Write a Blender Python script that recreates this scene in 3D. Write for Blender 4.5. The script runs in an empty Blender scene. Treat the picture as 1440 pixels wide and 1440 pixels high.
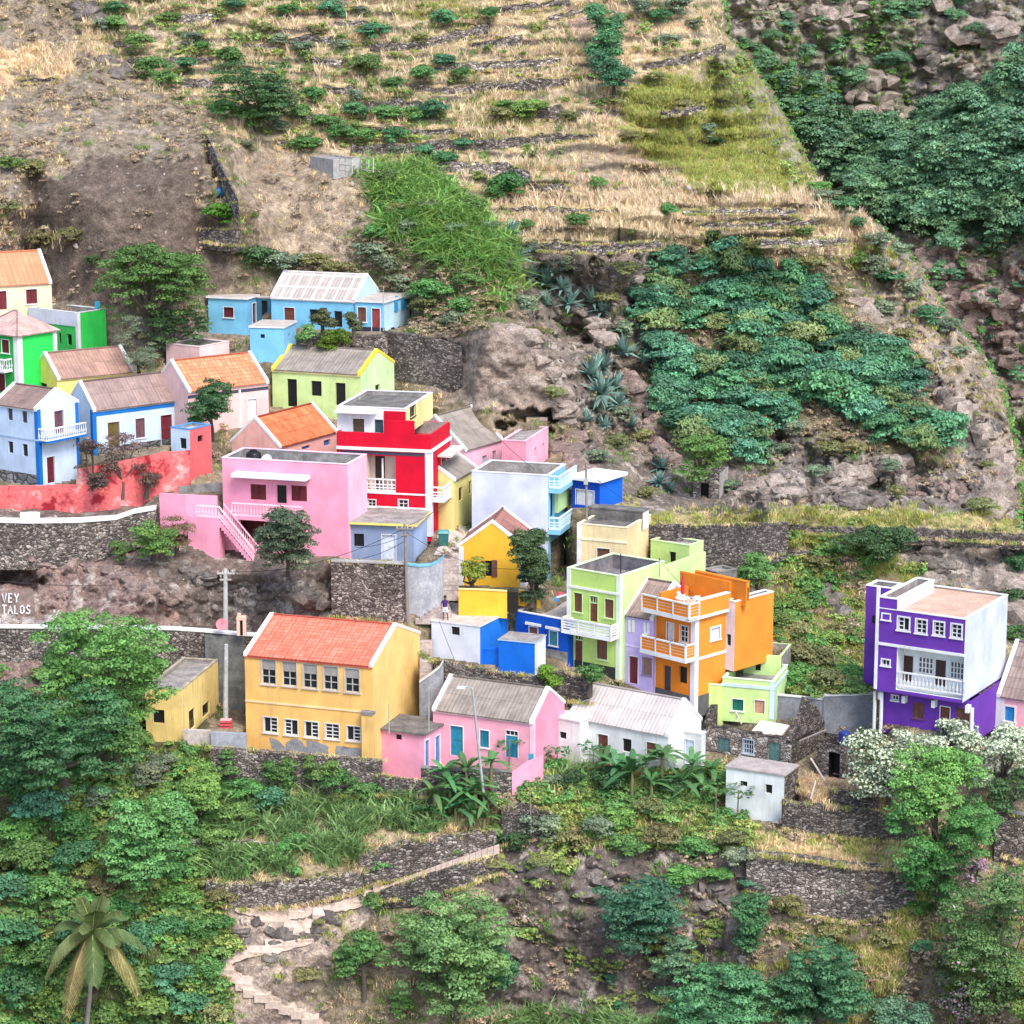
import bpy, bmesh, math, random
import numpy as np
from mathutils import Vector
rng = np.random.default_rng(7)
random.seed(7)
SC = bpy.context.scene
COL = SC.collection
# ------------------------------------------------------------------ camera
PITCH = math.radians(12.0); FPX = 3600.0; CAMZ = 60.0
cp_, sp_ = math.cos(PITCH), math.sin(PITCH)
def ray(u, v):
    a = (u-720.0)/FPX; b = (720.0-v)/FPX
    return Vector((a, cp_+b*sp_, -sp_+b*cp_))
def at(u, v, Y):
    d = ray(u, v)
    return Vector((0, 0, CAMZ)) + d*(Y/d.y)
def at_np(u, v, Y):
    a = (u-720.0)/FPX; b = (720.0-v)/FPX
    dy = cp_+b*sp_; dz = -sp_+b*cp_
    t = Y/dy
    return np.stack([a*t, Y+0*a, CAMZ+dz*t], axis=-1)
def proj(p):
    x, y, z = p[0], p[1], p[2]-CAMZ
    dep = y*cp_-z*sp_; up = y*sp_+z*cp_
    return 720+FPX*x/dep, 720-FPX*up/dep
cd = bpy.data.cameras.new('camera'); cam = bpy.data.objects.new('camera', cd); COL.objects.link(cam)
cam.location = (0, 0, CAMZ); cam.rotation_euler = (math.radians(90)-PITCH, 0, 0)
cd.sensor_width = 36; cd.lens = 36*FPX/1440.0; cd.clip_start = 1; cd.clip_end = 2000
SC.camera = cam
YT = [(-300, 262), (0, 243), (200, 226), (400, 210), (550, 196), (720, 183), (900, 172), (1100, 161), (1250, 155), (1440, 150), (1650, 146)]
def Ytab(v):
    return float(np.interp(v, [a for a, b in YT], [b for a, b in YT]))
def ppm(Y): return FPX/Y
# ------------------------------------------------------------------ helpers
def tag(o, label=None, cat=None, group=None, kind=None):
    if label: o['label'] = label
    if cat: o['category'] = cat
    if group: o['group'] = group
    if kind: o['kind'] = kind
    return o
def empty(name, loc, label, cat, group=None):
    o = bpy.data.objects.new(name, None); COL.objects.link(o); o.location = loc
    o.empty_display_size = .3
    return tag(o, label, cat, group)
class MB:
    def __init__(s): s.v = []; s.f = []; s.m = []; s.uv = {}
    def poly(s, pts, mi=0, uv=None):
        i = len(s.v); s.v += [tuple(p) for p in pts]; s.f.append(list(range(i, i+len(pts)))); s.m.append(mi)
        if uv: s.uv[len(s.f)-1] = uv
    def hexa(s, c, mi=0):      # c: 8 corners, bottom 4 then top 4
        i = len(s.v); s.v += [tuple(p) for p in c]
        for q in ((3, 2, 1, 0), (4, 5, 6, 7), (0, 1, 5, 4), (1, 2, 6, 5), (2, 3, 7, 6), (3, 0, 4, 7)):
            s.f.append([i+k for k in q]); s.m.append(mi)
    def obox(s, o, dx, dy, dz, mi=0):   # oriented box from corner o with edge vectors
        o = Vector(o); dx = Vector(dx); dy = Vector(dy); dz = Vector(dz)
        s.hexa([o, o+dx, o+dx+dy, o+dy, o+dz, o+dx+dz, o+dx+dy+dz, o+dy+dz], mi)
    def cbox(s, c, x, y, z, mi=0):
        s.obox((c[0]-x/2, c[1]-y/2, c[2]), (x, 0, 0), (0, y, 0), (0, 0, z), mi)
    def tube(s, pts, radii, n=7, mi=0, cap=True):
        rings = []
        for k, p in enumerate(pts):
            p = Vector(p)
            d = (Vector(pts[min(k+1, len(pts)-1)])-Vector(pts[max(k-1, 0)])).normalized()
            x = d.cross(Vector((0.13, 1, .07)));
            if x.length < .1: x = d.cross(Vector((1, 0, 0)))
            x.normalize(); y = d.cross(x)
            r = radii[k] if hasattr(radii, '__len__') else radii
            i = len(s.v); rings.append(i)
            for q in range(n):
                t = 2*math.pi*q/n; s.v.append(tuple(p+x*math.cos(t)*r+y*math.sin(t)*r))
        for k in range(len(rings)-1):
            for q in range(n):
                s.f.append([rings[k]+q, rings[k]+(q+1) % n, rings[k+1]+(q+1) % n, rings[k+1]+q]); s.m.append(mi)
        if cap:
            s.f.append([rings[0]+q for q in range(n)][::-1]); s.m.append(mi)
            s.f.append([rings[-1]+q for q in range(n)]); s.m.append(mi)
    def build(s, name, mats, parent=None, origin=None, smooth=False):
        o0 = Vector(parent.matrix_world.translation) if parent is not None else Vector((0, 0, 0))
        if parent is not None:
            o0 = Vector((0, 0, 0)); q = parent
            while q is not None: o0 += q.location; q = q.parent
        if origin is not None and parent is None: o0 = Vector(origin)
        me = bpy.data.meshes.new(name)
        V = [(p[0]-o0[0], p[1]-o0[1], p[2]-o0[2]) for p in s.v]
        me.from_pydata(V, [], s.f)
        if not isinstance(mats, (list, tuple)): mats = [mats]
        for m in mats: me.materials.append(m)
        me.polygons.foreach_set('material_index', s.m)
        if s.uv:
            l = me.uv_layers.new(name='UVMap')
            for fi, uvs in s.uv.items():
                p = me.polygons[fi]
                for k, li in enumerate(p.loop_indices): l.data[li].uv = uvs[k]
        if smooth: me.polygons.foreach_set('use_smooth', [True]*len(s.f))
        me.update()
        o = bpy.data.objects.new(name, me); COL.objects.link(o)
        if parent is not None: o.parent = parent
        elif origin is not None: o.location = o0
        return o
# ------------------------------------------------------------------ materials
MATS = {}
def S(r, g, b):       # sRGB 0..255 -> linear
    return tuple(((c/255)/12.92 if c/255 <= .04045 else ((c/255+.055)/1.055)**2.4) for c in (r, g, b))
def newmat(name):
    m = bpy.data.materials.new(name); m.use_nodes = True
    nt = m.node_tree; N = nt.nodes; bs = N['Principled BSDF']
    bs.inputs['Specular IOR Level'].default_value = .25
    return m, nt, N, bs
def node(nt, t, **kw):
    n = nt.nodes.new(t)
    for k, v in kw.items():
        if k.startswith('i_'): n.inputs[int(k[2:]) if k[2:].isdigit() else k[2:].replace('_', ' ')].default_value = v
        else: setattr(n, k, v)
    return n
def ramp(nt, stops, interp='LINEAR'):
    n = nt.nodes.new('ShaderNodeValToRGB'); e = n.color_ramp.elements
    n.color_ramp.interpolation = interp
    while len(e) < len(stops): e.new(.5)
    for k, (p, c) in enumerate(stops):
        e[k].position = p; e[k].color = (c[0], c[1], c[2], 1) if hasattr(c, '__len__') else (c, c, c, 1)
    return n
def mixc(nt, a, b, fac, mode='MIX'):
    n = nt.nodes.new('ShaderNodeMix'); n.data_type = 'RGBA'; n.blend_type = mode
    for sock, val in ((n.inputs[0], fac), (n.inputs[6], a), (n.inputs[7], b)):
        if hasattr(val, 'is_linked') or isinstance(val, bpy.types.NodeSocket): nt.links.new(val, sock)
        elif hasattr(val, '__len__'): sock.default_value = (val[0], val[1], val[2], 1)
        else: sock.default_value = val
    return n.outputs[2]
def paint(col, grime=.35, rough=.75, var=.15, bump=.2):
    key = ('paint', col, grime, rough)
    if key in MATS: return MATS[key]
    m, nt, N, bs = newmat('painted_plaster'); L = nt.links.new
    tc = node(nt, 'ShaderNodeTexCoord'); oc = tc.outputs['Object']
    n1 = node(nt, 'ShaderNodeTexNoise', i_Scale=.55, i_Detail=5.0, i_Roughness=.6); L(oc, n1.inputs['Vector'])
    r1 = ramp(nt, [(.3, 1-var*1.6), (.7, 1+var*.4)]); L(n1.outputs[0], r1.inputs[0])
    c1 = mixc(nt, col, r1.outputs[0], 1, 'MULTIPLY')
    mp = node(nt, 'ShaderNodeMapping'); mp.inputs['Scale'].default_value = (3.2, 3.2, .28); L(oc, mp.inputs[0])
    n2 = node(nt, 'ShaderNodeTexNoise', i_Scale=1.0, i_Detail=4.0, i_Roughness=.65); L(mp.outputs[0], n2.inputs['Vector'])
    r2 = ramp(nt, [(.52, 0.0), (.74, min(.9, grime*1.7))]); L(n2.outputs[0], r2.inputs[0])
    dirt = tuple(c*.45+.05 for c in col)
    c2 = mixc(nt, c1, dirt, r2.outputs[0])
    L(c2, bs.inputs['Base Color']); bs.inputs['Roughness'].default_value = rough
    n3 = node(nt, 'ShaderNodeTexNoise', i_Scale=9.0, i_Detail=4.0); L(oc, n3.inputs['Vector'])
    b = node(nt, 'ShaderNodeBump', i_Strength=bump, i_Distance=.03); L(n3.outputs[0], b.inputs['Height']); L(b.outputs[0], bs.inputs['Normal'])
    MATS[key] = m; return m
def concrete(col=(.30, .29, .28), dark=(.12, .115, .11), key='c', scale=1.2):
    k = ('conc', col, dark, key)
    if k in MATS: return MATS[k]
    m, nt, N, bs = newmat('weathered_concrete'); L = nt.links.new
    tc = node(nt, 'ShaderNodeTexCoord'); oc = tc.outputs['Object']
    n1 = node(nt, 'ShaderNodeTexNoise', i_Scale=scale, i_Detail=7.0, i_Roughness=.65); L(oc, n1.inputs['Vector'])
    r1 = ramp(nt, [(.32, dark), (.5, tuple(.5*(a+b) for a, b in zip(col, dark))), (.66, col)]); L(n1.outputs[0], r1.inputs[0])
    n2 = node(nt, 'ShaderNodeTexNoise', i_Scale=6.0, i_Detail=4.0); L(oc, n2.inputs['Vector'])
    r2 = ramp(nt, [(.3, .8), (.7, 1.12)]); L(n2.outputs[0], r2.inputs[0])
    L(mixc(nt, r1.outputs[0], r2.outputs[0], 1, 'MULTIPLY'), bs.inputs['Base Color']); bs.inputs['Roughness'].default_value = .9
    b = node(nt, 'ShaderNodeBump', i_Strength=.4, i_Distance=.04); L(n2.outputs[0], b.inputs['Height']); L(b.outputs[0], bs.inputs['Normal'])
    MATS[k] = m; return m
def stone(c0, c1, c2, scale=2.6, mortar=(.03, .026, .024), key='s', flat=1.7):
    k = ('stone', c0, c1, c2, scale)
    if k in MATS: return MATS[k]
    m, nt, N, bs = newmat('dry_stone'); L = nt.links.new
    tc = node(nt, 'ShaderNodeTexCoord'); oc = tc.outputs['Object']
    nw = node(nt, 'ShaderNodeTexNoise', i_Scale=1.5, i_Detail=2.0); L(oc, nw.inputs['Vector'])
    ad = node(nt, 'ShaderNodeVectorMath', operation='MULTIPLY_ADD'); ad.inputs[1].default_value = (.35, .35, .35)
    L(nw.outputs[1], ad.inputs[0]); L(oc, ad.inputs[2])
    mp = node(nt, 'ShaderNodeMapping'); mp.inputs['Scale'].default_value = (1, 1, flat); L(ad.outputs[0], mp.inputs[0])
    v1 = node(nt, 'ShaderNodeTexVoronoi', i_Scale=scale); L(mp.outputs[0], v1.inputs['Vector'])
    v2 = node(nt, 'ShaderNodeTexVoronoi', feature='DISTANCE_TO_EDGE', i_Scale=scale); L(mp.outputs[0], v2.inputs['Vector'])
    sx = node(nt, 'ShaderNodeSeparateColor'); L(v1.outputs['Color'], sx.inputs[0])
    rc = ramp(nt, [(0, c0), (.55, c1), (1, c2)]); L(sx.outputs[0], rc.inputs[0])
    nz = node(nt, 'ShaderNodeTexNoise', i_Scale=14.0, i_Detail=5.0); L(oc, nz.inputs['Vector'])
    rz = ramp(nt, [(.3, .6), (.7, 1.25)]); L(nz.outputs[0], rz.inputs[0])
    cc = mixc(nt, rc.outputs[0], rz.outputs[0], 1, 'MULTIPLY')
    nb = node(nt, 'ShaderNodeTexNoise', i_Scale=.35, i_Detail=3.0); L(oc, nb.inputs['Vector'])
    rb = ramp(nt, [(.35, .72), (.65, 1.2)]); L(nb.outputs[0], rb.inputs[0])
    cc = mixc(nt, cc, rb.outputs[0], 1, 'MULTIPLY')
    re = ramp(nt, [(0.0, 1.0), (.09, 0.0)]); L(v2.outputs['Distance'], re.inputs[0])
    cc = mixc(nt, cc, mortar, re.outputs[0])
    L(cc, bs.inputs['Base Color']); bs.inputs['Roughness'].default_value = .95
    rh = ramp(nt, [(0, 0), (.18, 1)]); L(v2.outputs['Distance'], rh.inputs[0])
    hh = mixc(nt, rh.outputs[0], nz.outputs[0], .3)
    b = node(nt, 'ShaderNodeBump', i_Strength=.9, i_Distance=.10); L(hh, b.inputs['Height']); L(b.outputs[0], bs.inputs['Normal'])
    MATS[k] = m; return m
def sheets(ca, cb, joint, bw=1.0, bh=1.5, key='r', off=0.0, corr=.2, blot=.35, mort=.025):
    """roof covering of sheets / tiles: brick grid in UV metres, corrugation bump"""
    k = ('sheets', ca, cb, key)
    if k in MATS: return MATS[k]
    m, nt, N, bs = newmat('roof_sheets'); L = nt.links.new
    tc = node(nt, 'ShaderNodeTexCoord'); uv = tc.outputs['UV']; oc = tc.outputs['Object']
    br = node(nt, 'ShaderNodeTexBrick', offset=off, squash=1.0)
    br.inputs['Color1'].default_value = (*ca, 1); br.inputs['Color2'].default_value = (*cb, 1); br.inputs['Mortar'].default_value = (*joint, 1)
    br.inputs['Scale'].default_value = 1.0; br.inputs['Mortar Size'].default_value = mort; br.inputs['Brick Width'].default_value = bw; br.inputs['Row Height'].default_value = bh
    br.inputs['Mortar Smooth'].default_value = .5
    L(uv, br.inputs['Vector'])
    n1 = node(nt, 'ShaderNodeTexNoise', i_Scale=1.1, i_Detail=6.0, i_Roughness=.7); L(oc, n1.inputs['Vector'])
    r1 = ramp(nt, [(.3, 1-blot), (.7, 1+blot*.6)]); L(n1.outputs[0], r1.inputs[0])
    c = mixc(nt, br.outputs[0], r1.outputs[0], 1, 'MULTIPLY')
    n4 = node(nt, 'ShaderNodeTexNoise', i_Scale=.5, i_Detail=3.0, i_Roughness=.5); L(oc, n4.inputs['Vector'])
    r4 = ramp(nt, [(.55, 0.0), (.75, blot)]); L(n4.outputs[0], r4.inputs[0])
    c = mixc(nt, c, tuple(x*.4 for x in cb), r4.outputs[0])
    wv = node(nt, 'ShaderNodeTexWave', wave_type='BANDS', bands_direction='X', i_Scale=.22/corr); wv.inputs['Distortion'].default_value = .15
    L(uv, wv.inputs['Vector'])
    rw = ramp(nt, [(0, .8), (1, 1.08)]); L(wv.outputs[1], rw.inputs[0])
    L(mixc(nt, c, rw.outputs[0], .6, 'MULTIPLY'), bs.inputs['Base Color']); bs.inputs['Roughness'].default_value = .85
    b = node(nt, 'ShaderNodeBump', i_Strength=.45, i_Distance=.04); L(wv.outputs[1], b.inputs['Height']); L(b.outputs[0], bs.inputs['Normal'])
    MATS[k] = m; return m
def plain(name, col, rough=.6, metal=0.0):
    k = ('plain', name, col)
    if k in MATS: return MATS[k]
    m, nt, N, bs = newmat(name); L = nt.links.new
    tc = node(nt, 'ShaderNodeTexCoord')
    n1 = node(nt, 'ShaderNodeTexNoise', i_Scale=3.0, i_Detail=4.0); L(tc.outputs['Object'], n1.inputs['Vector'])
    r1 = ramp(nt, [(.3, .78), (.7, 1.1)]); L(n1.outputs[0], r1.inputs[0])
    L(mixc(nt, col, r1.outputs[0], 1, 'MULTIPLY'), bs.inputs['Base Color'])
    bs.inputs['Roughness'].default_value = rough; bs.inputs['Metallic'].default_value = metal
    MATS[k] = m; return m
def slats(name, col):
    k = ('slats', name, col)
    if k in MATS: return MATS[k]
    m, nt, N, bs = newmat(name); L = nt.links.new
    tc = node(nt, 'ShaderNodeTexCoord')
    wv = node(nt, 'ShaderNodeTexWave', wave_type='BANDS', bands_direction='Z', i_Scale=4.0); L(tc.outputs['Object'], wv.inputs['Vector'])
    r = ramp(nt, [(0, .55), (.6, 1.05)]); L(wv.outputs[1], r.inputs[0])
    n1 = node(nt, 'ShaderNodeTexNoise', i_Scale=2.0, i_Detail=4.0); L(tc.outputs['Object'], n1.inputs['Vector'])
    r1 = ramp(nt, [(.3, .75), (.7, 1.15)]); L(n1.outputs[0], r1.inputs[0])
    c = mixc(nt, col, r.outputs[0], 1, 'MULTIPLY'); c = mixc(nt, c, r1.outputs[0], 1, 'MULTIPLY')
    L(c, bs.inputs['Base Color']); bs.inputs['Roughness'].default_value = .6
    b = node(nt, 'ShaderNodeBump', i_Strength=.6, i_Distance=.02); L(wv.outputs[1], b.inputs['Height']); L(b.outputs[0], bs.inputs['Normal'])
    MATS[k] = m; return m
WHITE = paint((.72, .72, .72), .25)
DARK = plain('painted_dark_interior', (.012, .012, .013), .5)  # near-black paint standing in for the shade inside openings
GLASS = plain('window_glass', (.02, .024, .028), .12)
BROWN = slats('brown_shutter_wood', (.17, .075, .05)); MAROON = slats('maroon_shutter_wood', (.13, .02, .025))
DOORB = plain('brown_door_wood', (.15, .05, .035), .5); DOORM = plain('maroon_door_wood', (.13, .02, .03), .5)
GREYROOF = concrete((.36, .33, .31), (.17, .155, .145), 'roof'); DARKROOF = concrete((.20, .185, .17), (.075, .07, .065), 'dark')
PALEROOF = concrete((.52, .45, .40), (.33, .285, .25), 'pale')
CONC = concrete()
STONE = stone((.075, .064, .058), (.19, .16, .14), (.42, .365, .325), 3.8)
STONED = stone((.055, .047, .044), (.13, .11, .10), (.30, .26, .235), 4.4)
STONEL = stone((.12, .10, .09), (.29, .25, .22), (.58, .52, .47), 3.0)
FIBB = sheets((.26, .185, .165), (.33, .23, .20), (.15, .10, .09), 1.0, 1.5, 'fibb')
FIBG = sheets((.25, .215, .185), (.30, .26, .22), (.16, .135, .115), 1.0, 1.6, 'fibg')
FIBL = sheets((.46, .41, .39), (.56, .50, .48), (.34, .30, .28), 1.0, 1.5, 'fibl', blot=.2)
TILEO = sheets((.58, .19, .09), (.74, .28, .15), (.36, .10, .05), .42, .36, 'tileo', blot=.3)
TILER = sheets((.60, .15, .09), (.74, .22, .15), (.38, .08, .05), .42, .36, 'tiler', blot=.25)
TILEX = sheets((.60, .15, .06), (.74, .22, .09), (.28, .05, .03), .8, 1.1, 'tilex', blot=.5)
# ------------------------------------------------------------------ houses
CP = []      # terrain control points (u, v, Y)
FACES = []
MASKQ = []   # pixel quads covered by houses
class Face:
    def __init__(s, o, d, n, L): s.o, s.d, s.n, s.L = Vector(o), Vector(d), Vector(n), L
    def pt(s, x, h, out=0.0): return s.o+s.d*x+Vector((0, 0, h))+s.n*out
    def px(s, u, v):
        d = ray(u, v); c = Vector((0, 0, CAMZ))
        t = (s.o-c).dot(s.n)/d.dot(s.n); p = c+d*t
        return (p-s.o).dot(s.d), p.z-s.o.z
class House:
    def __init__(s, crop, ct, ft, su, vb, name=None, label=None, cat='house', parent=None, dY=0.0, like=None, off=0.0, Lb=None, found=.7, cp=True, group=None, ang=None):
        s.crop = crop
        ct = s.c(*ct); ft = s.c(*ft); vbp = s.c(0, vb)[1]; su_ = s.c(su, 0)[0] if su is not None else None
        if like is not None:
            a, b = like.a.copy(), like.b.copy()
            pl = Face(like.F.o+like.F.n*off, like.F.d, like.F.n, 1)
            d = ray(*ct); c0 = Vector((0, 0, CAMZ)); t = (pl.o-c0).dot(pl.n)/d.dot(pl.n)
            pc = c0+d*t; Y = pc.y
            zb = at(ct[0], vbp, Y).z if vb is not None else like.F.o.z
        else:
            Y = Ytab(vbp)+dY; pc = at(ct[0], ct[1], Y)
            d = ray(*ft); t = (pc.z-CAMZ)/d.z; pf = Vector((0, 0, CAMZ))+d*t
            a = (pf-pc); a.z = 0; a.normalize()
            if ang is not None: a = Vector((math.cos(math.radians(ang)), math.sin(math.radians(ang)), 0))
            b = Vector((-a.y, a.x, 0));
            if b.y < 0: b = -b
            zb = at(ct[0], vbp, Y).z
        def solve(dirv, u):     # distance along dirv from pc at which projection hits u
            lo = 0.0
            k = (u-720)/FPX
            # x = k*(y cp - (z-CAMZ) sp)
            x0, y0, z0 = pc.x, pc.y, pc.z-CAMZ
            den = dirv.x-k*(dirv.y*cp_); num = k*(y0*cp_-z0*sp_)-x0
            return num/den
        s.La = solve(a, ft[0])
        if s.La < 0: a = -a; s.La = -s.La
        s.Lb = Lb if Lb else solve(b, su_)
        if s.Lb < 0 or s.Lb > 30: print('WARN Lb', name, label, s.Lb); s.Lb = 5.0
        s.a, s.b, s.Y = a, b, Y
        s.H = pc.z-zb; s.z0 = zb
        P0 = Vector((pc.x, pc.y, zb)); s.P0 = P0
        s.F = Face(P0, a, -b, s.La); s.S = Face(P0, b, -a, s.Lb)
        s.T = Face(P0+a*s.La, b, a, s.Lb); s.B = Face(P0+b*s.Lb, a, b, s.La)
        s.found = found
        if parent is None:
            s.root = empty(name, P0, label, cat, group)
            if 0: print('%-28s Y%.0f La%.1f Lb%.1f H%.1f ang%.0f' % (name, Y, s.La, s.Lb, s.H, math.degrees(math.atan2(a.y, a.x))))
        else: s.root = parent
        if cp:
            for q in (P0, P0+a*s.La, P0+b*s.Lb):
                u, v = proj(q); CP.append((u, v, q.y+.25))
            u, v = proj(P0+a*s.La*.5); CP.append((u, v, P0.y+a.y*s.La*.5+.25))
        if cp: FACES.append((s.F, s.H)); FACES.append((s.S, s.H))
        for fc in (s.F, s.S):
            MASKQ.append([proj(fc.pt(0, -.3)), proj(fc.pt(fc.L, -.3)), proj(fc.pt(fc.L, s.H+.8)), proj(fc.pt(0, s.H+.8))])
    def c(s, x, y): return (s.crop[0]+x/s.crop[2], s.crop[1]+y/s.crop[2])
    def hpx(s, face, x, y): return face.px(*s.c(x, y))
    def rect(s, face, x0, y0, x1, y1):
        um, vm = (x0+x1)/2, (y0+y1)/2
        sa = face.px(*s.c(x0, vm))[0]; sb = face.px(*s.c(x1, vm))[0]
        ha = face.px(*s.c(um, y1))[1]; hb = face.px(*s.c(um, y0))[1]
        return min(sa, sb), max(sa, sb), min(ha, hb), max(ha, hb)
    def panel(s, mb, face, H, ops, mi, thick=.16):
        L = face.L; h0 = -s.found
        xs = {0.0, L}; hs = {h0, H}
        for o in ops: xs |= {o['s0'], o['s1']}; hs |= {o['h0'], o['h1']}
        xs = sorted(xs); hs = sorted(hs)
        for i in range(len(xs)-1):
            for j in range(len(hs)-1):
                if xs[i+1]-xs[i] < 1e-5 or hs[j+1]-hs[j] < 1e-5: continue
                cx = (xs[i]+xs[i+1])/2; ch = (hs[j]+hs[j+1])/2
                if any(o['s0'] < cx < o['s1'] and o['h0'] < ch < o['h1'] for o in ops): continue
                mb.poly([face.pt(xs[i], hs[j]), face.pt(xs[i+1], hs[j]), face.pt(xs[i+1], hs[j+1]), face.pt(xs[i], hs[j+1])], mi)
        for o in ops:
            D = -o.get('deep', thick)
            q = [(o['s0'], o['h0']), (o['s1'], o['h0']), (o['s1'], o['h1']), (o['s0'], o['h1'])]
            ri = o.get('rmi', mi)
            for k in range(4):
                p, r = q[k], q[(k+1) % 4]
                mb.poly([face.pt(*p), face.pt(*r), face.pt(r[0], r[1], D), face.pt(p[0], p[1], D)], ri)
            if o['kind'] in ('loggia', 'void'):
                mb.poly([face.pt(x, h, D) for x, h in q], ri)
    def ops(s, face, lst, H, thick=.16):
        out = []
        for it in lst:
            k = dict(it[5]) if len(it) > 5 else {}
            s0, s1, h0, h1 = s.rect(face, *it[1:5])
            s0 = max(.04, s0); s1 = min(face.L-.04, s1); h0 = max(-.02, h0); h1 = min(H-.05, h1)
            if s1-s0 < .1 or h1-h0 < .1: print('WARN opening', s.root.name, it); continue
            k.update(kind=it[0], s0=s0, s1=s1, h0=h0, h1=h1); out.append(k)
        return out
    def fit(s, face, o, trim):
        """child window / door filling the opening o"""
        k = o['kind']; s0, s1, h0, h1 = o['s0'], o['s1'], o['h0'], o['h1']; root = s.root
        D = -o.get('deep', .16)
        plainop = k in ('dark', 'doordark') and 'trim' not in o
        tr = o.get('trim', s.wallm if plainop else trim); fw = o.get('fw', .025 if plainop else .05)
        def bx(mb, x0, x1, z0, z1, d0, d1, mi=0):
            mb.obox(face.pt(x0, z0, d0), face.d*(x1-x0), face.n*(d1-d0), (0, 0, z1-z0), mi)
        def frame(mb, w, d0, d1, sill=True):
            bx(mb, s0-w, s0, h0, h1, d0, d1); bx(mb, s1, s1+w, h0, h1, d0, d1); bx(mb, s0-w, s1+w, h1, h1+w, d0, d1)
            if sill: bx(mb, s0-w-.05, s1+w+.05, h0-.08, h0, d0, d1+.06)
        if k in ('void', 'loggia'):
            return
        isdoor = k.startswith('door')
        th = .0
        mb = MB(); frame(mb, fw if fw > 0 else .03, .002, .035 if fw > .04 else .012, not isdoor and fw > .04)
        if o.get('hood'): bx(mb, s0-.3, s1+.3, h1+.12, h1+.3, .002, .12)
        if isdoor and h1-h0 > 2.5: th = .45
        if o.get('transom') is not None: th = o['transom']
        if k == 'door':
            leaf = MB(); dm = o.get('mat', DOORB)
            bx(leaf, s0, s1, h0, h1-th, D+.005, D+.055)
            w = s1-s0
            for (p0, p1) in ((.08, .45), (.52, .9)):
                z0 = h0+(h1-th-h0)*p0; z1 = h0+(h1-th-h0)*p1
                if w > .55:
                    bx(leaf, s0+.1*w, s0+.46*w, z0, z1, D+.055, D+.075); bx(leaf, s0+.54*w, s0+.9*w, z0, z1, D+.055, D+.075)
                else: bx(leaf, s0+.15*w, s1-.15*w, z0, z1, D+.055, D+.075)
            d_ = leaf.build('door', dm, root)
            if th:
                for q in range(4): bx(mb, s0+w*q/3-.03, s0+w*q/3+.03, h1-th, h1, D+.03, D+.08)
                bx(mb, s0, s1, h1-th-.03, h1-th+.05, D+.03, D+.09)
                g = MB(); bx(g, s0, s1, h1-th, h1, D+.005, D+.02); 
                mb.build('door_frame', tr, d_); g.build('pane', GLASS, d_)
            else: mb.build('door_frame', tr, d_)
            hb = MB(); bx(hb, s0+.06, s0+.1, h0+.95, h0+1.1, D+.055, D+.1); hb.build('handle', plain('dark_metal', (.05, .05, .05), .4), d_)
            return
        if k == 'dark' or k == 'doordark':
            f = mb.build('window' if k == 'dark' else 'doorway', tr, root)
            g = MB(); bx(g, s0, s1, h0, h1, D+.003, D+.02); g.build('pane' if k == 'dark' else 'opening', o.get('mat', DARK), f)  # by default a near-black sheet paints the unlit inside
            return
        if k == 'shutter':
            f = mb.build('window', tr, root)
            g = MB(); w = s1-s0; mid = (s0+s1)/2
            bx(g, s0, mid-.012, h0, h1, D+.02, D+.07); bx(g, mid+.012, s1, h0, h1, D+.02, D+.07)
            bx(g, s0, s1, h0, h1, D+.002, D+.02)
            for (p, q) in ((s0, mid-.012), (mid+.012, s1)):
                if q-p > .2:
                    bx(g, p, p+.06, h0, h1, D+.07, D+.09); bx(g, q-.06, q, h0, h1, D+.07, D+.09)
                    bx(g, p+.06, q-.06, h0, h0+.08, D+.07, D+.09); bx(g, p+.06, q-.06, h1-.08, h1, D+.07, D+.09)
            g.build('shutter', o.get('mat', BROWN), f); return
        if k == 'grid':
            nx, ny = o.get('n', (2, 3)); w = s1-s0; h = h1-h0
            opn = o.get('open')      # fraction pair left open (dark)
            bt = o.get('bar', .05)
            bx(mb, s0, s0+.06, h0, h1, D+.03, D+.09); bx(mb, s1-.06, s1, h0, h1, D+.03, D+.09)
            bx(mb, s0+.06, s1-.06, h0, h0+.06, D+.03, D+.09); bx(mb, s0+.06, s1-.06, h1-.06, h1, D+.03, D+.09)
            for q in range(1, nx):
                x = s0+w*q/nx; bx(mb, x-bt/2, x+bt/2, h0+.06, h1-.06, D+.03, D+.085)
            for q in range(1, ny):
                z = h0+h*q/ny
                xa, xb = s0+.06, s1-.06
                if opn: xa, xb = max(xa, s0+w*opn[1] if opn[0] <= 0 else xa), min(xb, s0+w*opn[0] if opn[1] >= 1 else xb)
                bx(mb, xa, xb, z-bt*.4, z+bt*.4, D+.032, D+.08)
            f = mb.build('window', tr, root)
            g = MB(); bx(g, s0, s1, h0, h1, D+.003, D+.03); g.build('pane', o.get('glass', GLASS), f)
            if o.get('blind'):
                b = MB(); bx(b, s0+.05, s1-.05, h1-h*o['blind'], h1, D+.085, D+.11); b.build('blind', plain('grey_roller_blind', (.30, .28, .26)), f)
            return
    def body(s, wall, side=None, F=(), S=(), H=None, roof='flat', rmat=None, trim=WHITE, parapet=.6, rise=None, apex=None, coping=None, cap=None, over=.15, slab=.18, fascia=None, back=True, parts=True, eave=None, T=()):
        H = H if H is not None else s.H; s.Hb = H
        fo = s.ops(s.F, F, H); so = s.ops(s.S, S, H); to = s.ops(s.T, T, H)
        mats = [wall, side or wall]; s.wallm = wall  # side holds real second colours and also copies toned for the light there
        mb = MB()
        for o in fo+so:
            if 'rmat' in o: mats.append(o['rmat']); o['rmi'] = len(mats)-1
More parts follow.
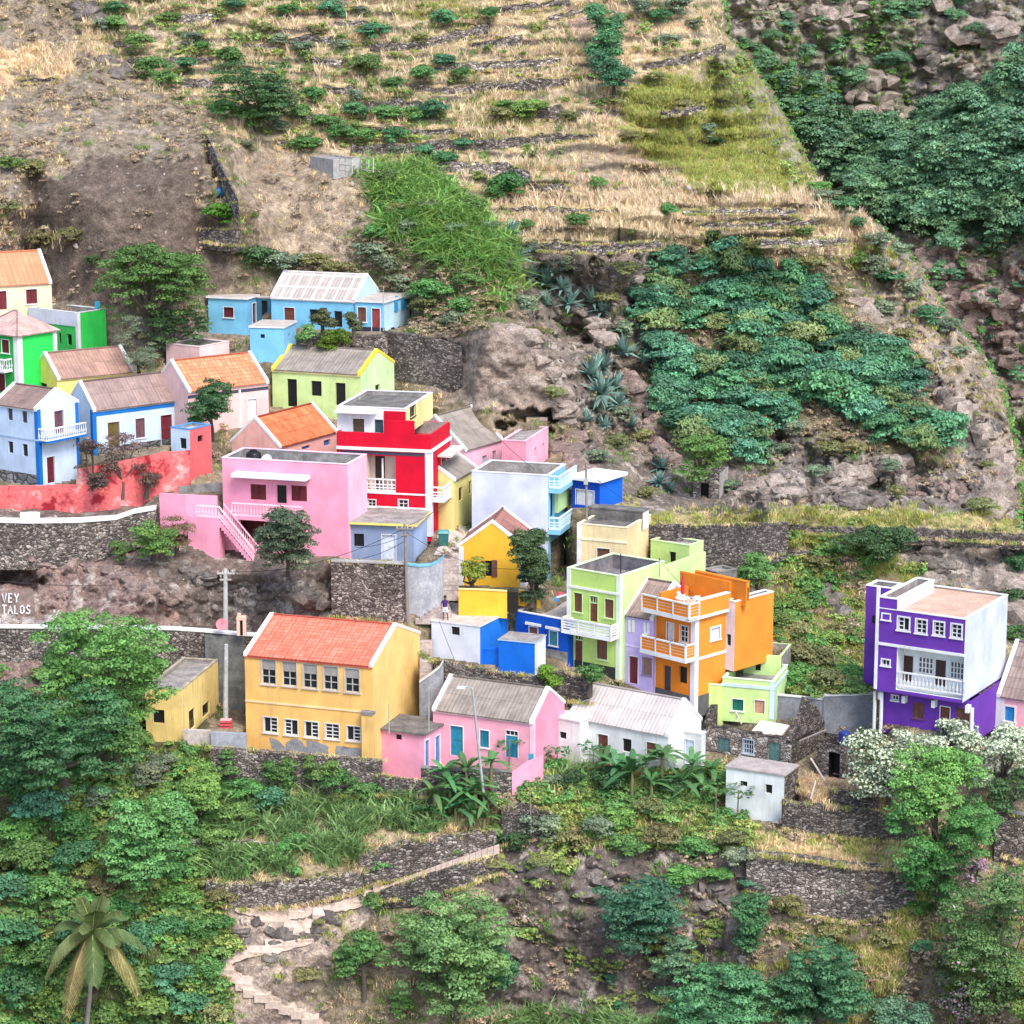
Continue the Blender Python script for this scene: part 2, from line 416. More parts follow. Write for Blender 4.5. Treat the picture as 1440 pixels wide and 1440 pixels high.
        s.panel(mb, s.F, H, fo, 0); s.panel(mb, s.S, H, so, 1); s.panel(mb, s.T, H, to, 0 if side is None else 1); s.panel(mb, s.B, H, [], 0)
        a, b, La, Lb, P0 = s.a, s.b, s.La, s.Lb, s.P0
        Z = Vector((0, 0, 1)); top = P0+Z*H
        root = s.root
        rm = rmat or GREYROOF
        if roof == 'flat':
            t = .18; p = parapet
            in0 = top+a*t+b*t; ia, ib = La-2*t, Lb-2*t
            cs = [in0, in0+a*ia, in0+a*ia+b*ib, in0+b*ib]
            oc = [top, top+a*La, top+a*La+b*Lb, top+b*Lb]
            pm = len(mats); mats.append(s.inner if hasattr(s, 'inner') else GREYROOF)
            for k in range(4):
                mb.poly([cs[k], cs[(k+1) % 4], cs[(k+1) % 4]-Z*p, cs[k]-Z*p], pm)
                mb.poly([oc[k], oc[(k+1) % 4], cs[(k+1) % 4], cs[k]], 0)
            r = MB(); r.obox(in0-Z*(p+.12), a*ia, b*ib, Z*.12); r.build('roof', rm, root)
            if cap:
                r = MB(); e = .03
                o0 = top-a*e-b*e; A = La+2*e; B_ = Lb+2*e; w = t+2*e
                r.obox(o0, a*A, b*w, Z*.06); r.obox(o0+b*(B_-w), a*A, b*w, Z*.06)
                r.obox(o0+b*w, a*w, b*(B_-2*w), Z*.06); r.obox(o0+b*w+a*(A-w), a*w, b*(B_-2*w), Z*.06)
                r.build('parapet_cap', cap, root)
        elif roof == 'slab':
            r = MB(); o_ = over
            r.obox(top-a*o_-b*o_+Z*.003, a*(La+2*o_), b*(Lb+2*o_), Z*slab); ro = r.build('roof', rm, root)
            if fascia:
                f = MB(); e = .02; o0 = top-a*(o_+e)-b*(o_+e)-Z*.03; A = La+2*(o_+e); B_ = Lb+2*(o_+e)
                f.obox(o0, a*A, b*e, Z*(slab+.02)); f.obox(o0+b*(B_-e), a*A, b*e, Z*(slab+.02))
                f.obox(o0+b*e, a*e, b*(B_-2*e), Z*(slab+.02)); f.obox(o0+b*e+a*(A-e), a*e, b*(B_-2*e), Z*(slab+.02))
                f.build('fascia', fascia, ro)
        elif roof in ('gable_a', 'gable_b'):
            if roof == 'gable_a': ud, Lu, wd, Lw, g0, g1 = a, La, b, Lb, 1, 1
            else: ud, Lu, wd, Lw, g0, g1 = b, Lb, a, La, 0, 0
            if apex is not None:
                fc = s.S if roof == 'gable_a' else s.F
                rise = fc.px(*s.c(*apex))[1]-H
            if rise is None: rise = .3*Lw
            rise = max(.5, rise); s.rise = rise
            mb.poly([top, top+wd*Lw, top+wd*Lw/2+Z*rise], g0); mb.poly([top+ud*Lu, top+ud*Lu+wd*Lw, top+ud*Lu+wd*Lw/2+Z*rise], g1)
            sl = math.hypot(Lw/2, rise); k = rise/(Lw/2)
            c0 = .26 if coping else -.12
            r = MB(); t = .07
            x0, x1 = c0, Lu-c0
            for side_ in (0, 1):
                def P(x, w, z):
                    ww = w if side_ == 0 else Lw-w
                    return top+ud*x+wd*ww+Z*(w*k+z)
                e = over
                A = [P(x0, -e, .015), P(x1, -e, .015), P(x1, Lw/2, .015), P(x0, Lw/2, .015)]
                B_ = [q+Z*t for q in A]
                U = [(x0, 0), (x1, 0), (x1, sl+e), (x0, sl+e)]
                r.poly(B_, 0, U); r.poly(A[::-1], 0, U[::-1])
                for q in range(4):
                    r.poly([A[q], A[(q+1) % 4], B_[(q+1) % 4], B_[q]], 0, [U[q], U[(q+1) % 4], U[(q+1) % 4], U[q]])
            ro = r.build('roof', rm, root)
            rc = MB()
            rc.tube([top+ud*x0+wd*Lw/2+Z*(rise+.09), top+ud*x1+wd*Lw/2+Z*(rise+.09)], .09, 6)
            rc.build('ridge_cap', s.ridge if hasattr(s, 'ridge') else rm, ro)
            if coping:
                for gx in (-.03, Lu-.25):
                    cm = MB()
                    for side_ in (0, 1):
                        def P(x, w, z):
                            ww = w if side_ == 0 else Lw-w
                            return top+ud*(gx+x)+wd*ww+Z*(w*k+z)
                        e = .12; w_ = .28
                        cm.hexa([P(0, -e, -.02), P(w_, -e, -.02), P(w_, Lw/2, -.02), P(0, Lw/2, -.02), P(0, -e, .22), P(w_, -e, .22), P(w_, Lw/2, .22), P(0, Lw/2, .22)])
                    cm.build('gable_coping', coping, root)
            if eave:
                em = MB()
                if roof == 'gable_a': em.obox(top-b*.10-Z*.16+a*.02, a*(La-.04), b*.098, Z*.13)
                else: em.obox(top-a*.10-Z*.16+b*.02, b*(Lb-.04), a*.098, Z*.13)
                em.build('eave_trim', eave, root)
        elif roof == 'hip':
            rise = rise or .25*min(La, Lb); e = .25
            i = min(La, Lb)/2
            c = [top-a*e-b*e, top+a*(La+e)-b*e, top+a*(La+e)+b*(Lb+e), top-a*e+b*(Lb+e)]
            if La >= Lb: r0, r1 = top+a*i+b*Lb/2+Z*rise, top+a*(La-i)+b*Lb/2+Z*rise; fs = [(c[0], c[1], r1, r0), (c[1], c[2], r1), (c[2], c[3], r0, r1), (c[3], c[0], r0)]
            else: r0, r1 = top+b*i+a*La/2+Z*rise, top+b*(Lb-i)+a*La/2+Z*rise; fs = [(c[0], c[1], r0), (c[1], c[2], r1, r0), (c[2], c[3], r1), (c[3], c[0], r0, r1)]
            r = MB()
            for f in fs:
                e0 = (f[1]-f[0]).normalized(); nrm = e0.cross(f[2]-f[0]).normalized(); dn = nrm.cross(e0)
                r.poly([q+Z*.03 for q in f], 0, [((q-f[0]).dot(e0), (q-f[0]).dot(dn)) for q in f])
            r.poly([q-Z*.05 for q in c][::-1], 0, [(0, 0)]*4)
            for q in range(4): r.poly([c[q]-Z*.05, c[(q+1) % 4]-Z*.05, c[(q+1) % 4]+Z*.03, c[q]+Z*.03], 0, [(0, 0)]*4)
            ro = r.build('roof', rm, root)
            rc = MB()
            for p, q in ((c[0], r0), (c[1], r0 if La < Lb else r1), (r0, r1)): rc.tube([p+Z*.06, q+Z*.06], .07, 5)
            rc.build('ridge_cap', rm, ro)
        w = mb.build('wall', mats, root)
        for o in fo: s.fit(s.F, o, trim)
        s.wallm = side or wall
        for o in so: s.fit(s.S, o, trim)
        for o in to: s.fit(s.T, o, trim)
        s.fo, s.so = fo, so
        return w
    def band(s, face, x, y, th, mat, out=.04, name='trim_band', s0=0.0, s1=None, h=None):
        hh = face.px(*s.c(x, y))[1] if h is None else h
        s1 = face.L if s1 is None else s1
        m = MB(); m.obox(face.pt(s0, hh-th/2, .002), face.d*(s1-s0), face.n*out, (0, 0, th)); return m.build(name, mat, s.root)
    def bands(s, hts, th, mat, out=.04, faces='FS', name='trim_band'):
        m = MB()
        for hh in hts:
            for f in faces:
                face = getattr(s, f); e = out if f == 'F' else 0
                m.obox(face.pt(-e, hh-th/2, .002), face.d*(face.L+e), face.n*out, (0, 0, th))
        return m.build(name, mat, s.root)
    def pil(s, pos, mat, w=.32, out=.035, h0=-.3, h1=None, name='corner_pilaster'):
        h1 = s.Hb-.01 if h1 is None else h1
        m = MB()
        def bx(face, x0, x1): m.obox(face.pt(x0, h0, .003), face.d*(x1-x0), face.n*out, (0, 0, h1-h0))
        if pos == 'C': bx(s.F, -out, w); bx(s.S, .003, w)
        if pos == 'L': bx(s.F, s.La-w, s.La+.01)
        if pos == 'R': bx(s.S, s.Lb-w, s.Lb+.01)
        return m.build(name, mat, s.root)
    def boxpx(s, face, x0, y0, x1, y1, d0, d1, mat, name, parent=None):
        a_, b_, h0, h1 = s.rect(face, x0, y0, x1, y1)
        m = MB(); m.obox(face.pt(a_, h0, d0), face.d*(b_-a_), face.n*(d1-d0), (0, 0, h1-h0)); return m.build(name, mat, parent or s.root)
    def boxm(s, face, s0, s1, h0, h1, d0, d1, mat, name, parent=None):
        m = MB(); m.obox(face.pt(s0, h0, d0), face.d*(s1-s0), face.n*(d1-d0), (0, 0, h1-h0)); return m.build(name, mat, parent or s.root)
    def plinth(s, hgt, mat, faces='FS'):
        m = MB()
        for f in faces:
            face = getattr(s, f); m.obox(face.pt(-.03 if f == 'F' else .004, -s.found, .003), face.d*(face.L+.03), face.n*.03, (0, 0, hgt+s.found))
        return m.build('plinth', mat, s.root)
def balustrade(root, pts, hgt, mat, style='baluster', name='balustrade', sp=.22, mat2=None):
    """pts: list of 3D points at floor level"""
    m = MB(); Z = Vector((0, 0, 1)); solid = MB()
    for p, q in zip(pts[:-1], pts[1:]):
        p, q = Vector(p), Vector(q); d = q-p; L = d.length; dn = d.normalized(); n = Vector((-dn.y, dn.x, 0)).normalized()
        m.obox(p-n*.07+Z*(hgt-.1), d, n*.14, Z*.1)
        if style == 'solid':
            m.obox(p-n*.05, d, n*.1, Z*(hgt-.11)); continue
        m.obox(p-n*.06, d, n*.12, Z*.1)
        if style == 'lattice':
            m.obox(p-n*.03+Z*.1, d, n*.03, Z*.12)
            k = max(2, int(L/.28))
            for i in range(k+1): m.obox(p+d*(i/k)-n*.04-dn*.035+Z*.1, dn*.07, n*.08, Z*(hgt-.2))
            for z in (.32, .54): m.obox(p-n*.035+Z*(z*hgt), d, n*.07, Z*.08)
        elif style == 'panel':
            solid.obox(p-n*.03+Z*.1, d, n*.06, Z*(hgt-.2))
            k = max(1, round(L/1.6))
            for i in range(k+1): m.obox(p+d*(i/k)-n*.07-dn*.05+Z*.0, dn*.1, n*.14, Z*(hgt))
            for z in (.3, .5, .7):
                m.obox(p-n*.036+Z*(z*hgt), d, n*.072, Z*.02)
        elif style == 'slatted':
            for z in (.22, .42, .62, .80): m.obox(p-n*.03+Z*(z*hgt), d, n*.06, Z*.12)
            k = max(1, round(L/1.5))
            for i in range(k+1): m.obox(p+d*(i/k)-n*.06-dn*.05, dn*.1, n*.12, Z*hgt)
        else:
            k = max(2, int(L/sp))
            for i in range(k+1):
                c = p+d*(i/k); w = .055
                m.obox(c-dn*w/2-n*w/2+Z*.1, dn*w, n*w, Z*(hgt-.2))
                m.obox(c-dn*.05-n*.05+Z*(.25*hgt), dn*.1, n*.1, Z*(.22*hgt))
    o = m.build(name, mat, root)
    if solid.v: solid.build('balustrade_panel', mat2, o)
    return o
# ------------------------------------------------------------------ the village
def C(r, g, b, k=.84): return tuple(round(x*k, 4) for x in S(r, g, b))
def PT(r, g, b, gr=.25): return paint(C(r, g, b), gr)
c1 = (0, 330, 4.5); c2 = (280, 360, 4.0); c3 = (200, 560, 4.5); c4 = (460, 520, 4.5); c5 = (600, 640, 4.5); c6 = (780, 700, 1440/340)
d1 = (180, 850, 4.0); d2 = (500, 900, 4.5); d3 = (760, 920, 4.0); d4 = (1100, 780, 1440/340); d7 = (0, 540, 4.5)
Zv = Vector((0, 0, 1))
NOFR = dict(fw=.03)
SILLW = WHITE
def X(**k): return k
# --- cream house with orange roof (top left)
h = House(c1, (325, 300), (-140, 328), 362, 480, 'cream_house', 'cream house with smooth orange roof at the left edge, highest in the village', dY=2, Lb=5)
h.body(PT(250, 238, 196), PT(225, 228, 246), F=[('shutter', 165, 345, 235, 437, X(mat=slats('dark_red_shutter_wood', (.16, .02, .03)))), ('door', -20, 357, 42, 475, X(mat=plain('dark_red_door', (.16, .02, .03))))],
       roof='gable_a', apex=(300, 118), rmat=sheets((.66, .22, .12), (.74, .27, .15), (.52, .17, .09), .6, 1.0, 'cream', blot=.1, corr=.3), coping=WHITE, eave=WHITE)
# --- green flat roofed block and green hip roofed house
h = House(c1, (490, 497), (182, 462), 668, 775, 'green_flat_house', 'bright green flat roofed house with a white parapet face, before the big tree', dY=3.5)
h.body(PT(70, 205, 100), PT(60, 225, 95), F=[('dark', 372, 622, 388, 690), ('dark', 425, 630, 455, 698)], roof='flat', parapet=.9, cap=WHITE, rmat=DARKROOF)
hh = h.F.px(*h.c(480, 582))[1]
h.boxm(h.F, .0, h.La, hh, h.H-.02, .004, .05, PT(222, 226, 240), 'white_parapet_face'); h.pil('C', WHITE, .25)
h.boxpx(h.S, 622, 425, 642, 470, -.4, -.15, plain('blue_pipe', C(70, 190, 225)), 'chimney_pipe')
h = House(c1, (110, 642), (-150, 612), 355, 1010, 'green_house', 'bright green two storey house with a faded pink hip roof and white corner pillars', dY=1.0)
h.body(PT(40, 178, 75), PT(50, 226, 95), F=[('shutter', 12, 665, 58, 748, X(mat=MAROON)), ('door', -12, 880, 34, 1010, X(mat=DOORM))], roof='hip', rise=1.55, rmat=sheets((.50, .33, .29), (.56, .38, .34), (.33, .22, .2), 1.0, 1.4, 'hip'))  # front is a darkened copy of the side green, its shade painted in
h.pil('C', WHITE, .45, .05); h.pil('R', WHITE, .4, .05)
b0 = h.rect(h.F, -60, 750, 75, 845)
h.boxm(h.F, h.rect(h.F, -60, 830, 80, 850)[0], h.La, b0[2]-.15, b0[2], .0, .9, WHITE, 'balcony_slab')
s0 = h.rect(h.F, -60, 830, 80, 850)[0]
balustrade(h.root, [h.F.pt(s0+.05, b0[2], .05), h.F.pt(s0+.05, b0[2], .82), h.F.pt(h.La-.1, b0[2], .82)], .9, WHITE)
# --- small yellow house with brown roof
h = House(c1, (360, 912), (852, 864), 205, 1030, 'yellow_house', 'small pale yellow house with a rusty brown sheet roof, behind the light blue house', dY=.8)
h.body(PT(252, 232, 140), PT(250, 226, 120), S=[('dark', 252, 938, 298, 985)], roof='gable_a', apex=(278, 757), rmat=sheets((.33, .20, .16), (.42, .25, .19), (.24, .15, .12), .9, 1.5, 'yel'), coping=PT(240, 236, 228), eave=PT(250, 230, 150))
# --- light blue house, right wing
LB = PT(206, 228, 250, .15); LBT = PT(20, 115, 200)
h = House(c1, (585, 1110), (1192, 1034), 425, 1400, 'light_blue_house', 'light blue cottage with a long brown roof and a strong blue band under the eave', dY=.5)
LBH = h
h.body(LB, LB, F=[('door', 682, 1185, 757, 1345, X(mat=plain('olive_door', (.12, .085, .03)))), ('shutter', 857, 1162, 917, 1285, X(mat=slats('plum_shutter_wood', (.16, .07, .085)))), ('door', 1018, 1140, 1090, 1335, X(mat=DOORM))],
       S=[('dark', 427, 1000, 459, 1030)] if False else (), roof='gable_a', apex=(462, 930), rmat=FIBB, coping=WHITE, eave=WHITE)
h.band(h.F, 588, 1140, .28, LBT, .03); h.pil('C', LBT, .3); h.pil('L', LBT, .35)
h.plinth(.55, stone((.10, .10, .11), (.17, .165, .17), (.26, .25, .25), 1.5))
# --- light blue house, two storey wing
h = House(c1, (235, 1107), (-40, 1068), 492, 1600, 'light_blue_tower_house', 'two storey light blue house with blue corners and small gable balcony, at left edge', dY=-.5)
LBT2 = h
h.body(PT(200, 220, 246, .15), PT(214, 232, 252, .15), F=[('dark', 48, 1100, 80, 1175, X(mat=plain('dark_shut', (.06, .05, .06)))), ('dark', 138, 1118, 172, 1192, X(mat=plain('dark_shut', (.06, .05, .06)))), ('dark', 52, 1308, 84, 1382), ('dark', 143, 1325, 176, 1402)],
       S=[('door', 343, 1112, 403, 1260, X(mat=slats('plum_shutter_wood', (.16, .07, .085)))), ('door', 297, 1405, 347, 1572, X(mat=DOORM))],
       roof='gable_a', apex=(362, 985), rmat=sheets((.24, .16, .14), (.30, .21, .18), (.16, .11, .1), .9, 1.4, 'lb2'), coping=WHITE, eave=WHITE)
h.pil('C', LBT, .3); h.pil('R', LBT, .3); h.pil('L', LBT, .25)
h.plinth(.9, stone((.14, .14, .15), (.2, .2, .21), (.28, .27, .28), 1.3), 'F')
fl = h.F.px(*h.c(230, 1300))[1]; h.bands([fl], .14, PT(180, 205, 240))
h.boxm(h.S, .0, h.Lb-.0, fl-.16, fl, .003, .9, LBT, 'balcony_slab')
balustrade(h.root, [h.S.pt(.02, fl, .06), h.S.pt(.02, fl, .84), h.S.pt(h.Lb-.1, fl, .84)], .9, WHITE, 'baluster')
# --- small light blue and pink hut at the end of the blue house
h = House(d7, (1200, 290), (1080, 275), 1335, 590, 'blue_and_pink_hut', 'tiny flat hut, one side light blue, other side salmon red, beside light blue cottage', dY=-1.2)
h.body(LB, paint(C(232, 110, 112), .6), F=[('dark', 1138, 342, 1180, 410)], S=[('dark', 1250, 325, 1284, 365)], roof='flat', parapet=.22, cap=PT(90, 150, 215), rmat=PT(190, 205, 230))
# --- pale pink flat block behind
h = House(c1, (1262, 712), (1050, 690), 1450, 850, 'pale_pink_block', 'pale pink flat roofed block beside the big dark tree', dY=2)
h.body(PT(240, 200, 196), PT(246, 214, 210), roof='flat', parapet=.3, cap=PT(246, 220, 216), rmat=CONC)
# --- pink cottage with orange tile roof
h = House((0, 0, 1), (264, 550), (377, 537), 218, 606, 'pale_pink_cottage', 'pale pink cottage with a ribbed orange tile roof, right of the dark round tree', dY=.8)
h.body(PT(250, 208, 204), PT(240, 200, 196), F=[('door', 348, 561, 361, 590, X(mat=plain('white_door', (.7, .74, .8)), transom=0))], roof='gable_a', apex=(240, 509), rmat=TILEO, coping=WHITE, eave=WHITE)
h.boxpx(h.F, 336, 548, 339, 604, .003, .03, WHITE, 'trim_strip'); h.band(h.F, 268, 558, .25, plain('dark_band', (.05, .05, .08)), .02)
# --- lime cottage with yellow gables
YEL = PT(250, 224, 70)
h = House(c2, (910, 668), (410, 638), 1097, 880, 'lime_cottage', 'pale lime cottage with grey brown roof edged in yellow, on the stone terrace', dY=3)
h.body(PT(212, 236, 160), PT(218, 246, 186), F=[('doordark', 496, 692, 551, 848), ('dark', 631, 703, 689, 788), ('doordark', 768, 714, 824, 845)], S=[('dark', 990, 722, 1018, 758)],
       roof='gable_a', apex=(992, 540), rmat=FIBG, coping=YEL, eave=PT(244, 240, 170))
# --- long blue house
SKY = PT(130, 200, 236, .15)
h = House(c2, (878, 254), (405, 232), 1018, 425, 'long_blue_house', 'long sky blue house with pale sheet roof and flat wings, highest on its own terrace', dY=2)
LONG = h
h.body(SKY, PT(196, 232, 246), F=[('door', 479, 290, 537, 388, X(mat=DOORB, transom=0)), ('dark', 622, 300, 680, 370), ('doordark', 760, 310, 805, 400)], roof='gable_a', apex=(945, 112),  # side paint paler than the front, its stronger light put into the colour
       rmat=sheets((.36, .31, .28), (.42, .37, .34), (.66, .62, .58), .95, 1.5, 'long', blot=.2, mort=.11), coping=WHITE, eave=WHITE)
w = House(c2, (1040, 263), (868, 254), 1185, 428, parent=h.root, like=h)
w.body(SKY, PT(200, 234, 248), F=[('shutter', 893, 288, 940, 370, X(mat=BROWN)), ('door', 972, 295, 1018, 425, X(mat=plain('red_door', (.30, .05, .05)), transom=0))], roof='slab', rmat=PALEROOF, over=.1, slab=.16, fascia=WHITE)
w.plinth(.35, plain('dark_plinth', (.03, .03, .05)), 'F')
for i, x in enumerate((1078, 1108, 1140, 1168)): w.boxpx(w.S, x, 402, x+18, 438, .004, .03, DARK, 'painted_stilt_gap')  # flat black boxes paint the shade between the stilts
t_ = tag(w.boxpx(w.S, 1096, 225, 1114, 312, .05, .09, plain('blue_towel', C(40, 160, 225)), 'towel'), 'first blue towel hanging on the side wall of the long blue house', 'towel', 'towels hung on the blue wall')
t2 = tag(w.boxpx(w.S, 1134, 215, 1152, 300, .05, .09, plain('blue_towel', C(40, 160, 225)), 'towel'), 'second blue towel hanging nearer the far corner of the blue wall', 'towel', 'towels hung on the blue wall')
for o in (t_, t2):
    mw = Vector(o.location)+w.root.location; o.parent = None; o.location = mw
w = House(c2, (265, 243), (50, 235), 330, 440, parent=h.root, like=h, off=.3)
w.body(SKY, PT(120, 190, 230), F=[('shutter', 138, 288, 194, 346, X(mat=MAROON))], S=[('door', 300, 265, 320, 392, X(mat=DOORM, transom=0))], roof='slab', rmat=PALEROOF, over=.12, slab=.14, fascia=WHITE)
w = House(c2, (402, 240), (318, 236), 420, 410, parent=h.root, like=h, off=-1.6, cp=False)
w.body(PT(60, 120, 150), SKY, F=[('doordark', 350, 250, 385, 360)], roof='slab', rmat=PALEROOF, over=.05, slab=.12)  # recessed front in a darkened sky blue, the shade of the recess painted in
h = House(c2, (475, 405), (285, 400), 545, 572, 'blue_outhouse', 'small sky blue flat roofed outhouse standing below the long blue house', dY=.5)
h.body(SKY, PT(140, 205, 240), F=[('dark', 345, 440, 370, 462)], S=[('dark', 502, 435, 512, 458)], roof='slab', rmat=PALEROOF, over=.06, slab=.12, fascia=WHITE)
# --- salmon house with rusty orange roof
h = House(c3, (862, 305), (1228, 206), 566, 440, 'salmon_house', 'salmon pink house with rust streaked bright orange roof, behind the pink flat house', dY=1.5)
h.body(PT(244, 180, 172), PT(244, 184, 172), F=[('dark', 1148, 262, 1190, 300, X(mat=plain('blue_glass', (.05, .15, .4)))), ('dark', 1010, 300, 1062, 322, X(mat=plain('blue_glass', (.05, .15, .4))))], roof='gable_a', apex=(710, 130), rmat=TILEX, coping=WHITE, eave=WHITE)
# --- red house
RED = PT(214, 0, 44, .12)
h = House(c4, (655, 415), (60, 402), 778, 1030, 'red_house', 'tall crimson red house with white bands, lattice balconies and a roof terrace', dY=2, ang=167)
RH = h
h.body(RED, RED, F=[('loggia', 252, 545, 434, 778, X(deep=1.1, rmat=PT(236, 214, 200))), ('grid', 258, 822, 308, 868, X(n=(2, 2))), ('grid', 452, 822, 512, 874, X(n=(2, 2)))],
       S=[('door', 722, 540, 752, 692, X(mat=DOORB)), ('dark', 735, 792, 772, 925, X(mat=plain('grey_door', (.25, .2, .18)))), ('void', 672, 990, 772, 1100, X(deep=1.5, rmat=DARK))], roof='flat', parapet=.9, rmat=PT(190, 60, 60))
y1 = h.F.px(*h.c(640, 515))[1]; y2 = h.F.px(*h.c(610, 792))[1]; y3 = h.F.px(*h.c(610, 880))[1]
h.bands([y1], .22, WHITE, .12); h.bands([y2, y3], .12, WHITE, .05, 'F')
h.boxm(h.F, .55, h.La-.3, y1-.42, y1-.2, .003, .02, plain('dark_band', (.05, .05, .08)), 'dark_band')
h.pil('C', PT(230, 232, 244), .42, .06, h1=y1-.12)
s0, s1, q0, q1 = h.rect(h.F, 252, 690, 434, 778)
balustrade(h.root, [h.F.pt(s0, q0, -.08), h.F.pt(s1, q0, -.08)], q1-q0, WHITE, 'lattice')
lw = MB(); lw.obox(h.F.pt((s0+s1)/2-.06, q0, -.5), h.F.d*.12, h.F.n*.12, (0, 0, 2.5)); lw.build('loggia_post', WHITE, h.root)
dd = h.rect(h.F, 280, 550, 340, 660); h.boxm(h.F, dd[0], dd[1], q0+.05, dd[3], -1.095, -1.05, plain('dark_door', (.05, .03, .03)), 'inner_door')
fb = h.S.px(*h.c(690, 800))[1]
h.boxm(h.S, .0, h.Lb+.5, fb-.15, fb, .065, 1.0, WHITE, 'balcony_slab')
balustrade(h.root, [h.S.pt(.06, fb, .12), h.S.pt(.06, fb, .92), h.S.pt(h.Lb+.4, fb, .92)], 1.0, WHITE, 'lattice')
h.boxm(h.S, h.Lb*.3, h.Lb+.3, y1-.75, y1-.62, .06, 1.1, PT(240, 210, 200), 'door_canopy')
# stepped red parapet + penthouse
pa = h.rect(h.F, 358, 322, 550, 415)
h.boxm(h.F, pa[0], pa[1], h.H-.05, pa[3], -.2, .0035, RED, 'stepped_parapet')
p = House(c4, (500, 250), (62, 240), 668, 412, parent=h.root, like=h, off=-.7, cp=False)
p.found = 0
p.body(PT(238, 238, 246), PT(250, 240, 165), F=[('dark', 163, 310, 235, 398, X(mat=plain('brown_pane', (.10, .06, .04)))), ('dark', 300, 315, 355, 400, X(mat=plain('teal_pane', (.03, .06, .08))))], S=[('grid', 525, 232, 556, 298, X(n=(1, 2), trim=plain('dark_metal', (.05, .05, .05))))], roof='flat', parapet=.3, cap=WHITE, rmat=DARKROOF)
p.boxpx(p.F, 360, 262, 498, 410, .003, .05, RED, 'red_wall_panel')
p.boxm(p.F, 2.2, p.La, p.H-.35, p.H-.2, .0, .7, WHITE, 'roof_fascia')
# --- pink big house
PK = PT(248, 166, 192, .12); PK_LIT = PT(252, 196, 216, .12)  # second pink is for the lit side, brighter light put into the paint
h = House(c3, (1300, 422), (505, 378), 1420, 1012, 'pink_house', 'large pink flat roofed house with white balustrade stairs and a grey inside parapet', dY=0)
PKH = h
h.inner = CONC
h.body(PK, PK_LIT, F=[('shutter', 686, 545, 784, 642, X(mat=MAROON, fw=.03, trim=PK)), ('doordark', 852, 550, 914, 665, X(fw=.03, trim=PK)), ('shutter', 944, 553, 1042, 652, X(mat=MAROON, fw=.03, trim=PK)), ('void', 625, 765, 850, 890, X(deep=1.0, rmat=plain('maroon_recess', (.10, .015, .03))))],
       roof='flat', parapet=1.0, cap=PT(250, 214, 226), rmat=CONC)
s0, s1, q0, q1 = h.rect(h.F, 595, 465, 1065, 497)
h.boxm(h.F, s0, s1, q0, q0+.28, .0, 1.0, PT(236, 238, 252), 'canopy')
s0, s1, q0, q1 = h.rect(h.F, 600, 660, 1048, 735)
fz = q0
h.boxm(h.F, s0, s1, fz-.28, fz, .0, 1.15, PK, 'balcony_slab')
balustrade(h.root, [h.F.pt(s0+.05, fz, 1.07), h.F.pt(s1-.05, fz, 1.07)], .95, PT(250, 214, 226), 'baluster', sp=.24)
# landing and stair running down to the right in front
ls0, ls1, lh0, lh1 = h.rect(h.F, 470, 745, 585, 960)
st0 = h.rect(h.F, 560, 745, 565, 800)[0]
sa = h.rect(h.F, 560, 790, 562, 792); sb = h.rect(h.F, 770, 985, 772, 987)
L0 = h.F.px(*h.c(560, 800))[0]; L1 = h.F.px(*h.c(775, 985))[0]
topz = fz; botz = h.F.px(*h.c(775, 985))[1]
m = MB(); n = 14
for i in range(n):
    s_a = L0+(L1-L0)*i/n; s_b = L0+(L1-L0)*(i+1)/n; z = topz-(topz-botz)*(i+1)/n
    m.obox(h.F.pt(min(s_a, s_b), z-.5, 1.2), h.F.d*abs(s_b-s_a), h.F.n*1.0, (0, 0, .5))
m.build('stairs', PK, h.root)
m = MB(); m.obox(h.F.pt(L0, -.3, 1.2), h.F.d*(ls1-L0+1.3), h.F.n*1.0, (0, 0, topz+.3)); m.build('landing', PK, h.root)
balustrade(h.root, [h.F.pt(ls1+.6, topz, 2.15), h.F.pt(L0, topz, 2.15), h.F.pt(L1, botz, 2.15)], .85, PT(250, 214, 226), 'baluster', sp=.24)
balustrade(h.root, [h.F.pt(L0, topz, 1.2), h.F.pt(L1, botz, 1.2)], .85, PT(250, 190, 206), 'baluster', sp=.24)
PKroof = h.P0+h.a*(h.La*.78)+h.b*(h.Lb*.45)+Zv*(h.H-1.0)
# --- slate blue house
h = House(c4, (548, 985), (150, 970), 648, 1215, 'slate_blue_house', 'small slate blue house with flat grey roof edged in yellow, behind the utility pole', dY=0)
h.body(PT(140, 156, 186), PT(176, 200, 236), F=[('dark', 170, 1037, 234, 1118), ('door', 347, 1045, 434, 1212, X(mat=plain('pale_door', (.55, .6, .72)), transom=0))], roof='slab', rmat=GREYROOF, over=.28, slab=.14, fascia=PT(250, 228, 120))  # side is the same slate blue lightened, painting its brighter light
# --- pale yellow house behind red
h = House(c4, (800, 700), (940, 618), 560, 1015, 'pale_yellow_house', 'pale yellow house with arched windows squeezed between the red and lavender houses', dY=3.5, Lb=6)
h.body(PT(250, 232, 150), PT(250, 232, 150), F=[('dark', 833, 742, 858, 828), ('dark', 896, 702, 914, 788)], roof='gable_a', rise=2.0, rmat=FIBG, coping=WHITE)
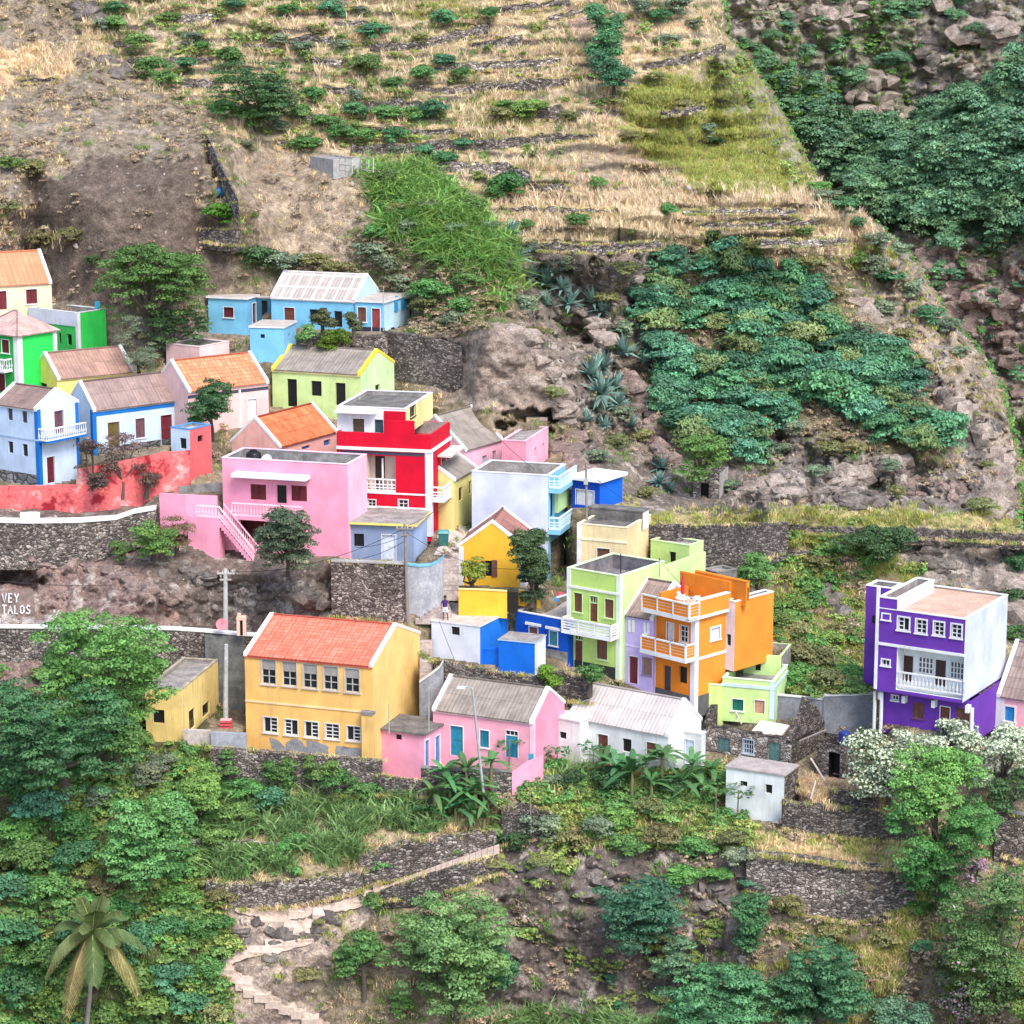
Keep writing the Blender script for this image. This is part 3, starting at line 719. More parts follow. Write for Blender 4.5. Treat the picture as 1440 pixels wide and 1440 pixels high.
# --- pink gabled house + pink flat block near the cave
h = House(c4, (868, 508), (1105, 438), 780, 640, 'pink_gabled_house', 'pink house with mossy grey roof and white ridge below the rock overhang', dY=5.0, Lb=5.5)
h.body(PT(246, 190, 210), PT(246, 190, 210), F=[('dark', 982, 542, 1012, 590, X(mat=plain('blue_grey_glass', (.3, .4, .5)))), ('dark', 1046, 512, 1068, 590, X(mat=plain('grey_shutter', (.3, .25, .26))))], roof='gable_a', rise=2.3, rmat=FIBG, coping=WHITE, eave=PT(240, 214, 224))
h = House(c4, (1258, 455), (1105, 447), 1400, 660, 'pink_block', 'pink flat roofed block standing against the cave mouth', dY=5.2)
h.body(PT(244, 160, 180), PT(248, 186, 208), S=[('dark', 1312, 490, 1326, 550, X(mat=plain('grey_shutter', (.3, .25, .26)))), ('dark', 1362, 462, 1374, 490)], roof='flat', parapet=.15, cap=PT(246, 196, 210), rmat=GREYROOF)  # left wall darker and right wall paler, light painted into the pinks
# --- lavender tall house
LAV = PT(216, 222, 246, .12); SK2 = PT(140, 205, 236)
h = House(c5, (770, 132), (285, 122), 918, 790, 'lavender_house', 'tall blank lavender white house with light blue balconies on its right side', dY=6.0, ang=163, Lb=4.6)
LH = h
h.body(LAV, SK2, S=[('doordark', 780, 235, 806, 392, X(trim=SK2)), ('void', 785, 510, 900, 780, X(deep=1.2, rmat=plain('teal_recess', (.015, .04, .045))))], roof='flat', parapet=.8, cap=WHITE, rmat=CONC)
f2 = h.S.px(*h.c(800, 190))[1]; f1 = h.S.px(*h.c(800, 450))[1]
for fz, nm in ((f2, 'a'), (f1, 'b')):
    h.boxm(h.S, 0.02, h.Lb, fz-.35, fz, .004, .9, SK2, 'balcony_slab')
    balustrade(h.root, [h.S.pt(.06, fz, .06), h.S.pt(.06, fz, .83), h.S.pt(h.Lb-.05, fz, .83)], .95, PT(214, 240, 250), 'lattice')
h.boxm(h.S, h.Lb*.35, h.Lb*.98, f1+.95, f2-.4, .004, .3, PT(206, 240, 170), 'lime_wall_panel')
# --- golden cottage
GOLD = PT(250, 192, 60, .15)
h = House(c5, (622, 592), (204, 592), 715, 840, 'golden_cottage', 'golden yellow cottage with white gable edges and brown roof, stairs at its left', dY=1.0, ang=171, Lb=5)
h.body(GOLD, WHITE, F=[('dark', 372, 668, 412, 768, X(fw=.02, trim=GOLD))], roof='gable_b', apex=(415, 428), rmat=sheets((.27, .12, .10), (.35, .17, .14), (.18, .08, .07), .9, 1.3, 'gold'), coping=WHITE)
h.boxpx(h.F, 342, 668, 372, 770, .02, .07, BROWN, 'shutter'); h.boxpx(h.F, 412, 664, 447, 770, .02, .07, BROWN, 'shutter')
h.pil('C', WHITE, .35, .03); h.pil('L', WHITE, .35, .03)
# --- royal blue house with white roof
h = House(c5, (1095, 172), (920, 150), 1240, 330, 'royal_blue_house', 'royal blue cube house with thick white slab roof at the foot of the cliff', dY=1.5)
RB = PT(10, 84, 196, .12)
h.body(PT(8, 72, 186, .12), PT(12, 100, 218, .12), F=[('door', 945, 222, 1058, 352, X(mat=plain('pale_grey_door', (.62, .62, .66)), transom=0))], roof='slab', rmat=PT(250, 246, 244), over=.3, slab=.22)  # brighter side blue carries the light in its colour
# --- beige house
h = House(c6, (432, 182), (135, 172), 600, 405, 'beige_house', 'beige flat house with one brown shutter above the lime house', dY=1.5, ang=157, Lb=5)
BG = PT(246, 222, 172)
h.body(BG, PT(244, 214, 166), F=[('shutter', 252, 302, 328, 385, X(mat=BROWN))], roof='flat', parapet=.2, rmat=DARKROOF, cap=PT(250, 232, 196))
h.band(h.F, 420, 266, .16, PT(252, 236, 206), .05); h.pil('L', WHITE, .3, .04)
up = House(c6, (525, 88), (205, 84), 560, 180, parent=h.root, like=h, off=-3.0, cp=False); up.found = .2
up.body(DARKROOF, WHITE, roof='slab', rmat=DARKROOF, over=.05, slab=.1)
# --- grey block ruin
h = House(c6, (968, 448), (885, 425), 1085, 545, 'grey_block_hut', 'unpainted grey block hut with flat roof between the lime house and the green slope', dY=3)
GB = concrete((.24, .22, .21), (.10, .092, .088), 'gb', 1.6)
h.body(GB, GB, roof='flat', parapet=.15, rmat=GREYROOF, cap=concrete((.3, .28, .26), (.15, .14, .13), 'gb2'))
h.boxpx(h.F, 886, 462, 930, 512, .004, .03, plain('pale_blue_panel', (.4, .6, .72)), 'blue_panel')
# --- lime house
LM = PT(196, 226, 124, .15); LM_LIT = PT(206, 240, 158, .15); LMT = PT(214, 238, 176)  # paler lime has the brighter light of right-hand walls put into its colour
h = House(c6, (390, 470), (75, 418), 655, 1062, 'lime_house', 'two storey lime green house with white slatted balcony and brown shutters', dY=.8)
LIME = h
h.inner = concrete((.22, .20, .21), (.10, .09, .095), 'limein')
h.body(LM, LM_LIT, F=[('shutter', 116, 567, 164, 680, X(mat=BROWN, trim=LMT)), ('door', 209, 587, 256, 738, X(mat=DOORB, transom=.5, trim=LMT)), ('shutter', 299, 605, 351, 716, X(mat=BROWN, trim=LMT)), ('door', 119, 820, 167, 1008, X(mat=DOORB, trim=LMT, transom=.35)), ('shutter', 251, 845, 314, 962, X(mat=BROWN, trim=LMT))], roof='flat', parapet=1.0, cap=PT(226, 244, 196), rmat=h.inner)
hc = h.F.px(*h.c(385, 575))[1]; h.bands([hc], .16, WHITE, .07, 'F'); h.pil('C', PT(226, 244, 214), .3); h.pil('L', WHITE, .3)
fb = h.F.px(*h.c(240, 800))[1]
h.boxm(h.F, .05, h.La-.2, fb-.16, fb, .004, 1.0, WHITE, 'balcony_slab')
balustrade(h.root, [h.F.pt(.1, fb, .1), h.F.pt(.1, fb, .94), h.F.pt(h.La-.25, fb, .94), h.F.pt(h.La-.25, fb, .1)], .95, WHITE, 'slatted')
h.plinth(.55, plain('black_plinth', (.03, .035, .03)), 'F')
m = MB(); m.obox(h.F.pt(h.La*.45, -.5, .05), h.F.d*(h.La*.5), h.F.n*1.4, (0, 0, .55)); m.build('door_step', PT(226, 220, 206), h.root)
w = House(c6, (803, 287), (572, 252), 887, 520, parent=h.root, like=None, dY=4.5, cp=False)
w.body(PT(200, 232, 144, .15), LM_LIT, F=[('doordark', 684, 322, 722, 430, X(fw=.02, trim=LM))], roof='flat', parapet=.2, cap=LMT, rmat=GREYROOF)
m = MB(); o = h.S.pt(h.S.px(*h.c(640, 500))[0], 0, 0)
m.obox(h.S.pt(h.Lb-.02, -.5, -.03), h.b*(5.5), -h.S.n*.2, (0, 0, h.F.px(*h.c(390, 470))[1]+.2)); m.build('side_wall', LM_LIT, h.root)
# --- lilac house
LI = PT(206, 186, 240, .12)
h = House(c6, (590, 724), (408, 692), 640, 1128, 'lilac_house', 'narrow lilac house with brown roof squeezed between lime and orange houses', dY=.8, Lb=5.5)
h.body(LI, LI, F=[('door', 444, 945, 496, 1122, X(mat=DOORM, trim=WHITE)), ('shutter', 526, 955, 576, 1056, X(mat=slats('tan_shutter', (.32, .19, .14)), trim=PT(150, 130, 160)))], roof='gable_a', rise=1.9, rmat=FIBB, coping=WHITE)
for x in (441, 463, 532, 552): h.boxpx(h.F, x, 728 if x < 500 else 745, x+14, 800 if x < 500 else 818, .003, .05, PT(240, 240, 236), 'vent_panel')
h.band(h.F, 585, 905, .1, PT(230, 220, 250), .03)
# --- orange house
OR = PT(238, 138, 42, .12); OR_LIT = PT(250, 152, 56, .12)  # second orange is a lit-side copy with brighter light painted in
h = House(c6, (838, 712), (592, 655), 1028, 1255, 'orange_house', 'three level orange house with white trimmed balconies and terrace furniture on the roof', dY=.2)
OH = h
h.body(OR, OR_LIT, F=[('door', 668, 745, 709, 868, X(mat=plain('pale_grey_door', (.62, .62, .62)), transom=0)), ('grid', 746, 762, 794, 862, X(n=(2, 3))), ('doordark', 649, 1000, 692, 1152, X(mat=plain('slate_door', (.05, .055, .075)))), ('dark', 741, 1005, 789, 1105)],
       S=[('grid', 930, 772, 984, 845, X(n=(1, 1), glass=plain('pale_glass', (.55, .62, .72)), fw=.1))], roof='slab', rmat=PT(240, 200, 180), over=.02, slab=.1)
zt = h.H; h.pil('C', PT(244, 240, 250), .34, .05); h.pil('L', WHITE, .22, .05)
bz = h.S.px(*h.c(860, 958))[1]; h.bands([bz], .2, WHITE, .06)
h.boxm(h.F, -.3, h.La+.3, zt-.12, zt+.08, .004, 1.0, WHITE, 'terrace_slab')
h.boxm(h.S, -1.0, h.Lb, zt-.11, zt+.09, .004, .3, WHITE, 'terrace_edge')
balustrade(h.root, [h.F.pt(h.La+.25, zt+.08, .94), h.F.pt(-.25, zt+.08, .94), h.F.pt(-.25, zt+.08, -.05)], 1.05, WHITE, 'panel', mat2=OR)
h.boxm(h.S, .1, h.Lb, zt+.1, zt+1.15, -.1, .25, OR_LIT, 'terrace_wall')
h.boxm(h.T, .5, h.Lb, zt+.1, zt+1.0, -.2, 0, OR, 'terrace_wall')
h.boxm(h.S, .1, h.Lb, zt+1.15, zt+1.22, -.12, .27, WHITE, 'terrace_coping')
fb = h.F.px(*h.c(810, 945))[1]
h.boxm(h.F, -.12, h.La+.3, fb-.2, fb, .06, 1.1, WHITE, 'balcony_slab')
balustrade(h.root, [h.F.pt(h.La+.22, fb, .15), h.F.pt(h.La+.22, fb, 1.03), h.F.pt(-.06, fb, 1.03), h.F.pt(-.06, fb, .1)], 1.05, WHITE, 'panel', mat2=OR)
h.plinth(.8, plain('grey_plinth', (.10, .10, .10)))
OTOP = h.P0+h.a*h.La*.45+h.b*h.Lb*.3+Zv*(zt+.1)
w = House(c6, (1075, 622), (1018, 614), 1305, 975, parent=h.root, like=h, off=-h.Lb+.15, cp=True)
w.body(PT(246, 232, 240), OR_LIT, F=[('dark', 1024, 812, 1050, 880)], roof='flat', parapet=.5, cap=WHITE, rmat=CONC)
w2 = House(c6, (1142, 505), (835, 545), 1160, 625, parent=h.root, like=w, off=-.6, cp=False); w2.found = 0.3
m = MB(); m.obox(w.T.pt(.4, w.H-.4, .0)-w.a*.0, w.b*.22, w.a*(4.5), (0, 0, 1.6)); m.build('terrace_back_wall', OR, h.root)
w2.body(OR, OR_LIT, F=(), S=[('doordark', 1146, 535, 1156, 618)], roof='slab', rmat=OR, over=0.03, slab=.06)
# low orange yard wall
h.boxpx(h.F, 560, 1138, 655, 1205, 2.2, 2.4, OR, 'yard_wall'); h.boxpx(h.F, 655, 1168, 735, 1215, 2.2, 2.4, OR, 'yard_wall')
h.boxpx(h.F, 552, 1128, 662, 1140, 2.15, 2.45, WHITE, 'yard_wall_coping')
# --- small lime house with ruin behind
h = House(c6, (1308, 1098), (1000, 1072), 1350, 1295, 'small_lime_house', 'small lime house with open roof terrace, green shutter and tan door', dY=.6, Lb=4.5)
h.inner = LM_LIT
h.body(PT(210, 236, 152), PT(206, 240, 170), F=[('shutter', 1058, 1200, 1124, 1268, X(mat=plain('green_shutter', (.01, .12, .08)))), ('door', 1191, 1206, 1250, 1285, X(mat=plain('tan_door', (.45, .24, .15)), transom=0))], roof='flat', parapet=.7, cap=PT(226, 244, 210), rmat=CONC)
hc = h.F.px(*h.c(1300, 1135))[1]; h.bands([hc], .22, PT(206, 226, 244), .06); h.pil('C', PT(210, 228, 246), .3)
w = House(c6, (1350, 945), (1125, 922), 1412, 1180, parent=h.root, like=h, off=-4.0)
w.body(LM_LIT, concrete((.32, .30, .28), (.14, .13, .12), 'rn', 2.0), F=[('dark', 1196, 950, 1228, 1030, X(fw=.02, trim=LM_LIT))], roof='flat', parapet=.6, rmat=CONC)
w = House(c6, (1000, 1120), (905, 1112), 1040, 1345, parent=h.root, like=h, off=.2)
w.body(PT(222, 244, 150), LM_LIT, roof='flat', parapet=.4, cap=PT(226, 244, 196), rmat=CONC)
# --- purple house
PU = PT(110, 58, 170, .10); PUW = paint(C(222, 230, 250, .74), .2)
h = House(d4, (1092, 388), (577, 318), 1345, 882, 'purple_house', 'tall purple house with blank white side wall and a white balustraded loggia', dY=-6.0)
PH = h; h.found = .0
gw = dict(n=(2, 3), bar=.07, fw=.09)
h.body(PU, PUW, F=[('grid', 690, 374, 756, 452, X(open=(0, .5), **gw)), ('grid', 798, 388, 859, 470, X(**gw)), ('grid', 904, 402, 963, 482, X(**gw)), ('grid', 1008, 416, 1068, 497, X(**gw)),
                   ('grid', 597, 354, 641, 388, X(n=(2, 1), fw=.08)), ('grid', 594, 626, 640, 662, X(n=(2, 1), fw=.08)), ('loggia', 680, 568, 1086, 835, X(deep=1.3, rmat=PT(240, 246, 250)))],
       roof='flat', parapet=.12, cap=WHITE, rmat=concrete(C(244, 206, 180, .62), C(226, 184, 160, .55), 'peach', .7))
bz = h.F.px(*h.c(1085, 600))[1]; h.band(h.F, 0, 0, .18, WHITE, .07, h=bz)
s0, s1, q0, q1 = h.rect(h.F, 680, 745, 1086, 812)
balustrade(h.root, [h.F.pt(s0, q0, -.1), h.F.pt(s1, q0, -.1)], 1.0, WHITE, 'baluster', sp=.26)
D = -1.29
for (x0, y0, x1, y1, kind) in ((692, 600, 778, 750, 'd'), (815, 612, 900, 705, 'g'), (915, 628, 973, 780, 'd'), (1005, 640, 1083, 738, 'g')):
    s0, s1, q0, q1 = h.rect(Face(h.F.pt(0, 0, D), h.F.d, h.F.n, h.La), x0, y0, x1, y1)
    if kind == 'd': h.boxm(h.F, s0, s1, q0, q1, D+.002, D+.06, plain('dark_brown_door', (.05, .025, .02)), 'loggia_door')
    else:
        g = h.boxm(h.F, s0, s1, q0, q1, D+.002, D+.03, plain('grey_glass', (.10, .10, .11), .2), 'loggia_window')
        m = MB()
        for q in range(5): m.obox(h.F.pt(s0+(s1-s0)*q/4-.04, q0, D+.03), h.F.d*.08, h.F.n*.04, (0, 0, q1-q0))
        for q in range(4): m.obox(h.F.pt(s0, q0+(q1-q0)*q/3-.03, D+.035), h.F.d*(s1-s0), h.F.n*.03, (0, 0, .06))
        m.build('frame', WHITE, g)
x = h.F.px(*h.c(566, 500))[0]
h.boxm(h.F, h.La-.02, h.La+.2, h.F.px(*h.c(566, 800))[1], h.H+1.4, -.1, .04, WHITE, 'white_downpipe_strip')
# stair tower at the left end
tw = House(d4, (686, 268), (577, 252), 905, 420, parent=h.root, like=h, off=.003, cp=False); tw.found = 0
tw.body(PU, PUW, roof='flat', parapet=1.0, cap=WHITE, rmat=CONC)
lf = House(d4, (660, 205), (500, 178), 720, 835, parent=h.root, like=h, off=-3.2, cp=False); lf.found = 0
lf.body(PU, PU, roof='flat', parapet=.3, cap=WHITE, rmat=CONC)
lf.boxpx(lf.F, 538, 362, 556, 405, .003, .05, DARK, 'vent_opening')
# recessed ground floor
g = House(d4, (1122, 882), (600, 800), 1300, 1080, parent=h.root, like=h, off=-.8)
g.H = h.z0-g.z0-.003
g.body(PU, PU, F=[('grid', 652, 838, 692, 868, X(n=(2, 1))), ('shutter', 782, 885, 842, 975, X(mat=BROWN, trim=PT(120, 70, 110))), ('door', 941, 906, 997, 1042, X(mat=DOORB)), ('shutter', 1038, 918, 1118, 1022, X(mat=BROWN, trim=PT(120, 70, 110)))], roof='none', H=g.H)
m = MB(); m.obox(h.P0+h.a*.01+h.b*.01-Zv*.06, h.a*(h.La-.02), h.b*(h.Lb-.02), Zv*.055); m.build('overhang_soffit', PU, h.root)
for x in (590, 738, 915, 1118):
    s0 = g.F.px(*h.c(x, 850))[0]; g.boxm(g.F, s0-.12, s0+.12, g.H-.75, g.H-.26, .003, .5, WHITE, 'corbel')
for x in (1130, 575, 535):
    s0 = h.F.px(*h.c(x, 950))[0]
    m = MB(); m.tube([h.F.pt(s0, g.z0-h.z0-1, .0 if x > 600 else -.4), h.F.pt(s0, -.255, .0 if x > 600 else -.4)], .12, 8); m.build('support_column', WHITE, h.root)
# --- pink house at the right edge
h = House(d4, (1282, 834), (1500, 868), 1190, 1045, 'pink_edge_house', 'pink cottage with brown roof, white gable edge and blue shutters at the right edge', dY=.8, Lb=6)
h.body(PT(250, 184, 194), PT(248, 190, 198), F=[('shutter', 1326, 906, 1383, 992, X(mat=plain('bright_blue_shutter', (.03, .25, .55)), fw=.12))], roof='gable_a', rise=3.0, rmat=sheets((.24, .18, .16), (.32, .25, .22), (.15, .11, .1), .8, .8, 'edge'), coping=WHITE, eave=WHITE)
h.pil('C', WHITE, .5, .05)
w = House(d4, (1245, 862), (1138, 866), 1262, 1065, parent=h.root, like=h, off=-.6)
w.body(PT(248, 190, 198), PT(248, 190, 198), F=[('door', 1186, 960, 1234, 1038, X(mat=plain('bright_blue_shutter', (.03, .25, .55)), transom=0))], roof='slab', rmat=GREYROOF, over=.1, slab=.1)
# --- school
OC = PT(248, 196, 116, .3); OC_LIT = PT(252, 208, 130, .2)  # side ochre painted lighter to show the light from the right
h = House(d1, (1378, 347), (655, 282), 1640, 880, 'school_house', 'large ochre two storey building with red tile roof and two rows of windows', 'school', dY=.5)
SCH = h
gwin = dict(n=(2, 3), bar=.06, fw=.07, trim=PT(200, 196, 190))
top_ = [(752, 312, 830, 450), (868, 325, 947, 460), (985, 338, 1063, 472), (1100, 350, 1180, 482), (1220, 362, 1300, 495)]
low_ = [(763, 635, 840, 722), (880, 648, 955, 735), (993, 660, 1070, 748), (1110, 672, 1187, 757), (1230, 685, 1307, 768)]
opn = [(.5, 1), (0, .45), (.5, 1), None, (.5, 1)]
h.body(OC, OC_LIT, F=[('grid', *q, X(blind=.4, **gwin)) for q in top_]+[('grid', *q, X(open=opn[i], n=(2, 4), bar=.07, fw=.05, trim=PT(225, 225, 225))) for i, q in enumerate(low_)],
       roof='gable_a', apex=(1508, 122), rmat=TILER, coping=PT(252, 224, 214), eave=PT(230, 110, 90))
bz = h.F.px(*h.c(1370, 608))[1]; h.bands([bz], .12, PT(250, 216, 170), .05, 'F')
# bare cement patches where the plaster has fallen
patches = [[(795, 750), (850, 765), (882, 800), (880, 836), (830, 835), (805, 800)], [(890, 775), (930, 755), (970, 765), (1000, 800), (1010, 765), (1060, 770), (1125, 795), (1130, 842), (1010, 836), (890, 822)], [(1172, 800), (1215, 795), (1230, 812), (1308, 805), (1308, 862), (1200, 855), (1168, 840)]]
gm = concrete((.30, .31, .33), (.20, .205, .215), 'patch', 2.0)
for pl in patches:
    ps = []
    for i in range(len(pl)):
        x0, y0 = pl[i]; x1, y1 = pl[(i+1) % len(pl)]
        for k in range(4):
            t = k/4; ps.append((x0+(x1-x0)*t+random.uniform(-6, 6), y0+(y1-y0)*t+random.uniform(-4, 4)))
    m = MB(); P = [h.F.px(*h.c(*q)) for q in ps]; m.poly([h.F.pt(a_, b_, .004) for a_, b_ in P]); m.build('cement_patch', gm, h.root)
cs = h.rect(h.F, 1330, 610, 1385, 872); h.boxm(h.F, -.1, cs[1], -.5, cs[3], .006, .5, PT(240, 196, 120, .6), 'corner_buttress')
h.boxm(h.F, -.15, cs[1]+.06, cs[3], cs[3]+.2, .004, .56, CONC, 'buttress_cap')
# --- small yellow house left of school
h = House(d1, (300, 482), (95, 470), 505, 770, 'small_yellow_house', 'small stained yellow flat roofed house between the big trees and the ochre school', dY=0)
h.body(paint(C(246, 214, 136), .7), paint(C(250, 222, 146), .7), F=[('dark', 140, 592, 205, 668)], S=[('doordark', 342, 586, 380, 700), ('dark', 418, 552, 460, 625)], roof='flat', parapet=.25, cap=concrete((.5, .44, .34), (.2, .17, .13), 'cap'), rmat=GREYROOF)
# --- pink house with grey roof
h = House(d2, (1125, 522), (490, 437), 1322, 850, 'pink_cottage', 'pink cottage with rough brown roof, turquoise doors and white gable edges', dY=1.0)
PC = PT(250, 176, 194, .12); TQ = plain('turquoise_wood', (.02, .23, .34)); TQS = slats('turquoise_slats', (.02, .23, .34))
h.body(PC, PT(246, 160, 186, .12), F=[('shutter', 787, 572, 845, 680, X(mat=TQS)), ('door', 950, 575, 1027, 745, X(mat=TQ, transom=.35)), ('door', 600, 545, 680, 735, X(mat=TQ, transom=0))], roof='gable_a', apex=(1216, 318), rmat=FIBG, coping=WHITE, eave=PT(252, 214, 222))
h.pil('C', PT(252, 206, 222), .25, .04)
w = House(d2, (432, 602), (143, 568), 570, 890, parent=h.root, like=h, off=2.6)
w.body(PT(250, 170, 196, .12), PT(250, 178, 202, .12), F=[('dark', 255, 598, 292, 632, X(fw=.02))], S=[('door', 440, 632, 466, 803, X(mat=plain('blue_door', (.05, .22, .45)))), ('shutter', 505, 605, 533, 783, X(mat=plain('blue_door', (.05, .22, .45))))], roof='slab', rmat=DARKROOF, over=.2, slab=.12)
# --- white house
WH = paint((.70, .71, .70), .3)
h = House(d3, (722, 455), (160, 349), 905, 650, 'white_house', 'long white cottage with pale sheet roof and raised white gables', dY=1.0)
h.body(WH, paint((.72, .73, .74), .2), F=[('door', 322, 452, 380, 596, X(mat=DOORB, transom=0)), ('dark', 462, 476, 512, 550), ('shutter', 596, 497, 655, 590, X(mat=BROWN))], roof='gable_a', apex=(806, 268), rmat=FIBL, coping=WHITE, eave=WHITE)
w = House(d3, (222, 383), (40, 360), 315, 625, parent=h.root, like=h, off=1.2)
w.body(WH, WH, F=[('dark', 107, 437, 146, 476)], roof='slab', rmat=WHITE, over=.08, slab=.1)
w = House(d3, (905, 455), (800, 440), 930, 655, parent=h.root, like=h, off=-2.0)
w.body(WH, WH, F=[('door', 814, 482, 864, 618, X(mat=plain('pale_blue_door', (.55, .62, .74)), transom=0))], roof='slab', rmat=WHITE, over=.04, slab=.1)
# --- small white cube
h = House(d3, (1373, 687), (1045, 637), 1450, 955, 'white_cube_hut', 'small white cube hut with two little dark windows and grey flat roof', dY=.5)
h.body(paint((.70, .73, .72), .3), STONE, F=[('dark', 1124, 714, 1164, 742), ('dark', 1266, 733, 1304, 783)], roof='slab', rmat=concrete((.42, .37, .35), (.27, .24, .23), 'cube'), over=.08, slab=.1)
# --- low white and blue blocks
BL = PT(12, 112, 224, .1)
h = House(c5, (338, 1085), (30, 1047), 515, 1318, 'white_and_blue_block', 'low flat block, white in front and bright blue sided, a person on top', dY=.8)
WB = h
h.body(PT(226, 232, 246, .12), PT(30, 124, 224, .1), F=[('dark', 156, 1086, 209, 1140)], roof='slab', rmat=concrete(C(244, 226, 216, .66), C(226, 200, 186, .55), 'pinkroof', .9), over=.03, slab=.1, fascia=WHITE)
h = House(c5, (685, 1190), (455, 1168), 742, 1392, 'blue_block', 'bright blue flat roofed shed with a white right side, before the royal blue house', dY=.2, Lb=2.2)
h.body(BL, PT(236, 242, 252), roof='slab', rmat=GREYROOF, over=.03, slab=.06, fascia=PT(190, 214, 240))
w = House(c5, (460, 1240), (345, 1232), 480, 1330, parent=h.root, like=h, off=-.4); w.body(BL, BL, roof='slab', rmat=BL, over=.02, slab=.05)
# --- royal blue row house
h = House(c5, (890, 1047), (563, 987), 920, 1292, 'royal_blue_row_house', 'royal blue house with white hooded windows and clutter on its flat roof', dY=1.2, Lb=6)
h.inner = CONC
h.body(PT(6, 82, 190, .12), PT(6, 82, 190, .12), F=[('shutter', 650, 1088, 703, 1150, X(mat=slats('rust_shutter', (.26, .10, .07)), hood=1)), ('shutter', 778, 1115, 828, 1205, X(mat=plain('green_blue_shutter', (.05, .22, .24)), hood=1))], roof='flat', parapet=.3, rmat=PALEROOF, cap=WHITE)
h.plinth(.5, CONC, 'F')
RROOF = h.P0+h.a*h.La*.5+h.b*h.Lb*.4+Zv*(h.H-.3); RRH = h
# --- roofless stone ruin, its annex, hut ruins on the hill
e6 = (980, 980, 6.0)
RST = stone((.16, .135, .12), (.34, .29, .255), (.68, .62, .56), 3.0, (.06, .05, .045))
h = House(e6, (800, 372), (45, 238), 1085, 565, 'stone_ruin', 'roofless stone ruin with pointed gable walls and faded teal doors', 'ruin', dY=.8)
RUIN = h
TEALD = plain('faded_teal_door', (.10, .19, .18), .8)
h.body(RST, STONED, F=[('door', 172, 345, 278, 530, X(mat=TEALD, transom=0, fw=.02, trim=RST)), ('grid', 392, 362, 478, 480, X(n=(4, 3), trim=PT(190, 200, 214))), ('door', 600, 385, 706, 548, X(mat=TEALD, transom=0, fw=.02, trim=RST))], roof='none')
top = h.P0+Zv*h.H; rz = random.Random(9)
for nm, (o, hh) in enumerate([(top, 2.5), (top+h.a*(h.La-.45), 2.5)]):
    m = MB(); n = 9
    prof = [(h.Lb*k/n, hh*(1-abs(2*k/n-1))*(1+rz.uniform(-.2, .15)) if 0 < k < n else 0.02) for k in range(n+1)]
    for k in range(n):
        (s0, z0), (s1, z1) = prof[k], prof[k+1]
        m.hexa([o+h.b*s0-Zv*.3, o+h.a*.45+h.b*s0-Zv*.3, o+h.a*.45+h.b*s1-Zv*.3, o+h.b*s1-Zv*.3, o+h.b*s0+Zv*z0, o+h.a*.45+h.b*s0+Zv*z0, o+h.a*.45+h.b*s1+Zv*z1, o+h.b*s1+Zv*z1])
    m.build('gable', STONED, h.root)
m = MB()
for k in range(14):
    z = rz.uniform(-.05, .22); m.obox(top+h.a*(h.La*k/14)-h.b*.02, h.a*(h.La/14), h.b*.5, Zv*z)
    z = rz.uniform(.1, .45); m.obox(top+h.a*(h.La*k/14)+h.b*(h.Lb-.5), h.a*(h.La/14), h.b*.5, Zv*z)
m.build('broken_wall_top', STONED, h.root)
m = MB(); m.obox(h.P0+h.a*.4+h.b*.5+Zv*.02, h.a*(h.La-.8), h.b*(h.Lb-1), Zv*.05); m.build('floor', concrete((.4, .35, .3), (.2, .17, .15), 'rfl'), h.root)
m = MB(); o = top+h.a*(h.La*.18)+h.b*.55-Zv*.25; m.hexa([o, o+h.a*2.2, o+h.a*2.2+h.b*1.6+Zv*.5, o+h.b*1.6+Zv*.5, o+Zv*.1, o+h.a*2.2+Zv*.1, o+h.a*2.2+h.b*1.6+Zv*.6, o+h.b*1.6+Zv*.6]); m.build('fallen_ceiling_slab', PT(240, 226, 220, .4), h.root)
w = House(e6, (1250, 415), (1010, 385), 1290, 690, parent=h.root, like=h, off=-.8, Lb=2.0)
w.body(STONED, STONED, F=[('void', 1112, 470, 1205, 688, X(deep=.8, rmat=DARK))], roof='none')
c48 = (120, 0, 2.88)
h = House(c48, (1004, 645), (910, 632), 1030, 692, 'hill_hut', 'tiny unfinished grey block hut at the end of the hillside path', 'hut', dY=-5, Lb=2.5)
h.body(concrete((.42, .41, .40), (.28, .27, .265), 'hut', 2.0), roof='flat', parapet=.1, rmat=GREYROOF)
m = MB()
for x in (1.2, 2.2, 3.4):
    for y in (0, 2.0): m.obox(h.P0-h.a*x+h.b*y, h.a*.08, h.b*.08, Zv*(h.H+.3))
for z in (.1, h.H*.6, h.H+.2):
    for y in (.0, 2.0): m.obox(h.P0-h.a*3.4+h.b*(y-.003)+Zv*z, h.a*2.28, h.b*.07, Zv*.07)
m.build('pole_frame', plain('pale_timber', (.5, .42, .36), .9), h.root)
h4 = (680, 360, 3.6)
h = House(h4, (1195, 1100), (1062, 1092), 1312, 1228, 'cliff_hut_ruin', 'little grey stone ruin overgrown with creeper at the foot of the cliff', 'ruin', dY=11, Lb=3)
h.body(STONEL, concrete((.40, .37, .34), (.22, .2, .185), 'ch', 1.5), F=[('void', 1100, 1150, 1140, 1226, X(deep=.6, rmat=DARK))], roof='none')
g = MB(); g.poly([at(713.5, 831, Ytab(858)-.9), at(728.5, 831, Ytab(858)-.9), at(728.5, 861, Ytab(858)-.9), at(713.5, 861, Ytab(858)-.9)]); 
o = g.build('x', DARK); bpy.data.objects.remove(o)
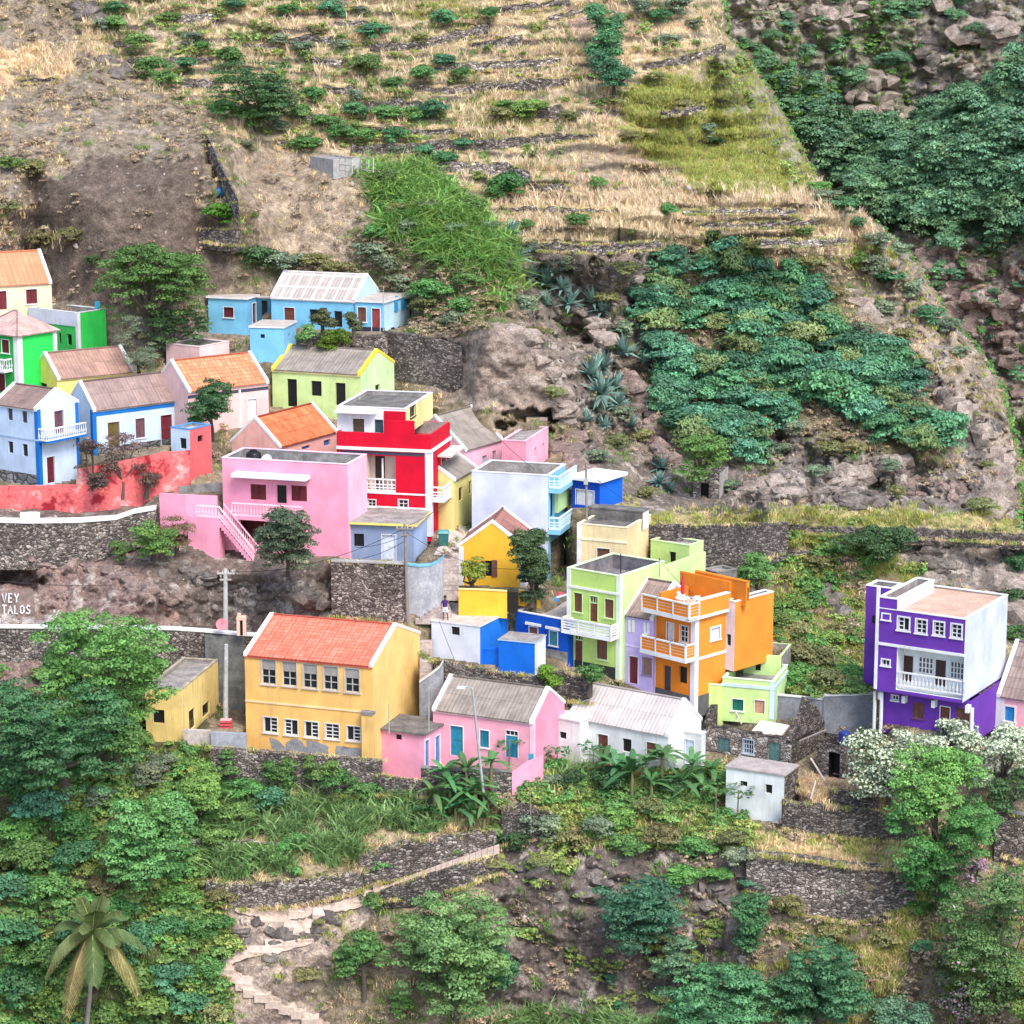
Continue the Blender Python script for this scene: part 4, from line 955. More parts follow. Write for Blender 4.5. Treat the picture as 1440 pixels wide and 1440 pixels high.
m = MB(); a_ = at(713.5, 861, Ytab(858)-.85); m.obox(a_, (.74, 0, 0), (0, .08, 0), (0, 0, 1.45)); tag(m.build('yard_gate_dark', plain('gate_opening_dark', (.015, .013, .012), .5), None, a_), 'dark gate in the golden yellow yard wall', 'gate')  # near-black panel paints the dark of the open gateway
# ------------------------------------------------------------------ dry stone and plastered walls (their control points shape the ground)
WALLS = []; WALLQ = []; WALLJ = []
def wall(name, label, pts, mat, thick=.5, deep=.5, cap=None, jag=.10, dY=0.0, cat='wall', group=None, capmat=None, caph=.12, lean=0.0, cp=True, Y=None):
    """pts: (u, v_top, v_bottom) along the wall, left to right"""
    P = []
    for i in range(len(pts)-1):
        (u0, t0, b0), (u1, t1, b1) = pts[i], pts[i+1]
        n = max(1, int(abs(u1-u0)/(8 if jag > 0 else 14)))
        for k in range(n): f = k/n; P.append((u0+(u1-u0)*f, t0+(t1-t0)*f, b0+(b1-b0)*f))
    P.append(pts[-1])
    Q = []; WALLJ.append(jag); WALLQ.append([(u, vt, vb, (Y if Y is not None else Ytab(vb))+dY) for (u, vt, vb) in P])
    for (u, vt, vb) in P:
        y = (Y if Y is not None else Ytab(vb))+dY
        p = at(u, vb, y); zt = at(u, vt, y).z
        Q.append((p.x, y, p.z-deep, zt))
        if cp: CP.append((u, vb, y+.15)); CP.append((u, vt-1, y+thick+.1))
    o0 = Vector((Q[0][0], Q[0][1], Q[0][2]))
    m = MB(); r = random.Random(len(WALLS)*7+3)
    rows = []
    nz = 4
    for (x, y, zb, zt) in Q:
        j = r.uniform(-jag, jag)
        cur = []
        for k in range(nz+1):
            f = k/nz; cur.append(len(m.v)); m.v.append((x+r.uniform(-jag, jag)*.4*(0 < k), y+f*lean+r.uniform(-jag, jag)*.5*(0 < k), zb+(zt+j-zb)*f))
        cur.append(len(m.v)); m.v.append((x, y+thick+lean, zt+j*.6)); cur.append(len(m.v)); m.v.append((x, y+thick+lean, zb))
        rows.append(cur)
    for a_, b_ in zip(rows[:-1], rows[1:]):
        for k in range(len(a_)-1): m.f.append([a_[k], b_[k], b_[k+1], a_[k+1]]); m.m.append(0)
    for c in (rows[0], rows[-1]): m.f.append(list(c)); m.m.append(0)
    o = m.build(name, mat, None, o0)
    tag(o, label, cat, group); WALLS.append(o)
    if capmat:
        c = MB()
        for (xa, ya, _, za), (xb, yb, _, zb) in zip(Q[:-1], Q[1:]):
            c.hexa([(xa, ya-.06, za), (xb, yb-.06, zb), (xb, yb+thick+.06, zb), (xa, ya+thick+.06, za), (xa, ya-.06, za+caph), (xb, yb-.06, zb+caph), (xb, yb+thick+.06, zb+caph), (xa, ya+thick+.06, za+caph)])
        c.build('wall_cap', capmat, o)
    return o
def stained(c0, c1, c2):
    m, nt, N, bs = newmat('stained_plaster'); L = nt.links.new; tc = node(nt, 'ShaderNodeTexCoord'); oc = tc.outputs['Object']
    n1 = node(nt, 'ShaderNodeTexNoise', i_Scale=.45, i_Detail=7.0, i_Roughness=.68); L(oc, n1.inputs['Vector'])
    r = ramp(nt, [(.38, c2), (.46, c0), (.54, c0), (.62, c1)]); L(n1.outputs[0], r.inputs[0])
    n2 = node(nt, 'ShaderNodeTexNoise', i_Scale=5.0, i_Detail=5.0); L(oc, n2.inputs['Vector']); r2 = ramp(nt, [(.3, .75), (.7, 1.15)]); L(n2.outputs[0], r2.inputs[0])
    L(mixc(nt, r.outputs[0], r2.outputs[0], 1, 'MULTIPLY'), bs.inputs['Base Color']); bs.inputs['Roughness'].default_value = .9
    b = node(nt, 'ShaderNodeBump', i_Strength=.3, i_Distance=.04); L(n2.outputs[0], b.inputs['Height']); L(b.outputs[0], bs.inputs['Normal']); return m
PINKRED = stained(C(230, 112, 112), C(160, 40, 52), C(240, 176, 170))
wall('salmon_wall', 'long weathered salmon red garden wall below the light blue houses', [(0, 684, 716), (108, 682, 718), (112, 660, 718), (190, 645, 706), (232, 636, 692), (268, 634, 684)], PINKRED, .3, jag=.02, dY=-.6)
wall('road_parapet', 'upper road wall of rough stone with a bright white coping, curving up to the right', [(-60, 733, 792), (40, 736, 792), (110, 735, 785), (165, 731, 772), (190, 722, 762), (220, 717, 752)], STONE, .4, jag=.02, capmat=WHITE, caph=.28, dY=-1.5)
tag(MB().build('x', WHITE) if False else wall('white_gate_wall', 'short white panel standing on the upper road wall', [(29, 721, 738), (56, 721, 738)], WHITE, .25, jag=0, dY=-1.2, cp=False, Y=Ytab(785)))
wall('road_wall', 'lower road retaining wall of dark stone with a thin white coping, behind the trees', [(-60, 883, 925), (120, 884, 930), (215, 885, 948)], STONE, .5, jag=.02, capmat=WHITE, caph=.14, dY=-.8)
wall('road_wall', 'short end of the lower road wall with white coping, between the bright tree and the school', [(213, 885, 948), (245, 886, 955), (290, 889, 985), (345, 894, 1000), (380, 896, 1000)], STONE, .5, jag=.02, capmat=WHITE, caph=.14, Y=172.6)
wall('concrete_wall', 'dark stained concrete retaining wall panel behind the round concrete pole', [(290, 894, 985), (345, 897, 1000)], concrete((.20, .20, .19), (.075, .08, .08), 'wetc'), .3, jag=0, Y=172.25, cp=False)
wall('pink_yard_wall', 'plain pink yard wall left of the pink house with dark stone behind', [(225, 694, 735), (262, 696, 744), (306, 698, 728)], PK, .25, jag=0, dY=-1.0)
wall('grey_block_wall', 'grey block wall running behind the pink yard wall', [(248, 684, 696), (312, 679, 690)], CONC, .2, jag=.0, dY=0)
wall('stone_house_wall', 'stone retaining wall under the slate blue house', [(467, 790, 868), (520, 792, 872), (570, 794, 880)], STONE, .5, jag=.05, dY=-1.2, capmat=concrete((.4, .39, .38), (.22, .21, .2), 'cp1'), caph=.1)
GP = concrete((.42, .43, .46), (.24, .25, .28), 'plaster', 1.0)
wall('curved_plaster_wall', 'grey plastered wall with a pale blue top curving beside the upper steps', [(573, 795, 862), (590, 797, 862), (605, 796, 858), (615, 792, 852), (622, 786, 845), (625, 782, 838)], GP, .25, jag=0, dY=-1.0, capmat=PT(120, 190, 220), caph=.14)
wall('grey_ramp_wall', 'grey plastered wall with rising pale edge between the school and the pink cottage', [(590, 960, 1012), (605, 950, 1010), (618, 940, 1005), (624, 930, 1000)], concrete((.28, .285, .30), (.14, .145, .155), 'ramp', .8), .25, jag=0, dY=1.5, capmat=PT(214, 210, 206), caph=.12)
wall('stone_bank_wall', 'dark stone wall below the white and blue blocks', [(610, 930, 975), (680, 944, 985), (752, 953, 988), (790, 945, 985), (830, 955, 990)], STONED, .6, jag=.12, dY=.8)
wall('yellow_yard_wall', 'golden yellow yard wall in front of the golden cottage', [(645, 829, 856), (680, 830, 858), (713, 832, 860)], GOLD, .2, jag=0, dY=-1.0, capmat=PT(252, 226, 150), caph=.06)
wall('yellow_side_wall', 'short golden yellow wall right of the dark gate', [(729, 830, 842), (760, 836, 846)], GOLD, .2, jag=0, dY=-.6, capmat=PT(252, 226, 150), caph=.06)
wall('small_grey_wall', 'low grey wall beside the steps behind the standing person', [(633, 848, 858), (657, 852, 863)], GP, .2, jag=0, dY=.6, capmat=PT(236, 234, 240), caph=.06)
wall('school_wall', 'high rough stone retaining wall with climbers under the ochre school', [(298, 1052, 1100), (345, 1056, 1108), (440, 1063, 1118), (538, 1070, 1122)], STONE, .5, jag=.04, dY=.0)
wall('terrace_front_wall', 'grey plastered terrace front between the small yellow house and the school', [(297, 1030, 1056), (347, 1032, 1058)], concrete((.36, .38, .42), (.22, .235, .265), 'tf', .8), .3, jag=0, dY=-.6)
wall('pale_terrace_wall', 'pale pinkish plastered low wall below the small yellow house', [(258, 1026, 1046), (297, 1028, 1050)], concrete((.56, .48, .45), (.36, .3, .28), 'pt', .9), .3, jag=0, dY=-.6)
wall('garden_wall', 'grey stone garden wall in front of the pink cottage, behind big leaves', [(592, 1080, 1104), (640, 1083, 1110), (720, 1086, 1120)], STONE, .3, jag=.03, dY=-.4, capmat=CONC, caph=.08)
wall('low_stone_wall', 'low dark stone wall under the left wing of the pink cottage', [(534, 1090, 1118), (560, 1096, 1120), (595, 1100, 1122)], STONED, .4, jag=.04, dY=-.6)
wall('pink_side_wall', 'pink garden wall with turquoise gate at the right end of the pink cottage', [(720, 1086, 1116), (740, 1072, 1106), (764, 1062, 1092)], PT(248, 166, 190, .12), .2, jag=0, dY=-.6)
gt = wall('garden_gate', 'narrow turquoise gate in the pink garden wall', [(743, 1061, 1091), (750.5, 1060, 1088)], TQ, .08, jag=0, dY=-.85, cat='gate', cp=False)
wall('grey_long_wall', 'long grey cement wall stepping up beside the purple house', [(1092, 978, 1010), (1155, 984, 1018), (1158, 979, 1020), (1200, 978, 1026), (1226, 976, 1028)], concrete((.25, .26, .28), (.13, .135, .15), 'glw', .7), .25, jag=0, dY=2.0, capmat=PT(210, 214, 210), caph=.08)
wall('dark_stone_wall', 'tall dark stone terrace wall above the grey block hut', [(905, 738, 800), (985, 740, 812), (1050, 738, 800), (1108, 736, 775)], STONED, .6, jag=.06, dY=6)
wall('path_wall', 'long low stone wall carrying the footpath toward the right edge', [(1108, 738, 748), (1200, 742, 756), (1300, 744, 758), (1380, 748, 762), (1500, 756, 768)], STONED, .6, jag=.06, dY=13)
wall('plot_wall', 'upper dry stone wall below the ruin, holding dry straw ground', [(1100, 1128, 1168), (1150, 1134, 1176), (1220, 1142, 1182), (1288, 1155, 1186)], STONED, .6, jag=.07, dY=-.5)
wall('bank_wall', 'wide grey dry stone retaining wall in the lower right plots', [(1050, 1202, 1255), (1120, 1208, 1285), (1200, 1220, 1300), (1290, 1225, 1275)], STONE, .6, jag=.06, dY=-1, lean=.5)
wall('rubble_wall', 'short rubble wall left of the white flowering bush', [(1165, 1112, 1132), (1200, 1115, 1138), (1235, 1122, 1142)], STONED, .5, jag=.1, dY=-.8)
wall('right_edge_wall', 'grey stone wall with pale coping at the right edge behind the bright tree', [(1398, 1138, 1200), (1440, 1148, 1215), (1490, 1155, 1220)], STONE, .5, jag=.04, dY=-.5, capmat=CONC, caph=.12)
wall('field_wall', 'lower dark field wall under the green maize strip', [(290, 1240, 1268), (345, 1245, 1280), (420, 1238, 1275), (480, 1232, 1262), (510, 1225, 1252)], STONE, .6, jag=.07, dY=-.5)
wall('field_wall', 'dark stone field wall above the slanting path', [(505, 1205, 1250), (560, 1186, 1238), (620, 1178, 1222), (700, 1168, 1195)], STONE, .6, jag=.07, dY=.2)
wall('path_side_wall', 'dark stone wall holding up the slanting path', [(535, 1255, 1268), (600, 1232, 1262), (650, 1217, 1248), (700, 1205, 1230)], STONED, .5, jag=.06, dY=-.8)
wall('middle_field_wall', 'pale stone terrace edge between the two maize strips', [(270, 1180, 1196), (330, 1183, 1200), (400, 1186, 1202)], STONEL, .5, jag=.06, dY=-.3)
wall('bush_wall', 'rough stone terrace face right of the lower steps', [(705, 1136, 1190), (740, 1132, 1182), (775, 1146, 1180)], STONED, .6, jag=.1, dY=.2)
wall('lime_terrace_wall', 'long dark stone wall under the lime cottage running right to the rock', [(540, 466, 520), (580, 470, 530), (620, 478, 540), (650, 488, 545)], STONED, .6, jag=.06, dY=5)
wall('blue_terrace_wall', 'stone terrace wall below the long blue house', [(420, 470, 492), (480, 474, 500), (545, 470, 510)], STONE, .5, jag=.06, dY=2.6)
wall('plough_wall', 'steep dark stone wall climbing the brown plot beside a ridge of dry grass', [(292, 186, 212), (300, 204, 230), (309, 226, 252), (321, 252, 278), (335, 284, 312)], STONE, .8, jag=.35, dY=-9)
wall('plot_step_wall', 'small stone step wall below the light green bush on the brown plot', [(280, 322, 340), (310, 324, 344), (338, 322, 346)], STONED, .6, jag=.1, dY=-4)
# terraces on the hillside
tw = [
 [(228, 19, 31), (262, 20, 33), (305, 17, 28)], [(160, 55, 68), (190, 56, 70)], [(180, 80, 92), (230, 82, 95), (300, 78, 90)], [(255, 108, 124), (300, 110, 126)], [(300, 140, 152), (340, 142, 155)],
 [(405, 52, 64), (440, 48, 60), (468, 52, 64)], [(440, 80, 92), (480, 84, 97)], [(455, 118, 132), (500, 122, 136)], [(510, 142, 156), (560, 138, 152), (595, 142, 156)], [(410, 158, 168), (440, 160, 172)],
 [(520, 60, 74), (560, 58, 72), (600, 54, 70), (640, 42, 58), (690, 30, 46)], [(660, 60, 68), (700, 52, 68), (735, 50, 66)], [(610, 92, 102), (660, 86, 98), (720, 84, 98), (790, 78, 88)], [(580, 120, 130), (640, 122, 132), (700, 116, 128), (750, 111, 130), (800, 108, 120)],
 [(690, 12, 22), (740, 3, 14), (800, -2, 8)], [(770, 22, 32), (820, 12, 20)], [(520, 178, 186), (580, 180, 190), (640, 180, 190)], [(495, 202, 217), (560, 202, 218), (620, 196, 212), (700, 194, 212), (760, 188, 204), (840, 186, 194)],
 [(610, 230, 242), (670, 228, 244), (720, 230, 250), (745, 240, 262)], [(745, 258, 270), (800, 260, 272)], [(705, 290, 298), (780, 292, 300), (870, 293, 300)], [(960, 294, 300), (1050, 293, 301), (1120, 294, 302)], [(980, 314, 321), (1080, 312, 320), (1150, 308, 317)],
 [(760, 340, 352), (840, 344, 356), (930, 338, 350)], [(1070, 335, 346), (1130, 336, 346), (1190, 334, 342)], [(905, 88, 98), (960, 78, 92), (1020, 60, 74)], [(30, 110, 117), (80, 108, 116)], [(390, 195, 203), (440, 197, 206)], [(755, 146, 168), (790, 148, 170)],
 [(930, 156, 164), (990, 148, 157)], [(1090, 775, 784), (1150, 772, 782)], [(1120, 790, 800), (1180, 785, 797), (1210, 782, 790)], [(1020, 782, 792), (1065, 778, 790)], [(470, 30, 38), (520, 28, 37)], [(340, 60, 68), (390, 62, 70)]]
for i, pts in enumerate(tw):
    um = sum(p[0] for p in pts)/len(pts); vm = sum(p[1] for p in pts)/len(pts)
    if vm > 700: lab = 'low stone terrace wall on the green slope left of the purple house'
    elif um < 330: lab = 'dry stone terrace wall on the upper left hillside'
    elif um < 600: lab = 'dry stone terrace wall among shrubs on the middle hillside'
    else: lab = 'long dry stone terrace wall among straw strips, upper right hillside' if um > 860 else 'dry stone terrace wall above the green reed bank'
    wall('terrace_wall', lab, [(u, a_+1, b_+1) for u, a_, b_ in pts], STONE if i % 3 else STONEL, .6, deep=.12, jag=.2, group=lab.replace('dry stone terrace wall', 'terrace walls').replace('low stone terrace wall', 'low terrace walls').replace('long terrace', 'terrace'), dY=(-2.5 if um < 100 else (14 if vm > 700 else 0)))
# ------------------------------------------------------------------ terrain (relief of the hillside seen across the valley)
EXTRA = []
def ex(u, v, d): EXTRA.append((u, v, Ytab(v)+d))
for u, v, d in [(0, 430, -6), (0, 300, -9), (100, 300, -10), (200, 300, -9), (280, 300, -8), (0, 150, -8), (120, 150, -8), (230, 160, -7), (0, 0, -6), (40, 20, -5), (0, -140, -4),
                (290, 380, -4), (400, 330, -1), (480, 300, -2), (480, 380, 0), (350, 250, 0),
                (560, 260, -4), (620, 300, -5), (680, 360, -4.5), (640, 420, -2), (580, 420, 1), (530, 330, -2.5),
                (640, 500, -3), (690, 470, -5), (735, 510, -5.5), (700, 545, -4), (655, 545, -2), (760, 560, -2), (760, 590, 6), (790, 640, 6),
                (760, 400, 6), (800, 450, 10), (840, 500, 10), (860, 600, 10), (900, 680, 9), (830, 700, 6),
                (950, 420, 14), (1000, 500, 14), (1100, 420, 14), (1100, 520, 14), (1200, 560, 14), (1000, 620, 13), (1100, 640, 13), (1200, 660, 13), (1300, 680, 14),
                (1300, 620, 15), (1380, 620, 18), (1400, 700, 17), (1300, 500, 16), (1250, 420, 15), (1000, 720, 11), (1150, 725, 13), (1300, 735, 14), (1400, 740, 15),
                (900, 250, 8), (1000, 200, 12), (1100, 250, 16), (1180, 320, 17), (950, 100, 12), (1010, 40, 14), (900, 330, 10), (1000, 350, 13), (1100, 350, 15), (1200, 370, 15),
                (1100, 850, 13), (1180, 850, 14), (1200, 940, 9), (1150, 960, 7), (1050, 800, 10), (1300, 800, 16), (1400, 800, 17), (1440, 900, 14), (1350, 850, 15), (1560, 800, 18), (1560, 950, 12),
                (0, 760, -4), (0, 860, -6), (100, 800, -4.5), (200, 800, -4.5), (300, 840, -5), (400, 820, -4), (450, 850, -4), (150, 870, -6), (520, 900, -2),
                (100, 950, -3), (0, 1000, -3), (100, 1060, -2), (200, 1100, -1), (0, 1200, -2), (100, 1250, -3), (0, 1440, -4), (150, 1440, -3), (250, 1300, -1),
                (760, 1240, -1), (850, 1230, -1), (950, 1230, -1), (760, 1340, 1), (900, 1380, 1), (650, 1300, -1), (400, 1320, -1), (400, 1440, -2), (600, 1440, -2), (900, 1480, -3), (1050, 1440, -2),
                (1320, 1200, 0), (1300, 1300, -1), (1400, 1300, -5), (1420, 1420, -6), (1300, 1420, -2), (1200, 1440, -2)]: ex(u, v, d)
for v in (-280, 1500, 1640):
    for u in range(-160, 1620, 200): ex(u, v, 0)
for v in range(0, 1500, 130):
    for u in (-150, -80, 1520, 1600): ex(u, v, (-8 if v < 450 else -4) if u < 0 else (15 if v < 900 else 0))
for v in range(60, 1440, 120):
    for u in range(40, 1440, 140): EXTRA.append((u, v, None))
cpa = np.array(CP); keep = []
seen = {}
for c in cpa:      # thin the control points
    k = (int(c[0]//9), int(c[1]//9))
    if k in seen: continue
    seen[k] = 1; keep.append(c)
cpa = np.array(keep)
for (u, v, y) in EXTRA:
    d = np.hypot(cpa[:, 0]-u, cpa[:, 1]-v).min()
    if y is None:
        if d < 75: continue
        near = [e for e in EXTRA if e[2] is not None and math.hypot(e[0]-u, e[1]-v) < 110]
        if near: continue
        y = Ytab(v)+np.interp(u, [0, 700, 1100, 1440], [-3, 2, 8, 9])*(1 if v < 900 else 0)
    elif d < 26: continue
    cpa = np.vstack([cpa, [u, v, y]])
yt = np.array([Ytab(v) for v in cpa[:, 1]])
res = cpa[:, 2]-yt
Dm = np.hypot(cpa[:, None, 0]-cpa[None, :, 0], cpa[:, None, 1]-cpa[None, :, 1])
A = -Dm + np.eye(len(cpa))*6.0
n_ = len(cpa); M = np.zeros((n_+1, n_+1)); M[:n_, :n_] = A; M[:n_, n_] = 1; M[n_, :n_] = 1
sol = np.linalg.solve(M, np.append(res, 0))
GS = 2.4
gu = np.arange(-150, 1590+.1, GS); gv = np.arange(-250, 1640+.1, GS)
def rbf(U, V):
    out = np.zeros(U.size); uf, vf = U.ravel(), V.ravel()
    for i in range(0, U.size, 20000):
        d = np.hypot(uf[i:i+20000, None]-cpa[None, :, 0], vf[i:i+20000, None]-cpa[None, :, 1])
        out[i:i+20000] = -d@sol[:n_]+sol[n_]
    return out.reshape(U.shape)
cu = np.arange(-156, 1602, 6.0); cv = np.arange(-256, 1652, 6.0)
Rc = rbf(*np.meshgrid(cu, cv))
def bil(G, x0, y0, st, U, V):
    fx = np.clip((U-x0)/st, 0, G.shape[1]-1.001); fy = np.clip((V-y0)/st, 0, G.shape[0]-1.001)
    ix = fx.astype(int); iy = fy.astype(int); fx = fx-ix; fy = fy-iy
    return (G[iy, ix]*(1-fx)+G[iy, ix+1]*fx)*(1-fy)+(G[iy+1, ix]*(1-fx)+G[iy+1, ix+1]*fx)*fy
# value noise
def vnoise(x, y, seed):
    r = np.random.default_rng(seed); T = r.random((256, 256))
    xi = np.floor(x).astype(int); yi = np.floor(y).astype(int); fx = x-xi; fy = y-yi
    fx = fx*fx*fx*(fx*(fx*6-15)+10); fy = fy*fy*fy*(fy*(fy*6-15)+10)
    a_ = T[yi % 256, xi % 256]; b_ = T[yi % 256, (xi+1) % 256]; c_ = T[(yi+1) % 256, xi % 256]; d_ = T[(yi+1) % 256, (xi+1) % 256]
    return (a_*(1-fx)+b_*fx)*(1-fy)+(c_*(1-fx)+d_*fx)*fy-.5
def fbm(x, y, seed, octv=5, gain=.5, ridge=False):
    o = 0; a_ = 1.0
    for k in range(octv):
        n = vnoise(x*2**k+17.3*k, y*2**k+9.1*k, seed+k)
        if ridge: n = .5-2*np.abs(n)
        o = o+a_*n; a_ *= gain
    return o
U, V = np.meshgrid(gu, gv)
def inpoly(poly, X, Y_):
    inside = np.zeros(X.shape, bool); n = len(poly); j = n-1
    for i in range(n):
        xi, yi = poly[i]; xj, yj = poly[j]
        c = ((yi > Y_) != (yj > Y_)) & (X < (xj-xi)*(Y_-yi)/((yj-yi) if yj != yi else 1e-9)+xi)
        inside ^= c; j = i
    return inside
wu = U+34*fbm(U/44, V/40, 3, 5, .6); wv = V+26*fbm(U/44+50, V/40, 5, 5, .6)
RIDGE = [(985, -260), (1000, -100), (1016, 0), (1022, 50), (1058, 90), (1096, 150), (1120, 200), (1145, 245), (1180, 280), (1240, 318), (1288, 370), (1330, 440), (1375, 490), (1405, 540), (1415, 580), (1430, 640), (1431, 700), (1426, 735), (1446, 748), (1600, 756)]
ru = np.interp(V, [b for a, b in RIDGE[:-2]], [a for a, b in RIDGE[:-2]])
rug = ru+5*fbm(U/30, V/14, 11, 3)
FAR = ((U > rug) & (V < 742)) | ((U > 1436) & (V < 752))
Ym = np.interp(V, [a for a, b in YT], [b for a, b in YT])+bil(Rc, -156, -256, 6.0, U, V)
edge = np.clip(ru-U, 0, 400); Ym = Ym+np.where(V < 742, 7*np.exp(-edge/28), 0)
# left spur: nearer, with a broken edge
spur = [(-200, -300), (40, -300), (62, 0), (120, 60), (195, 110), (292, 180), (300, 260), (330, 330), (345, 350), (330, 480), (-200, 480)]
# monotone: the ground never overhangs
for i in range(len(gv)-2, -1, -1): Ym[i] = np.maximum(Ym[i], Ym[i+1]+.012*GS)
HM = np.full(U.shape, 1e9)
for q in MASKQ:
    cx = sum(p[0] for p in q)/4; cy = sum(p[1] for p in q)/4
    HM = np.minimum(HM, np.maximum(np.abs(U-cx)-(max(p[0] for p in q)-min(p[0] for p in q))/2, np.abs(V-cy)-(max(p[1] for p in q)-min(p[1] for p in q))/2))
hm = np.clip(HM/40, 0, 1)
